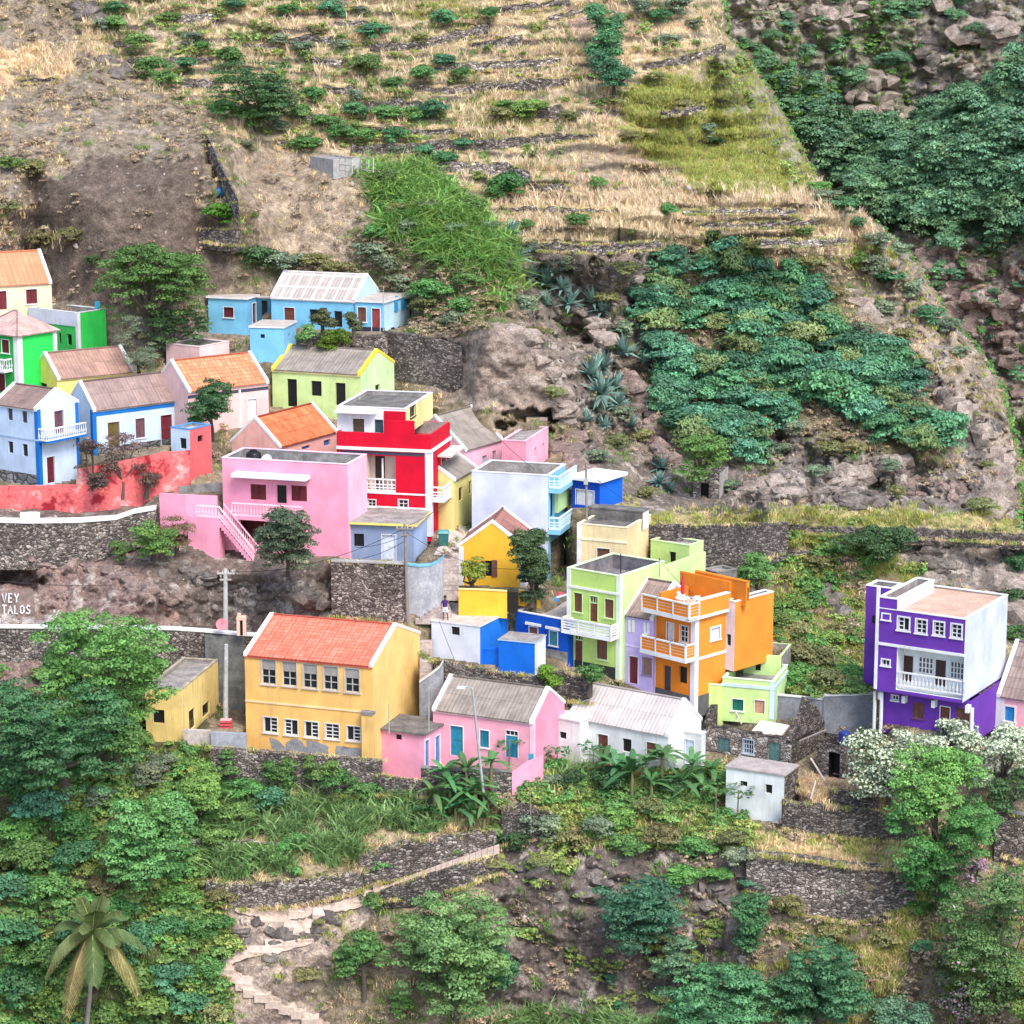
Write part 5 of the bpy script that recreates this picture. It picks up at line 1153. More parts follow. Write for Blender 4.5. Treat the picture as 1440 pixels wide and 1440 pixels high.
# ------------------------------------------------------------------ ground regions: polygon, colour A, colour B, roughness
SOIL = (.115, .088, .070); SOIL2 = (.155, .118, .094); TAN = (.42, .33, .24); STRAW = (.56, .43, .27); DRYG = (.30, .24, .165); ROCK = (.26, .225, .20); ROCKD = (.13, .112, .10); ROCKL = (.40, .35, .31)
GRN = (.085, .11, .04); YGR = (.27, .28, .09); FORG = (.04, .075, .04); PINKR = (.30, .205, .175); RED_ = (.19, .115, .10); PATH = (.50, .39, .31); BRG = (.17, .14, .09)
REG = [
 ('base', [(-400, -400), (2000, -400), (2000, 2000), (-400, 2000)], BRG, DRYG, .5),
 ('spur', spur, (.21, .17, .13), (.27, .22, .16), .8),
 ('plot', [(40, 255), (150, 215), (285, 230), (300, 330), (330, 345), (330, 400), (140, 440), (60, 420), (20, 340)], SOIL, SOIL2, .35),
 ('spurstraw', [(5, 75), (60, 68), (112, 72), (100, 105), (20, 112), (0, 140), (-100, 150), (-100, 60)], STRAW, (.46, .29, .19), .2),
 ('tanslope', [(330, 200), (420, 205), (520, 250), (518, 400), (430, 372), (352, 350)], TAN, (.27, .21, .15), .4),
 ('terr', [(62, -300), (1000, -300), (1020, 40), (1100, 160), (1150, 250), (1250, 330), (1190, 368), (930, 342), (700, 342), (640, 250), (520, 232), (430, 210), (330, 190), (200, 110), (120, 60)], (.54, .42, .27), (.35, .285, .175), .3),
 ('redbit', [(440, 5), (480, 0), (490, 25), (450, 32)], (.3, .19, .14), TAN, .2), ('redbit', [(190, 25), (220, 20), (215, 55), (190, 50)], (.33, .22, .17), TAN, .2), ('redbit', [(800, 20), (850, 10), (840, 40), (800, 45)], (.40, .26, .19), TAN, .2),
 ('bare', [(840, 205), (920, 195), (930, 250), (860, 262), (800, 250)], (.38, .28, .21), DRYG, .3),
 ('ygreen', [(870, 130), (960, 110), (1060, 170), (1100, 200), (1140, 260), (1060, 280), (960, 260), (900, 220), (860, 180)], YGR, (.32, .27, .12), .3),
 ('ridgegreen', [(980, 80), (1030, 60), (1100, 150), (1150, 250), (1190, 290), (1150, 280), (1060, 190), (1000, 150)], (.22, .23, .15), (.30, .27, .17), .3),
 ('corn', [(700, 268), (900, 262), (1180, 280), (1240, 330), (1190, 362), (1000, 338), (740, 338)], STRAW, (.40, .31, .19), .2),
 ('reed', [(514, 246), (600, 236), (690, 300), (730, 390), (714, 448), (650, 430), (590, 385), (565, 330), (516, 335)], (.10, .13, .045), (.08, .085, .04), .3),
 ('scrub', [(350, 360), (505, 375), (512, 325), (600, 320), (720, 430), (700, 462), (600, 472), (420, 400)], (.15, .13, .08), (.20, .16, .10), .4),
 ('boulder', [(615, 480), (655, 455), (715, 440), (760, 470), (785, 540), (800, 600), (760, 605), (700, 590), (640, 560), (600, 545), (640, 520)], (.32, .25, .20), (.19, .15, .125), .84),
 ('cliff', [(705, 345), (930, 340), (1000, 360), (930, 385), (915, 470), (925, 560), (965, 640), (1010, 720), (960, 735), (800, 705), (800, 600), (780, 520), (745, 450), (720, 380)], (.27, .215, .17), (.155, .13, .11), 1.5),
 ('midslope', [(1000, 350), (1190, 370), (1240, 420), (1330, 600), (1345, 660), (1000, 660), (930, 560), (915, 470), (930, 385)], (.24, .19, .125), (.15, .135, .08), .7),
 ('ridgeslope', [(1190, 372), (1262, 355), (1340, 440), (1440, 620), (1440, 740), (1340, 660), (1330, 600), (1250, 480)], (.38, .30, .22), (.24, .20, .16), 1.25),
 ('rockband', [(1245, 480), (1290, 500), (1370, 570), (1400, 640), (1370, 650), (1320, 560), (1260, 510)], (.13, .115, .105), (.22, .19, .17), 1.6),
 ('lowrock', [(1000, 650), (1120, 600), (1250, 640), (1345, 655), (1440, 640), (1440, 722), (1150, 722), (990, 728)], (.25, .21, .18), (.16, .135, .12), 1.5),
 ('ledge', [(850, 712), (1020, 716), (1150, 712), (1300, 722), (1440, 726), (1440, 752), (1250, 742), (900, 745)], (.30, .29, .11), (.38, .32, .16), .3),
 ('slope', [(1030, 755), (1120, 742), (1230, 750), (1300, 800), (1225, 980), (1100, 985), (1090, 860)], (.20, .20, .075), (.27, .21, .12), .4),
 ('slopebrown', [(1060, 775), (1090, 800), (1150, 850), (1220, 920), (1215, 975), (1180, 900), (1110, 850), (1050, 790)], (.30, .215, .15), (.22, .18, .11), .4),
 ('slopebrown', [(1155, 800), (1230, 805), (1220, 870), (1180, 850)], (.34, .22, .15), (.26, .19, .12), .4),
 ('rightcliff', [(1240, 752), (1440, 760), (1600, 770), (1600, 1000), (1420, 1000), (1420, 850), (1320, 815)], (.17, .145, .13), (.36, .31, .27), 1.5),
 ('roadcliff', [(-300, 700), (240, 690), (330, 760), (560, 790), (620, 870), (345, 890), (-300, 884)], (.22, .165, .135), (.14, .112, .095), 1.0),
 ('pinkcliff', [(-300, 800), (20, 800), (90, 775), (180, 790), (240, 850), (250, 884), (-300, 884)], PINKR, (.24, .165, .14), 1.1),
 ('rubble', [(-300, 862), (60, 858), (120, 878), (100, 886), (-300, 886)], (.55, .49, .45), (.35, .3, .27), .6),
 ('low', [(-300, 900), (240, 900), (300, 1060), (560, 1120), (700, 1120), (720, 1180), (310, 1260), (320, 1440), (300, 1700), (-300, 1700)], (.085, .10, .042), (.14, .115, .07), .5),
 ('cleft', [(0, 915), (60, 920), (50, 985), (0, 985)], (.30, .21, .18), (.2, .14, .12), .6),
 ('pathdirt', [(330, 1270), (440, 1255), (520, 1262), (560, 1280), (480, 1320), (430, 1390), (470, 1440), (440, 1500), (330, 1500), (310, 1370)], (.46, .36, .285), (.26, .2, .165), .5),
 ('maizeground', [(280, 1190), (480, 1180), (700, 1130), (700, 1170), (500, 1225), (290, 1245)], (.38, .30, .19), (.2, .17, .09), .3),
 ('lowcliff', [(690, 1195), (760, 1165), (1080, 1195), (1110, 1290), (1060, 1360), (900, 1440), (830, 1500), (690, 1420)], (.125, .10, .09), (.18, .145, .125), .95),
 ('bankgreen', [(720, 1090), (800, 1080), (1020, 1080), (1060, 1150), (1080, 1195), (760, 1185)], (.15, .16, .065), (.25, .21, .11), .4),
 ('plotstraw', [(1100, 1100), (1180, 1085), (1290, 1140), (1290, 1158), (1180, 1142), (1100, 1132)], (.48, .30, .19), (.40, .28, .19), .3),
 ('strip', [(1060, 1172), (1150, 1176), (1290, 1186), (1292, 1225), (1180, 1218), (1060, 1204)], (.36, .35, .13), (.48, .36, .2), .2),
 ('lowrightsoil', [(1040, 1258), (1200, 1295), (1290, 1300), (1440, 1260), (1440, 1600), (1040, 1600)], (.155, .122, .10), (.23, .19, .11), .7),
 ('rightgrass', [(1215, 1340), (1250, 1270), (1290, 1230), (1310, 1290), (1270, 1380), (1230, 1390)], (.30, .30, .11), (.25, .22, .12), .4),
]
FARREG = [
 ('farbase', [(900, -400), (2000, -400), (2000, 1000), (900, 1000)], (.33, .295, .26), (.21, .20, .14), 1.4),
 ('fargreen', [(1180, -100), (1300, -100), (1280, 120), (1240, 200), (1180, 140)], (.14, .16, .085), (.22, .2, .16), 1.2),
 ('farcliffgreen', [(1020, 60), (1170, 130), (1180, 190), (1120, 190)], (.13, .155, .07), (.2, .18, .12), 1.0),
 ('forest', [(1120, 190), (1250, 185), (1290, 200), (1440, 85), (1600, 0), (1600, 340), (1340, 345), (1260, 330), (1160, 260)], FORG, (.06, .09, .05), .5),
 ('redrock', [(1290, 360), (1600, 380), (1600, 620), (1400, 540)], RED_, (.26, .22, .19), 1.5),
]
TERR = inpoly([p for nm, p, *_ in REG if nm == 'terr'][0], wu, wv)
ph = (V+26*fbm(U/170, V/120, 81, 3)+.035*(U-600))/np.interp(U, [200, 600, 1000], [19, 21, 24])
phi = 1-(ph-np.floor(ph)); tz = np.where(TERR & ~FAR, 1.0, 0.0)
for _ in range(2): tz = (tz+np.roll(tz, 4, 0)+np.roll(tz, -4, 0)+np.roll(tz, 4, 1)+np.roll(tz, -4, 1))/5
sm = np.clip((phi-.5)/.45, 0, 1); sm = sm*sm*(3-2*sm)
TSTEP = (sm-phi)*1.5*tz
brk = np.clip(fbm(U/70, ph*.9, 83, 4)*2.4+.62, 0, 1)*np.clip((.46-phi)*9, 0, 1)*np.clip(phi*12, 0, 1)*tz
RID = np.zeros(U.shape, int); RN = {}
colA = np.zeros(U.shape+(3,)); rough = np.zeros(U.shape)
nmix = np.clip(fbm(U/26, V/18, 21, 5, .6)*1.5+.5, 0, 1)[..., None]
for regs, cond in ((REG, np.ones(U.shape, bool)), (FARREG, FAR)):
    for nm, poly, a_, b_, rg in regs:
        ins = inpoly(poly, wu, wv) & cond
        c = np.array(a_)*(1-nmix)+np.array(b_)*nmix
        colA[ins] = c[ins]; rough[ins] = rg; RID[ins] = RN.setdefault(nm, len(RN)+1)
colA = colA*(1-brk[..., None]*.85)+np.array([.095, .08, .07])*brk[..., None]*.85
def inreg(name, X, Y_):
    return np.any([inpoly(p, X, Y_) for nm, p, *_ in REG+FARREG if nm == name], axis=0)
# smooth the roughness a little then displace
rs = rough.copy()
for _ in range(3):
    rs = (rs+np.roll(rs, 3, 0)+np.roll(rs, -3, 0)+np.roll(rs, 3, 1)+np.roll(rs, -3, 1))/5
rr = fbm(U/55, V/42, 31, 6, .5, True); r2 = fbm(U/140, V/120, 41, 3); r3 = fbm(U/16, V/11, 51, 4, .55)
gull = fbm(U/26+.15*V/26, V/150, 61, 4, .5, True)
disp = rs*(1.6*rr+.6*r3+.35*gull)*np.where(rs > .9, 1.0, .7)+1.1*r2
crag = fbm(wu/24+V/60, wv/60-U/90, 91, 5, .55, True); big = fbm(wu/70, wv/62, 95, 4, .5, True)
RK = np.clip((rs-.85)/.4, 0, 1)
disp = disp+RK*(1.5*crag+1.9*big)
Ym = Ym+TSTEP*hm+disp*hm*np.where(V > 742, .75, 1)
for i in range(len(gv)-2, -1, -1): Ym[i] = np.maximum(Ym[i], Ym[i+1]-.10*GS)
# the ground stays behind every house face and wall, and meets their feet
def clampface(fc, H, foot=14):
    P = [proj(fc.pt(0, 0)), proj(fc.pt(fc.L, 0)), proj(fc.pt(fc.L, H)), proj(fc.pt(0, H))]
    u0 = min(p[0] for p in P)-3; u1 = max(p[0] for p in P)+3; v0 = min(p[1] for p in P)-4; v1 = max(p[1] for p in P)+foot+2
    i0, i1 = max(0, int((v0-gv[0])/GS)), min(len(gv), int((v1-gv[0])/GS)+2); j0, j1 = max(0, int((u0-gu[0])/GS)), min(len(gu), int((u1-gu[0])/GS)+2)
    if i1 <= i0 or j1 <= j0: return
    uu, vv = U[i0:i1, j0:j1], V[i0:i1, j0:j1]
    dx = (uu-720)/FPX; b_ = (720-vv)/FPX; dy = cp_+b_*sp_; dz = -sp_+b_*cp_
    den = dx*fc.n.x+dy*fc.n.y; num = fc.o.x*fc.n.x+fc.o.y*fc.n.y
    t = num/np.where(np.abs(den) < 1e-4, 1e-4, den); s_ = (t*dx-fc.o.x)*fc.d.x+(t*dy-fc.o.y)*fc.d.y; h_ = CAMZ+t*dz-fc.o.z; yf = t*dy
    sub = Ym[i0:i1, j0:j1]
    ins = (s_ > -.25) & (s_ < fc.L+.25) & (h_ > -.02) & (h_ < H+.1) & (den < 0)
    sub[ins] = np.maximum(sub[ins], yf[ins]+.35)
    ft_ = (s_ > -.1) & (s_ < fc.L+.1) & (h_ <= -.02) & (h_ > -.7) & (den < 0)
    sub[ft_] = np.minimum(sub[ft_], yf[ft_]+.25)
for fc, H_ in FACES: clampface(fc, H_)
for PQ in WALLQ:
    for k in range(len(PQ)-1):
        (ua, ta, ba, ya), (ub, tb, bb, yb) = PQ[k], PQ[k+1]
        j0, j1 = int((min(ua, ub)-1-gu[0])/GS), int((max(ua, ub)+1-gu[0])/GS)+1
        i0, i1 = max(0, int((min(ta, tb)-2-gv[0])/GS)), int((max(ba, bb)-gv[0])/GS)+1
        j0 = max(0, j0); j1 = min(len(gu), j1)
        if j1 > j0 and i1 > i0: Ym[i0:i1, j0:j1] = np.maximum(Ym[i0:i1, j0:j1], max(ya, yb)+.2)
# hollows in the rock
for (u_, v_, a_, b_, d_) in ((748, 598, 34, 20, 3.2), (808, 470, 24, 15, 4), (1300, 540, 16, 16, 2.5), (1325, 580, 14, 18, 2.5), (20, 815, 40, 18, 3), (1285, 515, 14, 12, 2)):
    e_ = ((wu-u_)/a_)**2+((wv-v_)/b_)**2; Ym += d_*np.clip(1.3-e_, 0, 1)**.5*(hm > .01)
# far mountain
cl = np.interp(U, [1000, 1200, 1290, 1440, 1600], [350, 268, 225, 82, -40])
Yf = np.where(V > cl, 262+(742-V)*.045+np.clip(1440-U, -200, 400)*.05, 330+(200-V)*.03)
tt = np.clip((V-cl)/26+.5, 0, 1); Yf = (262+(742-V)*.045+np.clip(1440-U, -200, 400)*.05)*tt+(318-(V)*.03)*(1-tt)
Yf = Yf+rs*(2.4*rr+.5*gull+.9*r3)+4*fbm(U/200, V/200, 71, 3)
YG = np.where(FAR, Yf, Ym)
def Yg(u, v): return bil(YG, gu[0], gv[0], GS, np.asarray(u, float), np.asarray(v, float))
XYZ = at_np(U, V, YG)
nr, nc = U.shape
idx = np.arange(nr*nc).reshape(nr, nc)
quads = np.stack([idx[1:, :-1], idx[1:, 1:], idx[:-1, 1:], idx[:-1, :-1]], -1).reshape(-1, 4)
def fastmesh(name, verts, quads, smooth=True):
    me = bpy.data.meshes.new(name); nv = len(verts); nf = len(quads); k = quads.shape[1]
    me.vertices.add(nv); me.vertices.foreach_set('co', np.ascontiguousarray(verts, np.float32).ravel())
    me.loops.add(nf*k); me.polygons.add(nf)
    me.polygons.foreach_set('loop_start', np.arange(0, nf*k, k, dtype=np.int32)); me.loops.foreach_set('vertex_index', np.ascontiguousarray(quads, np.int32).ravel())
    if smooth: me.polygons.foreach_set('use_smooth', np.ones(nf, bool))
    me.update(calc_edges=True); return me
tm = fastmesh('hillside', XYZ.reshape(-1, 3), quads)
ca = tm.attributes.new('ground', 'FLOAT_COLOR', 'POINT')
ca.data.foreach_set('color', np.concatenate([colA, np.clip(rs/1.6, 0, 1)[..., None]], -1).astype(np.float32).ravel())
def ground_mat():
    m, nt, N, bs = newmat('ground'); L = nt.links.new
    at_ = node(nt, 'ShaderNodeAttribute', attribute_name='ground'); tc = node(nt, 'ShaderNodeTexCoord'); oc = tc.outputs['Object']
    n1 = node(nt, 'ShaderNodeTexNoise', i_Scale=1.6, i_Detail=8.0, i_Roughness=.72); L(oc, n1.inputs['Vector'])
    r1 = ramp(nt, [(.30, .45), (.5, .95), (.68, 1.5)]); L(n1.outputs[0], r1.inputs[0])
    c = mixc(nt, at_.outputs['Color'], r1.outputs[0], 1, 'MULTIPLY')
    mp = node(nt, 'ShaderNodeMapping'); mp.inputs['Scale'].default_value = (1, 1, 1.5); L(oc, mp.inputs[0])
    v = node(nt, 'ShaderNodeTexVoronoi', i_Scale=1.1, i_Randomness=1.0); L(mp.outputs[0], v.inputs['Vector'])
    nd = node(nt, 'ShaderNodeTexNoise', i_Scale=2.0, i_Detail=3.0); L(oc, nd.inputs['Vector'])
    # pale rock faces where it is rough
    n2 = node(nt, 'ShaderNodeTexNoise', i_Scale=.55, i_Detail=9.0, i_Roughness=.7); L(oc, n2.inputs['Vector'])
    r2 = ramp(nt, [(.54, 0), (.60, 1)]); L(n2.outputs[0], r2.inputs[0])
    mm = node(nt, 'ShaderNodeMath', operation='MULTIPLY'); L(r2.outputs[0], mm.inputs[0])
    ra = ramp(nt, [(.42, 0), (.62, .85)]); L(at_.outputs['Alpha'], ra.inputs[0]); L(ra.outputs[0], mm.inputs[1])
    c = mixc(nt, c, (.47, .41, .36), mm.outputs[0])
    n5 = node(nt, 'ShaderNodeTexNoise', i_Scale=.8, i_Detail=9.0, i_Roughness=.75); L(mp.outputs[0], n5.inputs['Vector'])
    r5 = ramp(nt, [(.36, 1), (.44, 0)]); L(n5.outputs[0], r5.inputs[0])
    m5 = node(nt, 'ShaderNodeMath', operation='MULTIPLY'); L(r5.outputs[0], m5.inputs[0]); L(ra.outputs[0], m5.inputs[1])
    c = mixc(nt, c, (.075, .066, .062), m5.outputs[0])
    # grit
    n3 = node(nt, 'ShaderNodeTexNoise', i_Scale=7.0, i_Detail=6.0, i_Roughness=.7); L(oc, n3.inputs['Vector'])
    r3 = ramp(nt, [(.32, .5), (.52, 1.0), (.70, 1.55)]); L(n3.outputs[0], r3.inputs[0])
    c = mixc(nt, c, r3.outputs[0], .9, 'MULTIPLY')
    L(c, bs.inputs['Base Color']); bs.inputs['Roughness'].default_value = .95; bs.inputs['Specular IOR Level'].default_value = .1
    hs = mixc(nt, n1.outputs[0], n3.outputs[0], .35); hs = mixc(nt, hs, n2.outputs[0], .4)
    b = node(nt, 'ShaderNodeBump', i_Strength=1.0, i_Distance=.55); L(hs, b.inputs['Height']); L(b.outputs[0], bs.inputs['Normal'])
    return m
tm.materials.append(ground_mat())
ter = bpy.data.objects.new('hillside', tm); COL.objects.link(ter); tag(ter, kind='structure')
# ------------------------------------------------------------------ vegetation
def foliage(name, col, trans=.25, hvar=.03, vvar=.25):
    k = ('fol', name, col)
    if k in MATS: return MATS[k]
    m, nt, N, bs = newmat(name); L = nt.links.new
    at_ = node(nt, 'ShaderNodeAttribute', attribute_name='tint')
    c = mixc(nt, col, at_.outputs['Color'], 1, 'MULTIPLY')
    oi = node(nt, 'ShaderNodeObjectInfo')
    hs = node(nt, 'ShaderNodeHueSaturation'); L(c, hs.inputs['Color'])
    mr = node(nt, 'ShaderNodeMapRange'); mr.inputs[3].default_value = .5-hvar; mr.inputs[4].default_value = .5+hvar; L(oi.outputs['Random'], mr.inputs[0]); L(mr.outputs[0], hs.inputs['Hue'])
    m2 = node(nt, 'ShaderNodeMath', operation='MULTIPLY'); m2.inputs[1].default_value = 7.31; L(oi.outputs['Random'], m2.inputs[0])
    m3 = node(nt, 'ShaderNodeMath', operation='FRACT'); L(m2.outputs[0], m3.inputs[0])
    mv = node(nt, 'ShaderNodeMapRange'); mv.inputs[3].default_value = 1-vvar; mv.inputs[4].default_value = 1+vvar; L(m3.outputs[0], mv.inputs[0]); L(mv.outputs[0], hs.inputs['Value'])
    L(hs.outputs[0], bs.inputs['Base Color']); bs.inputs['Roughness'].default_value = .55; bs.inputs['Specular IOR Level'].default_value = .3
    tr = node(nt, 'ShaderNodeBsdfTranslucent'); L(hs.outputs[0], tr.inputs[0])
    mx = node(nt, 'ShaderNodeMixShader'); mx.inputs[0].default_value = trans
    L(bs.outputs[0], mx.inputs[1]); L(tr.outputs[0], mx.inputs[2]); L(mx.outputs[0], N['Material Output'].inputs[0])
    MATS[k] = m; return m
BARK = plain('bark', (.10, .08, .065), .9)
BARKG = plain('grey_bark', (.20, .18, .16), .9)
def leafmesh(name, P, Nrm, size, tint, mat, asp=.55, rg=None):
    """diamond leaves at P facing Nrm"""
    rg = rg or rng; n = len(P)
    Nrm = Nrm/np.linalg.norm(Nrm, axis=1, keepdims=True).clip(1e-6)
    t = rg.normal(size=(n, 3)); t -= (t*Nrm).sum(1, keepdims=True)*Nrm; t /= np.linalg.norm(t, axis=1, keepdims=True).clip(1e-6)
    b = np.cross(Nrm, t); s = size[:, None]*.5
    V_ = np.stack([P-t*s, P+b*s*asp+t*s*.15, P+t*s, P-b*s*asp+t*s*.15], 1).reshape(-1, 3)
    Q = np.arange(n*4).reshape(n, 4)
    me = fastmesh(name, V_, Q, False)
    a_ = me.attributes.new('tint', 'FLOAT_COLOR', 'FACE')
    a_.data.foreach_set('color', np.concatenate([tint, np.ones((n, 1))], 1).astype(np.float32).ravel())
    me.materials.append(mat); return me
def crown_pts(rx, ry, rz, lobes, clumps, leaves, cr, rg, flat=.6, low=-.8, full=False):
    """returns leaf positions, normals, clump id, lobe centres: leaf clumps sit on the skins of several lobes"""
    L = []
    for i in range(lobes):
        for _ in range(50):
            d = rg.normal(size=3); d /= np.linalg.norm(d)
            if d[2] > low: break
        r = rg.uniform(.4, .78)
        if full: th_ = rg.uniform(0, 6.283); L.append(np.array([math.cos(th_)*r*rx, math.sin(th_)*r*ry, rg.uniform(-.72, .72)*rz]))
        else: L.append(d*r*np.array([rx, ry, rz]))
    L = np.array(L); lr = rg.uniform(.30, .48, lobes)*min(rx, ry, rz*1.3)*1.15
    ci = rg.integers(0, lobes, clumps)
    d = rg.normal(size=(clumps, 3)); d[:, 2] = np.where(rg.random(clumps) < (.35 if full else .72), np.abs(d[:, 2]), d[:, 2]); d /= np.linalg.norm(d, axis=1, keepdims=True)
    c = L[ci]+d*(lr[ci]*rg.uniform(.75, 1.1, clumps))[:, None]
    dn = c/np.array([rx, ry, rz]); k = (np.abs(dn)**(3.2 if full else 2)).sum(1)**(1/(3.2 if full else 2)); c = np.where((k > 1.0)[:, None], c/k.clip(1e-3)[:, None]*rg.uniform(.92, 1.05, clumps)[:, None], c)
    li = np.repeat(np.arange(clumps), leaves); n = len(li)
    e = rg.normal(size=(n, 3)); e[:, 2] = np.abs(e[:, 2])*.9-.2; e /= np.linalg.norm(e, axis=1, keepdims=True)
    crr = cr*rg.uniform(.7, 1.3, clumps)
    P = c[li]+e*(crr[li]*rg.uniform(.55, 1.0, n))[:, None]*np.array([1, 1, flat])
    Nn = e*.8+np.array([0, 0, .55])+rg.normal(size=(n, 3))*.35
    return P, Nn, li, L, lr
def tints(li, rg, var=.28, leafvar=.22, yellow=.15):
    k = li.max()+1; cv = 1+rg.uniform(-var, var, k); yv = rg.uniform(0, yellow, k)
    t = (cv[li]*(1+rg.uniform(-leafvar, leafvar, len(li))))[:, None]*np.ones((1, 3))
    t[:, 0] *= 1+yv[li]*2; t[:, 1] *= 1+yv[li]*.7; return t
def tree(name, label, cat, ub, vb, cu, cv_, wpx, hpx, mat, lobes=9, clumps=170, leaves=34, cr=.55, leaf=.26, bark=BARK, seed=0, group=None, dY=0, depth=None, trunk_r=.16, flat=.6, flowers=None, low=-.8, yellow=.15, var=.28, asp=.55, Y=None, full=True):
    """ub, vb: foot; cu, cv_: crown centre; wpx, hpx: crown size (photo pixels)"""
    rg = np.random.default_rng(100+seed)
    Y = Y if Y is not None else float(Yg(ub, vb)); base = at(ub, vb, Y); Yc = Y+dY; cc = at(cu, cv_, Yc); k = Yc/FPX
    rx, rz = wpx*k/2, hpx*k/2; ry = depth/2 if depth else rx*.9
    root = empty(name, base, label, cat, group)
    clumps = int(clumps*.62); leaves = int(leaves*2.0); cr *= 1.28; leaf *= .80; flat *= .8
    P, Nn, li, L, lr = crown_pts(rx, ry, rz, lobes, clumps, leaves, cr, rg, flat, low, full and 'umbrella' not in name)
    sz = leaf*rg.uniform(.6, 1.35, len(P)); tn = tints(li, rg, var, .22, yellow)
    off = np.array(cc-base)
    me = leafmesh('crown', P+off, Nn, sz, tn, mat, asp, rg); o = bpy.data.objects.new('crown', me); COL.objects.link(o); o.parent = root
    tb = MB(); fk = Vector(off)*.45; fk.z = max(.3, (off[2]-rz)*.6+.3*abs(off[2])) if off[2] > rz else max(.2, off[2]*.3)
    fkp = base+fk
    tb.tube([base+Vector((0, 0, -.6)), base+fk*.5+Vector((.06, 0, 0)), fkp], [trunk_r*1.3, trunk_r, trunk_r*.85], 8)
    for q in L[:10]:
        tip = Vector(q)+cc; mid = (tip+fkp)/2+Vector(rg.normal(size=3)*.18)+Vector((0, 0, -.1)); tb.tube([fkp, mid, tip], [trunk_r*.7, trunk_r*.42, .03], 6)
    tb.build('trunk', bark, root)
    if flowers:
        fm, nf, fs, fr = flowers
        sel = rg.choice(len(P), nf, replace=nf > len(P)); fp = P[sel]*fr+rg.normal(size=(nf, 3))*.06
        fme = leafmesh('blossom', fp+off, Nn[sel]+rg.normal(size=(nf, 3))*.3, fs*rg.uniform(.6, 1.3, nf), np.ones((nf, 3))*rg.uniform(.75, 1.1, (nf, 1)), fm, .9, rg)
        fo = bpy.data.objects.new('blossom', fme); COL.objects.link(fo); fo.parent = root
    return root
BRIGHT = foliage('bright_leaves', (.135, .275, .07)); MID = foliage('green_leaves', (.10, .225, .065)); TEAL = foliage('blue_green_leaves', (.07, .20, .10)); DARKL = foliage('dark_leaves', (.055, .115, .045))
OLIVE = foliage('olive_leaves', (.20, .22, .09)); GREYL = foliage('grey_green_leaves', (.16, .225, .145)); LIMEL = foliage('lime_leaves', (.30, .36, .06)); BANL = foliage('banana_leaves', (.085, .22, .075), .35); TEAL2 = foliage('far_tree_leaves', (.12, .265, .145))
WFLOW = foliage('white_flowers', (.70, .76, .55), .3, 0, .05); PFLOW = foliage('pink_flowers', (.62, .33, .48), .3, 0, .05)
T = tree
T('broad_tree', 'big bright green tree with a dense round crown before the lower road wall', 'tree', 148, 1085, 143, 942, 192, 150, BRIGHT, 15, 420, 40, .62, .30, seed=1, dY=-1.5, trunk_r=.3)
T('spreading_tree', 'dark blue green spreading tree at the left edge below the bright tree', 'tree', 95, 1130, 78, 1035, 222, 150, TEAL, 16, 420, 42, .62, .30, seed=2, dY=-2.2, trunk_r=.28, flat=.45)
T('broad_tree', 'round green tree crown filling the gap left of the small yellow house', 'tree', 165, 1090, 152, 1015, 80, 105, MID, 8, 160, 36, .55, .28, seed=3, dY=-2.4, trunk_r=.2)
T('umbrella_tree', 'wide umbrella shaped dark green tree with thick dark trunk behind the green houses', 'tree', 212, 492, 208, 405, 182, 112, foliage('umbrella_leaves', (.065, .16, .04)), 22, 460, 40, .6, .28, seed=4, dY=-1, trunk_r=.34, flat=.5, low=-.5)
T('umbrella_tree', 'lower dark crown hanging under the umbrella tree by the blue outhouse', 'tree', 240, 492, 245, 465, 95, 55, DARKL, 8, 120, 34, .5, .28, seed=5, dY=-1.2, flat=.45)
T('feathery_tree', 'small feathery grey green tree between the green block and the umbrella tree', 'tree', 195, 535, 193, 487, 55, 85, GREYL, 8, 130, 46, .42, .18, seed=6, dY=-2.5, asp=.3)
T('round_tree', 'dark round tree beside the pale pink cottage and the blue hut', 'tree', 298, 618, 295, 567, 62, 66, DARKL, 14, 300, 40, .42, .22, seed=7, dY=-2.6, trunk_r=.14)
T('grey_shrub_tree', 'dusty dark green tree beside the balustrade stairs of the pink house', 'tree', 404, 808, 405, 760, 84, 96, foliage('dusty_leaves', (.09, .135, .08)), 18, 420, 44, .42, .2, seed=8, dY=-3.2, trunk_r=.14)
T('leafy_bush', 'bright green bush hanging over the road wall left of the pink yard wall', 'bush', 215, 788, 214, 756, 62, 56, BRIGHT, 8, 120, 36, .42, .24, seed=9, dY=-1.2)
T('dry_bush', 'brownish thin bush right of the bright bush on the upper road wall', 'bush', 248, 782, 248, 750, 44, 46, foliage('dry_leaves', (.19, .16, .08)), 8, 80, 26, .4, .2, seed=10, dY=-1)
T('leafy_bush', 'small green bush growing from the cliff under the upper road', 'bush', 170, 785, 170, 772, 34, 28, MID, 5, 50, 30, .35, .2, seed=11, dY=-.8)
T('bright_tree', 'tall bright green tree in front of the white flowering hedge at lower right', 'tree', 1310, 1250, 1318, 1105, 130, 100, BRIGHT, 12, 260, 40, .5, .25, seed=12, dY=-1.5, trunk_r=.22)
T('bright_tree', 'lower spreading crown of fresh green under the tall bright tree', 'tree', 1330, 1262, 1330, 1172, 158, 120, foliage('fresh_leaves', (.105, .235, .065)), 13, 300, 40, .5, .25, seed=13, dY=-1.8, trunk_r=.22)
T('dark_tree', 'darker green crown at the foot of the bright tree above the pink flowers', 'tree', 1320, 1285, 1312, 1232, 90, 75, MID, 8, 150, 38, .45, .25, seed=14, dY=-1.0)
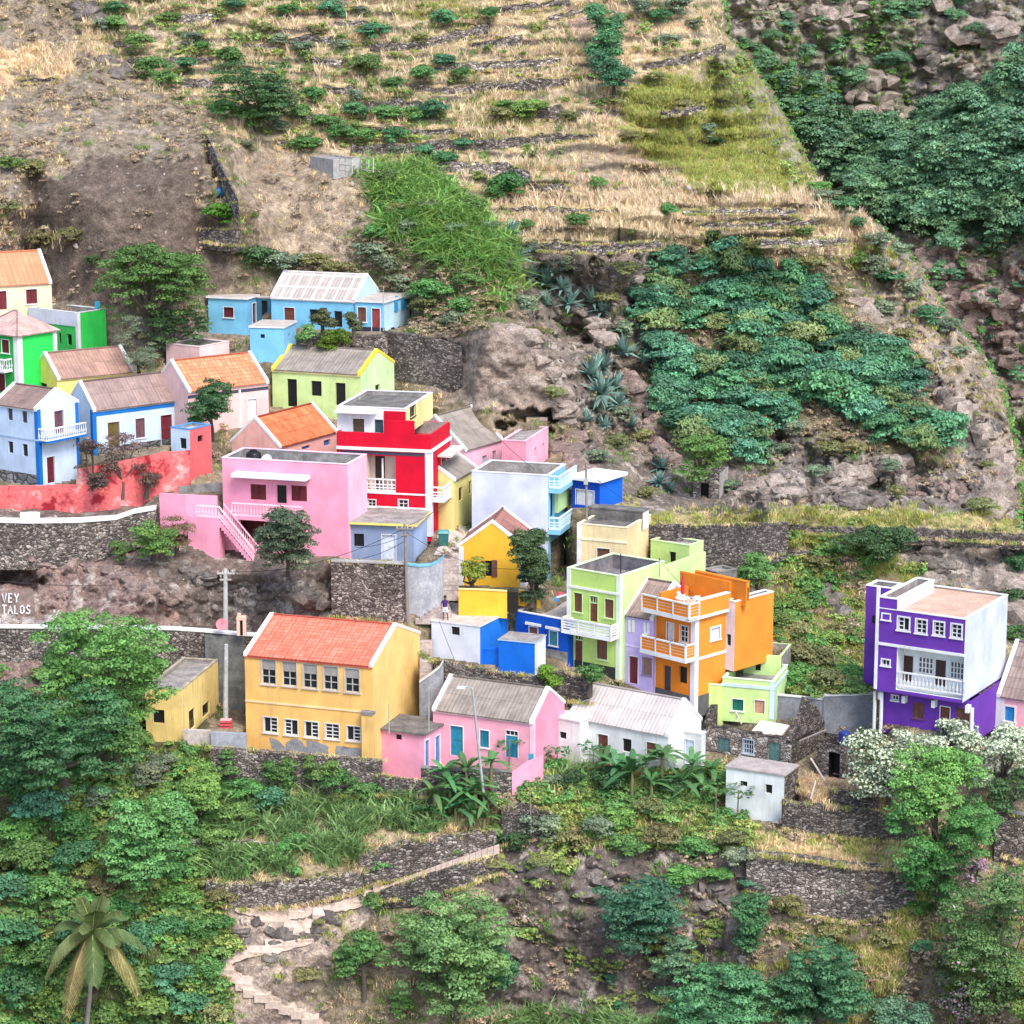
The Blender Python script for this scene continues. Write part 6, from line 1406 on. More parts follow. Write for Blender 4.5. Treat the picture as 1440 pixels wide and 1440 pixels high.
T('flowering_bush', 'big bush covered with white flowers in front of the purple house', 'flowering bush', 1250, 1135, 1240, 1075, 108, 96, DARKL, 11, 230, 34, .42, .2, seed=15, dY=-.6, flowers=(WFLOW, 4200, .2, 1.03))
T('flowering_hedge', 'long hedge thick with white flowers below the purple house front', 'flowering bush', 1330, 1075, 1325, 1048, 140, 50, GREYL, 11, 190, 32, .42, .2, seed=16, dY=-1, flowers=(WFLOW, 4600, .2, 1.03))
T('flowering_hedge', 'white flowering hedge with red tips at the right edge below the pink house', 'flowering bush', 1410, 1110, 1412, 1068, 90, 90, GREYL, 10, 180, 32, .42, .2, seed=17, dY=-1, flowers=(WFLOW, 4500, .2, 1.03))
T('dark_bush', 'dark green bush under the white hedge at the right edge', 'bush', 1420, 1142, 1422, 1112, 66, 56, DARKL, 7, 100, 34, .42, .22, seed=18, dY=-1.2)
T('broad_tree', 'large light green leafy tree below the slanting path, lower centre', 'tree', 640, 1425, 632, 1342, 178, 158, foliage('light_green_leaves', (.13, .29, .10)), 17, 430, 42, .58, .28, seed=19, dY=-1.5, trunk_r=.22, flat=.45)
T('small_tree', 'small umbrella shaped green tree left of the large light green tree', 'tree', 512, 1402, 508, 1342, 68, 60, MID, 8, 130, 36, .45, .24, seed=20, dY=-.5, flat=.4)
T('small_tree', 'green bush at the lower right foot of the large light green tree', 'bush', 705, 1400, 702, 1352, 50, 90, TEAL, 8, 130, 36, .42, .24, seed=21, dY=-1)
T('acacia_shrub', 'blue green shrub tree standing alone on the dark lower cliff', 'tree', 900, 1338, 893, 1285, 124, 92, TEAL, 13, 260, 40, .48, .25, seed=22, dY=-1.2, flat=.42)
T('acacia_shrub', 'large blue green shrub tree at the bottom, below the wide grey bank wall', 'tree', 1150, 1440, 1150, 1380, 145, 122, TEAL, 15, 340, 42, .52, .26, seed=23, dY=-1.2, flat=.45)
T('acacia_shrub', 'blue green shrub tree at the bottom edge right of centre', 'tree', 1000, 1480, 1002, 1415, 170, 96, TEAL, 15, 320, 42, .52, .26, seed=24, dY=-1.2, flat=.42)
T('acacia_shrub', 'small blue green shrub left of the grey bank wall foot', 'shrub', 1052, 1342, 1055, 1298, 58, 84, TEAL, 9, 150, 38, .42, .24, seed=25, dY=-.8)
T('acacia_shrub', 'thin blue green shrub on the slope above the bottom edge tree', 'shrub', 945, 1410, 948, 1350, 62, 80, foliage('pale_teal_leaves', (.11, .22, .125)), 8, 110, 34, .4, .24, seed=26, dY=-.6, flat=.4)
T('acacia_shrub', 'pale blue green shrub at the bottom between two bigger ones at lower right', 'shrub', 1270, 1460, 1270, 1422, 90, 60, foliage('pale_teal_leaves', (.11, .22, .125)), 8, 120, 36, .45, .24, seed=27, dY=-.8)
T('round_tree', 'round green tree with layered leaves above the coconut palm', 'tree', 205, 1245, 205, 1182, 132, 124, foliage('layered_leaves', (.12, .25, .08)), 14, 330, 42, .5, .27, seed=28, dY=-1.5, trunk_r=.18)
T('leafy_bush', 'bright green bush below the pale terrace wall', 'bush', 282, 1150, 278, 1112, 78, 78, BRIGHT, 9, 160, 38, .45, .25, seed=29, dY=-1)
T('column_bush', 'dark clipped evergreen climbing beside the golden cottage', 'bush', 748, 842, 748, 778, 50, 72, DARKL, 14, 420, 44, .38, .2, seed=30, Y=Ytab(842)-1.2)
T('column_bush', 'narrow dark lower foliage under the clipped evergreen', 'bush', 750, 850, 750, 818, 38, 62, foliage('deep_green_leaves', (.05, .085, .04)), 12, 240, 40, .33, .2, seed=31, Y=Ytab(842)-1.0)  # lower foliage has its own darker leaf colour
T('yellow_bush', 'yellow green bush growing by the golden cottage window', 'bush', 663, 828, 664, 806, 34, 46, LIMEL, 7, 100, 38, .3, .17, seed=32, Y=Ytab(826)-.9)
T('clipped_bush', 'round grey green tree before the long blue house', 'bush', 453, 470, 453, 444, 32, 34, foliage('grey_olive_leaves', (.10, .135, .06)), 7, 90, 40, .34, .2, seed=33, Y=203)
T('clipped_bush', 'second round grey green bush nearer the red door of the long blue house', 'bush', 497, 475, 497, 452, 26, 26, foliage('grey_olive_leaves', (.10, .135, .06)), 6, 70, 38, .3, .2, seed=34, Y=203)
T('leafy_bush', 'fresh bright green bush spilling over the blue house terrace wall', 'bush', 472, 498, 472, 477, 46, 38, foliage('vivid_leaves', (.11, .22, .025)), 7, 100, 38, .38, .22, seed=35, Y=201.5)
T('leafy_bush', 'darker green bush beside the blue outhouse', 'bush', 433, 488, 433, 468, 24, 34, MID, 5, 60, 36, .34, .2, seed=36, Y=201.6)
T('pot_shrub', 'bright yellow green shrub before the royal blue row house', 'bush', 776, 966, 776, 946, 30, 34, foliage('vivid_leaves', (.11, .22, .025)), 6, 80, 36, .3, .18, seed=37, Y=Ytab(958)-1)
T('pot_shrub', 'dark green shrub before the steps of the lime house', 'bush', 829, 968, 829, 950, 32, 32, MID, 6, 80, 36, .3, .18, seed=38, Y=Ytab(958)-1.6)
T('bougainvillea', 'tangled reddish green bougainvillea on the salmon garden wall', 'bush', 128, 690, 130, 655, 44, 80, foliage('plum_leaves', (.13, .11, .08)), 9, 110, 30, .38, .19, seed=39, dY=-1.6, Y=183.2, flowers=(PFLOW, 120, .14, 1.02))
T('bougainvillea', 'thin airy bougainvillea in front of the light blue cottage', 'bush', 172, 690, 172, 645, 52, 90, foliage('plum_leaves', (.13, .11, .08)), 11, 100, 24, .4, .18, seed=40, Y=183.4, flowers=(PFLOW, 90, .14, 1.02))
T('bougainvillea', 'small trailing bougainvillea on the right part of the salmon wall', 'bush', 205, 690, 208, 665, 40, 50, foliage('plum_leaves', (.13, .11, .08)), 7, 60, 22, .36, .18, seed=41, Y=183.4)
T('creeper', 'tangled creeper mass with pale pink flowers in the lower right corner', 'bush', 1400, 1420, 1395, 1325, 150, 240, foliage('creeper_leaves', (.085, .18, .06)), 20, 520, 36, .5, .24, seed=42, dY=-1.8, trunk_r=.12, flowers=(PFLOW, 260, .2, 1.02), depth=5)
T('creeper', 'yellowish creeper drape at the right edge below the corner bush', 'bush', 1440, 1480, 1440, 1400, 80, 130, foliage('yellow_creeper', (.19, .27, .07)), 10, 200, 34, .45, .24, seed=43, dY=-2.6)
T('flowering_bush', 'pale pink flowering bush at the bottom right of the soil slope', 'flowering bush', 1352, 1440, 1352, 1408, 44, 66, DARKL, 8, 90, 30, .35, .2, seed=44, dY=-1.5, flowers=(PFLOW, 800, .17, 1.04))
T('flowering_bush', 'small lilac flowering tip above the lower right creeper', 'flowering bush', 1370, 1250, 1368, 1226, 36, 34, GREYL, 6, 40, 28, .3, .18, seed=45, dY=-1.5, flowers=(PFLOW, 420, .2, 1.04))
T('dark_tree', 'dark wide tree on the upper terraces, left of the middle', 'tree', 360, 182, 352, 128, 110, 86, DARKL, 14, 230, 36, .6, .3, seed=46, dY=-1.5, flat=.45)
T('dark_tree', 'olive grey tree leaning right of the dark terrace tree', 'tree', 388, 172, 388, 140, 50, 66, foliage('grey_olive_leaves', (.10, .135, .06)), 8, 100, 30, .5, .26, seed=47, dY=-1.7)
T('teal_tree', 'topmost of three blue green trees in a column on the upper right terraces', 'tree', 848, 70, 848, 35, 50, 52, TEAL, 8, 120, 34, .55, .28, seed=48, dY=-1)
T('teal_tree', 'middle one of three blue green trees in a column on the upper right terraces', 'tree', 853, 92, 852, 64, 48, 42, TEAL, 8, 120, 34, .55, .28, seed=49, dY=-1.4)
T('teal_tree', 'lowest and largest of three blue green trees in a column on the upper right terraces', 'tree', 862, 132, 864, 100, 60, 56, TEAL, 9, 160, 36, .55, .28, seed=50, dY=-1.8)
T('plot_bush', 'light green bush on the small stone step of the brown plot', 'bush', 310, 322, 310, 302, 44, 28, foliage('vivid_leaves', (.11, .22, .025)), 6, 80, 36, .42, .24, seed=51, dY=-1.5)
T('wall_creeper', 'dark green climber hanging on the school retaining wall', 'climber', 392, 1112, 392, 1086, 44, 52, MID, 9, 130, 34, .34, .22, seed=52, Y=160.1, depth=1.2)
T('wall_creeper', 'narrow green climber right of the larger one on the school wall', 'climber', 440, 1110, 441, 1082, 22, 42, MID, 6, 60, 32, .3, .2, seed=53, Y=159.9, depth=1)
T('wall_creeper', 'thin climber near the left end of the school wall', 'climber', 322, 1095, 322, 1074, 20, 36, MID, 5, 50, 32, .3, .2, seed=54, Y=160.4, depth=1)
T('wall_creeper', 'small climber near the right end of the school wall', 'climber', 465, 1105, 464, 1084, 18, 32, BRIGHT, 5, 40, 32, .3, .2, seed=55, Y=159.8, depth=1)
T('ivy_shrub', 'dark green hedge mass along the footpath wall at right', 'hedge', 1235, 790, 1232, 758, 126, 40, DARKL, 12, 200, 34, .5, .28, seed=56, dY=-1.5)
T('ivy_shrub', 'bright leafy creeper over the little stone ruin at the cliff foot', 'climber', 985, 690, 985, 645, 80, 56, BRIGHT, 10, 150, 34, .5, .26, seed=57, dY=-2.4)
T('leafy_bush', 'green bush at the top of the slope beside the grey block hut', 'bush', 1065, 830, 1062, 800, 55, 46, MID, 8, 110, 34, .42, .25, seed=58, dY=-1)
# shrubs scattered on the terraces: a few meshes, copied
def shrubproto(seed, mat, r=1.0):
    rg = np.random.default_rng(500+seed)
    P, Nn, li, L, lr = crown_pts(r, r*.9, r*.7, 8, 44, 62, .38, rg, .5, -.1); P[:, 2] += r*.5
    return leafmesh('shrub', P, Nn, .15*rg.uniform(.6, 1.3, len(P)), tints(li, rg, .35), mat, .55, rg)
SHP = {k: [shrubproto(i*7+j, m) for j in range(3)] for i, (k, m) in enumerate([('teal', TEAL), ('mid', MID), ('bright', BRIGHT), ('olive', OLIVE), ('dark', DARKL), ('grey', GREYL)])}
def shrubs(lst, label, group, name='shrub', cat='shrub'):
    for i, (u, v, w, kind) in enumerate(lst):
        Y = float(Yg(u, v)); p = at(u, v, Y); me = SHP[kind][i % 3]
        o = bpy.data.objects.new(name, me); COL.objects.link(o); k = w*Y/FPX/2
        o.location = p+Vector((0, -.2*k, -.15*k)); o.scale = (k, k, k*random.uniform(.75, 1.05)); o.rotation_euler = (0, 0, random.uniform(0, 6.28)); tag(o, label, cat, group)
shrubs([(215, 108, 48, 'mid'), (262, 100, 34, 'teal'), (232, 122, 40, 'mid'), (170, 42, 44, 'mid'), (160, 20, 40, 'teal'), (240, 32, 30, 'mid'), (195, 70, 40, 'mid'), (270, 60, 30, 'grey'), (330, 14, 36, 'teal'), (318, 92, 44, 'mid'), (150, 45, 36, 'grey'), (285, 70, 28, 'mid')], 'bushy green shrub among the terraces of the upper left hillside', 'shrubs on the upper left terraces')
shrubs([(345, 176, 62, 'mid'), (318, 166, 44, 'mid'), (395, 185, 34, 'grey'), (432, 172, 46, 'mid'), (460, 182, 46, 'mid'), (500, 168, 42, 'teal'), (435, 140, 40, 'mid'), (515, 104, 46, 'mid'), (555, 124, 34, 'mid'), (525, 52, 46, 'teal'), (470, 24, 40, 'teal'), (545, 168, 42, 'mid'), (578, 172, 44, 'mid'), (605, 168, 48, 'teal'), (480, 196, 48, 'mid'), (510, 198, 40, 'mid'), (555, 198, 44, 'teal'), (432, 210, 44, 'mid'), (405, 20, 30, 'mid'), (425, 75, 34, 'grey'), (395, 62, 30, 'grey'), (505, 22, 28, 'grey'), (480, 70, 30, 'grey'), (500, 140, 30, 'grey'), (350, 210, 30, 'grey'), (590, 60, 30, 'olive'), (375, 48, 30, 'olive'), (450, 50, 26, 'olive'), (600, 220, 34, 'teal'), (560, 218, 30, 'grey')], 'rounded green shrub between the short walls of the middle terraces', 'shrubs on the middle terraces')
shrubs([(626, 92, 36, 'teal'), (650, 112, 32, 'mid'), (595, 112, 40, 'mid'), (625, 36, 40, 'teal'), (690, 28, 34, 'mid'), (715, 272, 60, 'mid'), (700, 278, 40, 'mid'), (838, 266, 34, 'mid'), (812, 318, 36, 'mid'), (942, 306, 36, 'mid'), (740, 322, 26, 'mid'), (745, 165, 50, 'bright'), (720, 160, 44, 'bright'), (700, 168, 40, 'olive'), (800, 170, 34, 'olive'), (860, 70, 30, 'teal'), (940, 62, 34, 'grey'), (900, 20, 40, 'grey'), (960, 20, 50, 'grey'), (990, 190, 40, 'grey'), (885, 200, 32, 'olive'), (960, 160, 36, 'olive'), (1000, 205, 34, 'dark'), (925, 30, 34, 'teal'), (975, 40, 30, 'grey'), (650, 210, 30, 'teal'), (625, 230, 34, 'teal'), (860, 150, 34, 'olive'), (920, 120, 34, 'olive')], 'low green shrub among straw strips of the upper right terraces', 'shrubs on the upper right terraces')
shrubs([(1165, 285, 46, 'grey'), (1185, 300, 46, 'teal'), (1150, 270, 40, 'bright'), (1200, 320, 40, 'teal'), (1230, 345, 44, 'grey'), (1265, 360, 40, 'grey'), (1225, 385, 50, 'grey'), (1250, 400, 54, 'teal'), (1280, 420, 56, 'grey'), (1300, 450, 52, 'teal'), (1330, 470, 46, 'grey'), (1245, 440, 44, 'grey'), (1270, 480, 40, 'olive'), (1345, 500, 36, 'grey'), (1130, 330, 30, 'mid'), (1000, 345, 50, 'dark'), (1040, 360, 50, 'dark'), (1070, 355, 44, 'olive'), (1140, 380, 44, 'olive'), (1170, 420, 44, 'olive'), (1210, 470, 44, 'grey'), (1240, 520, 40, 'grey'), (1200, 375, 40, 'bright')], 'grey green shrub along the right edge ridge of the hillside', 'shrubs along the right ridge')
shrubs([(850, 430, 44, 'olive'), (870, 470, 44, 'grey'), (800, 380, 50, 'grey'), (880, 390, 44, 'olive'), (900, 420, 40, 'mid'), (740, 440, 46, 'grey'), (755, 480, 40, 'olive'), (870, 630, 40, 'olive'), (840, 650, 40, 'grey'), (880, 590, 40, 'grey'), (905, 620, 36, 'olive'), (780, 560, 34, 'olive'), (910, 700, 36, 'olive'), (1060, 600, 50, 'olive'), (1120, 610, 46, 'grey'), (1160, 640, 50, 'olive'), (1090, 640, 46, 'grey'), (1200, 640, 40, 'olive'), (1250, 660, 36, 'grey'), (1150, 670, 40, 'grey'), (1380, 720, 50, 'olive'), (1030, 690, 36, 'grey'), (1260, 700, 30, 'olive'), (1310, 560, 34, 'olive'), (1360, 590, 34, 'olive'), (1385, 660, 30, 'olive')], 'dull olive shrub clinging to the brown cliffs behind the village', 'shrubs on the cliffs behind the village')
shrubs([(360, 375, 60, 'dark'), (400, 380, 60, 'grey'), (440, 375, 50, 'olive'), (470, 385, 46, 'olive'), (520, 360, 50, 'grey'), (540, 380, 50, 'grey'), (560, 410, 50, 'grey'), (600, 440, 46, 'olive'), (640, 455, 34, 'grey'), (610, 420, 60, 'mid'), (530, 340, 40, 'mid'), (650, 440, 44, 'mid'), (690, 430, 40, 'olive'), (540, 262, 44, 'mid'), (575, 330, 40, 'grey'), (600, 300, 44, 'grey'), (640, 330, 36, 'grey'), (665, 300, 44, 'mid'), (690, 330, 40, 'grey'), (705, 380, 36, 'grey'), (620, 372, 40, 'mid'), (660, 400, 40, 'mid'), (560, 300, 36, 'olive'), (620, 458, 22, 'grey'), (580, 430, 40, 'grey'), (100, 340, 40, 'olive'), (60, 350, 50, 'olive'), (20, 240, 40, 'bright'), (50, 245, 40, 'olive'), (10, 300, 36, 'olive'), (130, 370, 30, 'dark')], 'dusty scrub bush on the slope above the long blue house', 'scrub above the houses')
shrubs([(60, 1150, 80, 'teal'), (20, 1120, 70, 'mid'), (25, 1180, 70, 'bright'), (95, 1170, 70, 'mid'), (40, 1220, 80, 'mid'), (110, 1215, 70, 'teal'), (10, 1260, 80, 'teal'), (70, 1270, 80, 'mid'), (140, 1130, 50, 'grey'), (20, 1320, 90, 'teal'), (60, 1360, 80, 'mid'), (20, 1400, 90, 'teal'), (75, 1420, 80, 'bright'), (170, 1290, 60, 'mid'), (190, 1340, 80, 'teal'), (170, 1400, 90, 'mid'), (240, 1380, 80, 'teal'), (215, 1430, 80, 'bright'), (270, 1420, 70, 'teal'), (290, 1370, 60, 'mid'), (250, 1270, 70, 'bright'), (290, 1310, 70, 'mid'), (240, 1240, 60, 'mid'), (310, 1270, 50, 'olive'), (30, 1060, 60, 'teal'), (225, 1080, 50, 'grey'), (210, 1100, 60, 'grey'), (305, 1180, 50, 'mid'), (300, 1130, 60, 'mid'), (340, 1120, 70, 'mid'), (380, 1130, 60, 'teal'), (330, 1150, 60, 'mid'), (110, 1320, 60, 'teal'), (140, 1440, 70, 'mid'), (300, 1440, 60, 'olive'), (235, 1310, 60, 'teal'), (150, 1260, 50, 'olive'), (20, 1460, 90, 'mid'), (90, 1470, 90, 'teal'), (200, 1480, 90, 'mid')], 'leafy green shrub in the dense thicket around the coconut palm', 'shrubs of the lower left thicket')
shrubs([(375, 1215, 60, 'mid'), (540, 1225, 50, 'mid'), (525, 1275, 44, 'mid'), (345, 1200, 40, 'bright'), (470, 1110, 60, 'mid'), (515, 1120, 50, 'mid'), (720, 1195, 50, 'dark'), (760, 1170, 60, 'grey'), (800, 1190, 60, 'olive'), (840, 1180, 60, 'grey'), (880, 1200, 60, 'mid'), (930, 1190, 60, 'olive'), (980, 1200, 60, 'mid'), (1030, 1190, 50, 'olive'), (870, 1160, 50, 'bright'), (910, 1145, 50, 'olive'), (1040, 1215, 50, 'grey'), (960, 1240, 60, 'bright'), (1010, 1235, 40, 'bright'), (1120, 1165, 20, 'mid'), (860, 1110, 60, 'dark'), (800, 1105, 50, 'dark'), (950, 1110, 60, 'dark'), (690, 1220, 40, 'olive'), (760, 1220, 44, 'olive'), (640, 1200, 26, 'mid'), (1110, 1280, 50, 'olive'), (1170, 1320, 50, 'olive'), (1240, 1330, 50, 'olive'), (1290, 1280, 44, 'bright'), (1300, 1340, 36, 'teal'), (1060, 1250, 40, 'teal'), (430, 1380, 40, 'olive'), (560, 1420, 50, 'bright'), (860, 1380, 24, 'teal'), (870, 1420, 26, 'teal'), (420, 1200, 50, 'mid'), (450, 1300, 20, 'olive'), (1180, 1260, 20, 'grey'), (775, 1105, 36, 'grey')], 'wild green shrub on the banks below the lower houses', 'shrubs on the banks below the houses')
shrubs([(1110, 860, 50, 'bright'), (1120, 900, 50, 'olive'), (1150, 940, 60, 'olive'), (1190, 960, 60, 'bright'), (1130, 960, 60, 'bright'), (1100, 820, 40, 'olive'), (1150, 800, 44, 'olive'), (1180, 900, 50, 'olive'), (1210, 900, 30, 'olive'), (1090, 880, 50, 'bright'), (1160, 970, 60, 'olive'), (1200, 975, 50, 'mid'), (1120, 930, 60, 'olive'), (1160, 905, 50, 'bright'), (1085, 795, 30, 'mid'), (1430, 800, 50, 'dark'), (1430, 850, 50, 'dark'), (1425, 900, 50, 'mid'), (1100, 975, 40, 'mid')], 'yellowish green shrub on the slope left of the purple house', 'shrubs left of the purple house')
# agave rosettes
def rosette_mesh(seed, n=46, L=1.0, w=.085, mat=None, up=.25):
    rg = np.random.default_rng(seed); V_ = []; Q = []; tn = []
    for i in range(n):
        az = rg.uniform(0, 6.283); el = rg.uniform(.05, 1.35); ln = L*rg.uniform(.75, 1.1)
        d = np.array([math.cos(az)*math.cos(el), math.sin(az)*math.cos(el), math.sin(el)]); sd = np.array([-math.sin(az), math.cos(az), 0])
        pts = [d*ln*t-np.array([0, 0, .35*ln*(1-el/1.4)])*t*t for t in (0, .45, 1)]
        for k, ww in enumerate((w*.8, w, .008)):
            V_ += [pts[k]-sd*ww/1, pts[k]+sd*ww/1]
        b = i*6; Q += [[b, b+1, b+3, b+2], [b+2, b+3, b+5, b+4]]; t = rg.uniform(.75, 1.25); tn += [[t, t, t]]*2
    me = fastmesh('rosette', np.array(V_), np.array(Q), False); a_ = me.attributes.new('tint', 'FLOAT_COLOR', 'FACE')
    a_.data.foreach_set('color', np.concatenate([np.array(tn), np.ones((len(tn), 1))], 1).astype(np.float32).ravel()); me.materials.append(mat); return me
AGL = foliage('agave_leaves', (.15, .25, .21), .1, .01, .2); DRL = foliage('rosette_leaves', (.13, .26, .06), .15, .02, .2)
AG = [rosette_mesh(i, mat=AGL) for i in range(3)]; DR = [rosette_mesh(10+i, n=40, w=.06, mat=DRL) for i in range(2)]
def rosettes(lst, ms, label, name, cat, group):
    for i, (u, v, d) in enumerate(lst):
        Y = float(Yg(u, v)); k = d*Y/FPX/2; o = bpy.data.objects.new(name, ms[i % len(ms)]); COL.objects.link(o)
        o.location = at(u, v, Y)+Vector((0, -.25*k-.2, .1*k)); o.scale = (k, k, k); o.rotation_euler = (random.uniform(-.1, .45), random.uniform(-.3, .3), random.uniform(0, 6)); tag(o, label, cat, group)
rosettes([(715, 335, 56), (725, 365, 62), (742, 392, 54), (765, 402, 70), (775, 385, 58), (790, 408, 50), (770, 430, 46), (800, 430, 56), (700, 345, 44), (745, 355, 40), (835, 428, 56), (845, 440, 50)], AG, 'blue grey agave rosette along the edge of the green reed bank', 'agave', 'agave', 'agaves beside the reed bank')
rosettes([(830, 530, 66), (850, 520, 60), (878, 498, 62), (845, 556, 74), (868, 572, 56), (835, 575, 46), (825, 592, 40), (930, 660, 56), (926, 680, 46), (888, 600, 36), (862, 545, 56), (905, 512, 40), (850, 600, 40), (940, 690, 36)], AG, 'blue grey agave rosette on the brown cliff above the royal blue house', 'agave', 'agave', 'agaves on the cliff')
rosettes([(1117, 62, 30), (1150, 50, 28), (1108, 98, 34), (1125, 118, 34), (1140, 128, 32), (1100, 110, 30), (1186, 86, 26), (1165, 100, 24), (1132, 88, 28), (1183, 120, 30), (1148, 145, 28), (1185, 145, 28), (1090, 95, 28), (1160, 30, 24), (1118, 140, 28), (1150, 118, 28)], DR, 'spiky green rosette plant on the shaded far cliff', 'rosette_plant', 'rosette plant', 'rosettes on the far cliff')
# banana plants
def banana_mesh(seed, n=11, L=1.9, w=.20):
    rg = np.random.default_rng(seed); V_ = []; Q = []; tn = []
    for i in range(n):
        az = i*2.4+rg.uniform(-.4, .4); el = rg.uniform(.35, 1.25); ln = L*rg.uniform(.7, 1.15)
        d = np.array([math.cos(az), math.sin(az)]); sd = np.array([-d[1], d[0], 0]); K = 7; b = len(V_)
        for k in range(K):
            t = k/(K-1); r = ln*t*math.cos(el)*(1+.2*t); z = ln*(t*math.sin(el)-.62*t*t*(1.3-el*.55)); ww = w*math.sin(math.pi*min(1, .08+t*.9))**.6*(1 if k < K-1 else .1)
            c = np.array([d[0]*r, d[1]*r, z])
            V_ += [c-sd*ww+np.array([0, 0, -.10*ww]), c+np.array([0, 0, .12*ww]), c+sd*ww+np.array([0, 0, -.10*ww])]
        t0 = rg.uniform(.75, 1.3)
        for k in range(K-1):
            for s_ in (0, 1): a_ = b+k*3+s_; Q.append([a_, a_+1, a_+4, a_+3]); tt_ = t0*rg.uniform(.88, 1.12); tn.append([tt_*rg.uniform(.9, 1.2), tt_, tt_])
    me = fastmesh('banana_leaves', np.array(V_), np.array(Q), False); a_ = me.attributes.new('tint', 'FLOAT_COLOR', 'FACE')
    a_.data.foreach_set('color', np.concatenate([np.array(tn), np.ones((len(tn), 1))], 1).astype(np.float32).ravel()); me.materials.append(BANL); return me
BNM = [banana_mesh(i) for i in range(4)]
def bananas(lst, label, group):
    for i, (u, v, h, s) in enumerate(lst):
        Y = float(Yg(u, v))-.4; p = at(u, v, Y); r = empty('banana_plant', p, label, 'banana plant', group)
        tb = MB(); tb.tube([p+Vector((0, 0, -.4)), p+Vector((.05, 0, h*.6)), p+Vector((.02, .05, h))], [.13, .11, .07], 8); tb.build('stem', plain('banana_stem', (.16, .17, .07), .6), r)
        o = bpy.data.objects.new('leaves', BNM[i % 4]); COL.objects.link(o); o.parent = r; o.location = (0.02, .05, h*.95); o.scale = (s, s, s); o.rotation_euler = (0, 0, random.uniform(0, 6))
bananas([(610, 1140, 1.2, .95), (632, 1135, 1.5, 1.05), (650, 1142, 1.2, .95), (668, 1138, 1.5, 1.05), (640, 1155, .9, .9), (662, 1158, .8, .9), (685, 1145, 1.0, .9), (690, 1100, 1.4, .9), (625, 1120, 1.6, 1.0), (655, 1118, 1.8, 1.0), (600, 1155, .7, .8), (680, 1162, .6, .8)], 'broad leaved banana plant below the grey garden wall of the pink cottage', 'banana plants below the pink cottage')
bananas([(868, 1112, 1.6, 1.1), (888, 1122, 1.9, 1.2), (908, 1108, 1.9, 1.1), (930, 1102, 1.9, 1.1), (850, 1100, 1.4, 1.0), (958, 1122, 1.2, 1.0), (985, 1128, 1.3, 1.0), (1000, 1112, 1.5, 1.0), (972, 1105, 1.5, 1.0), (915, 1125, 1.2, .9)], 'banana plant with arching leaves below the white cottage', 'banana plants below the white cottage')
def papaya_leaf(seed):
    rg = np.random.default_rng(seed); P = []; Nn = []
    for i in range(11):
        az = i*2.4; d = np.array([math.cos(az), math.sin(az), .25-.5*(i % 3)/2]); c = d*rg.uniform(.55, .95)
        for k in range(9): P.append(c+rg.normal(size=3)*np.array([.16, .16, .06])); Nn.append([0, 0, 1]+rg.normal(size=3)*.4)
    P = np.array(P); return leafmesh('papaya_leaves', P, np.array(Nn), .34*rg.uniform(.7, 1.2, len(P)), np.ones((len(P), 3))*rg.uniform(.75, 1.2, (len(P), 1)), BANL, .5, rg)
PPM = [papaya_leaf(i) for i in range(2)]
for i, (u, v, h, lab) in enumerate([(1037, 1150, 1.9, 'thin papaya tree before the white cube hut'), (1006, 1145, 1.8, 'thin papaya tree left of the white cube hut among banana leaves'), (834, 1082, 1.5, 'small papaya tree beside the brown door of the white cottage'), (783, 1082, 1.3, 'small papaya tree at the corner of the white cottage annex'), (716, 1082, 1.9, 'papaya tree before the turquoise doors of the pink cottage')]):
    Y = float(Yg(u, v))-.5; p = at(u, v, Y); r = empty('papaya_tree', p, lab, 'papaya tree')
    tb = MB(); tb.tube([p+Vector((0, 0, -.3)), p+Vector((.04, 0, h))], [.06, .045], 6); tb.build('trunk', BARKG, r)
    o = bpy.data.objects.new('leaves', PPM[i % 2]); COL.objects.link(o); o.parent = r; o.location = (.04, 0, h); o.rotation_euler = (0, 0, i)
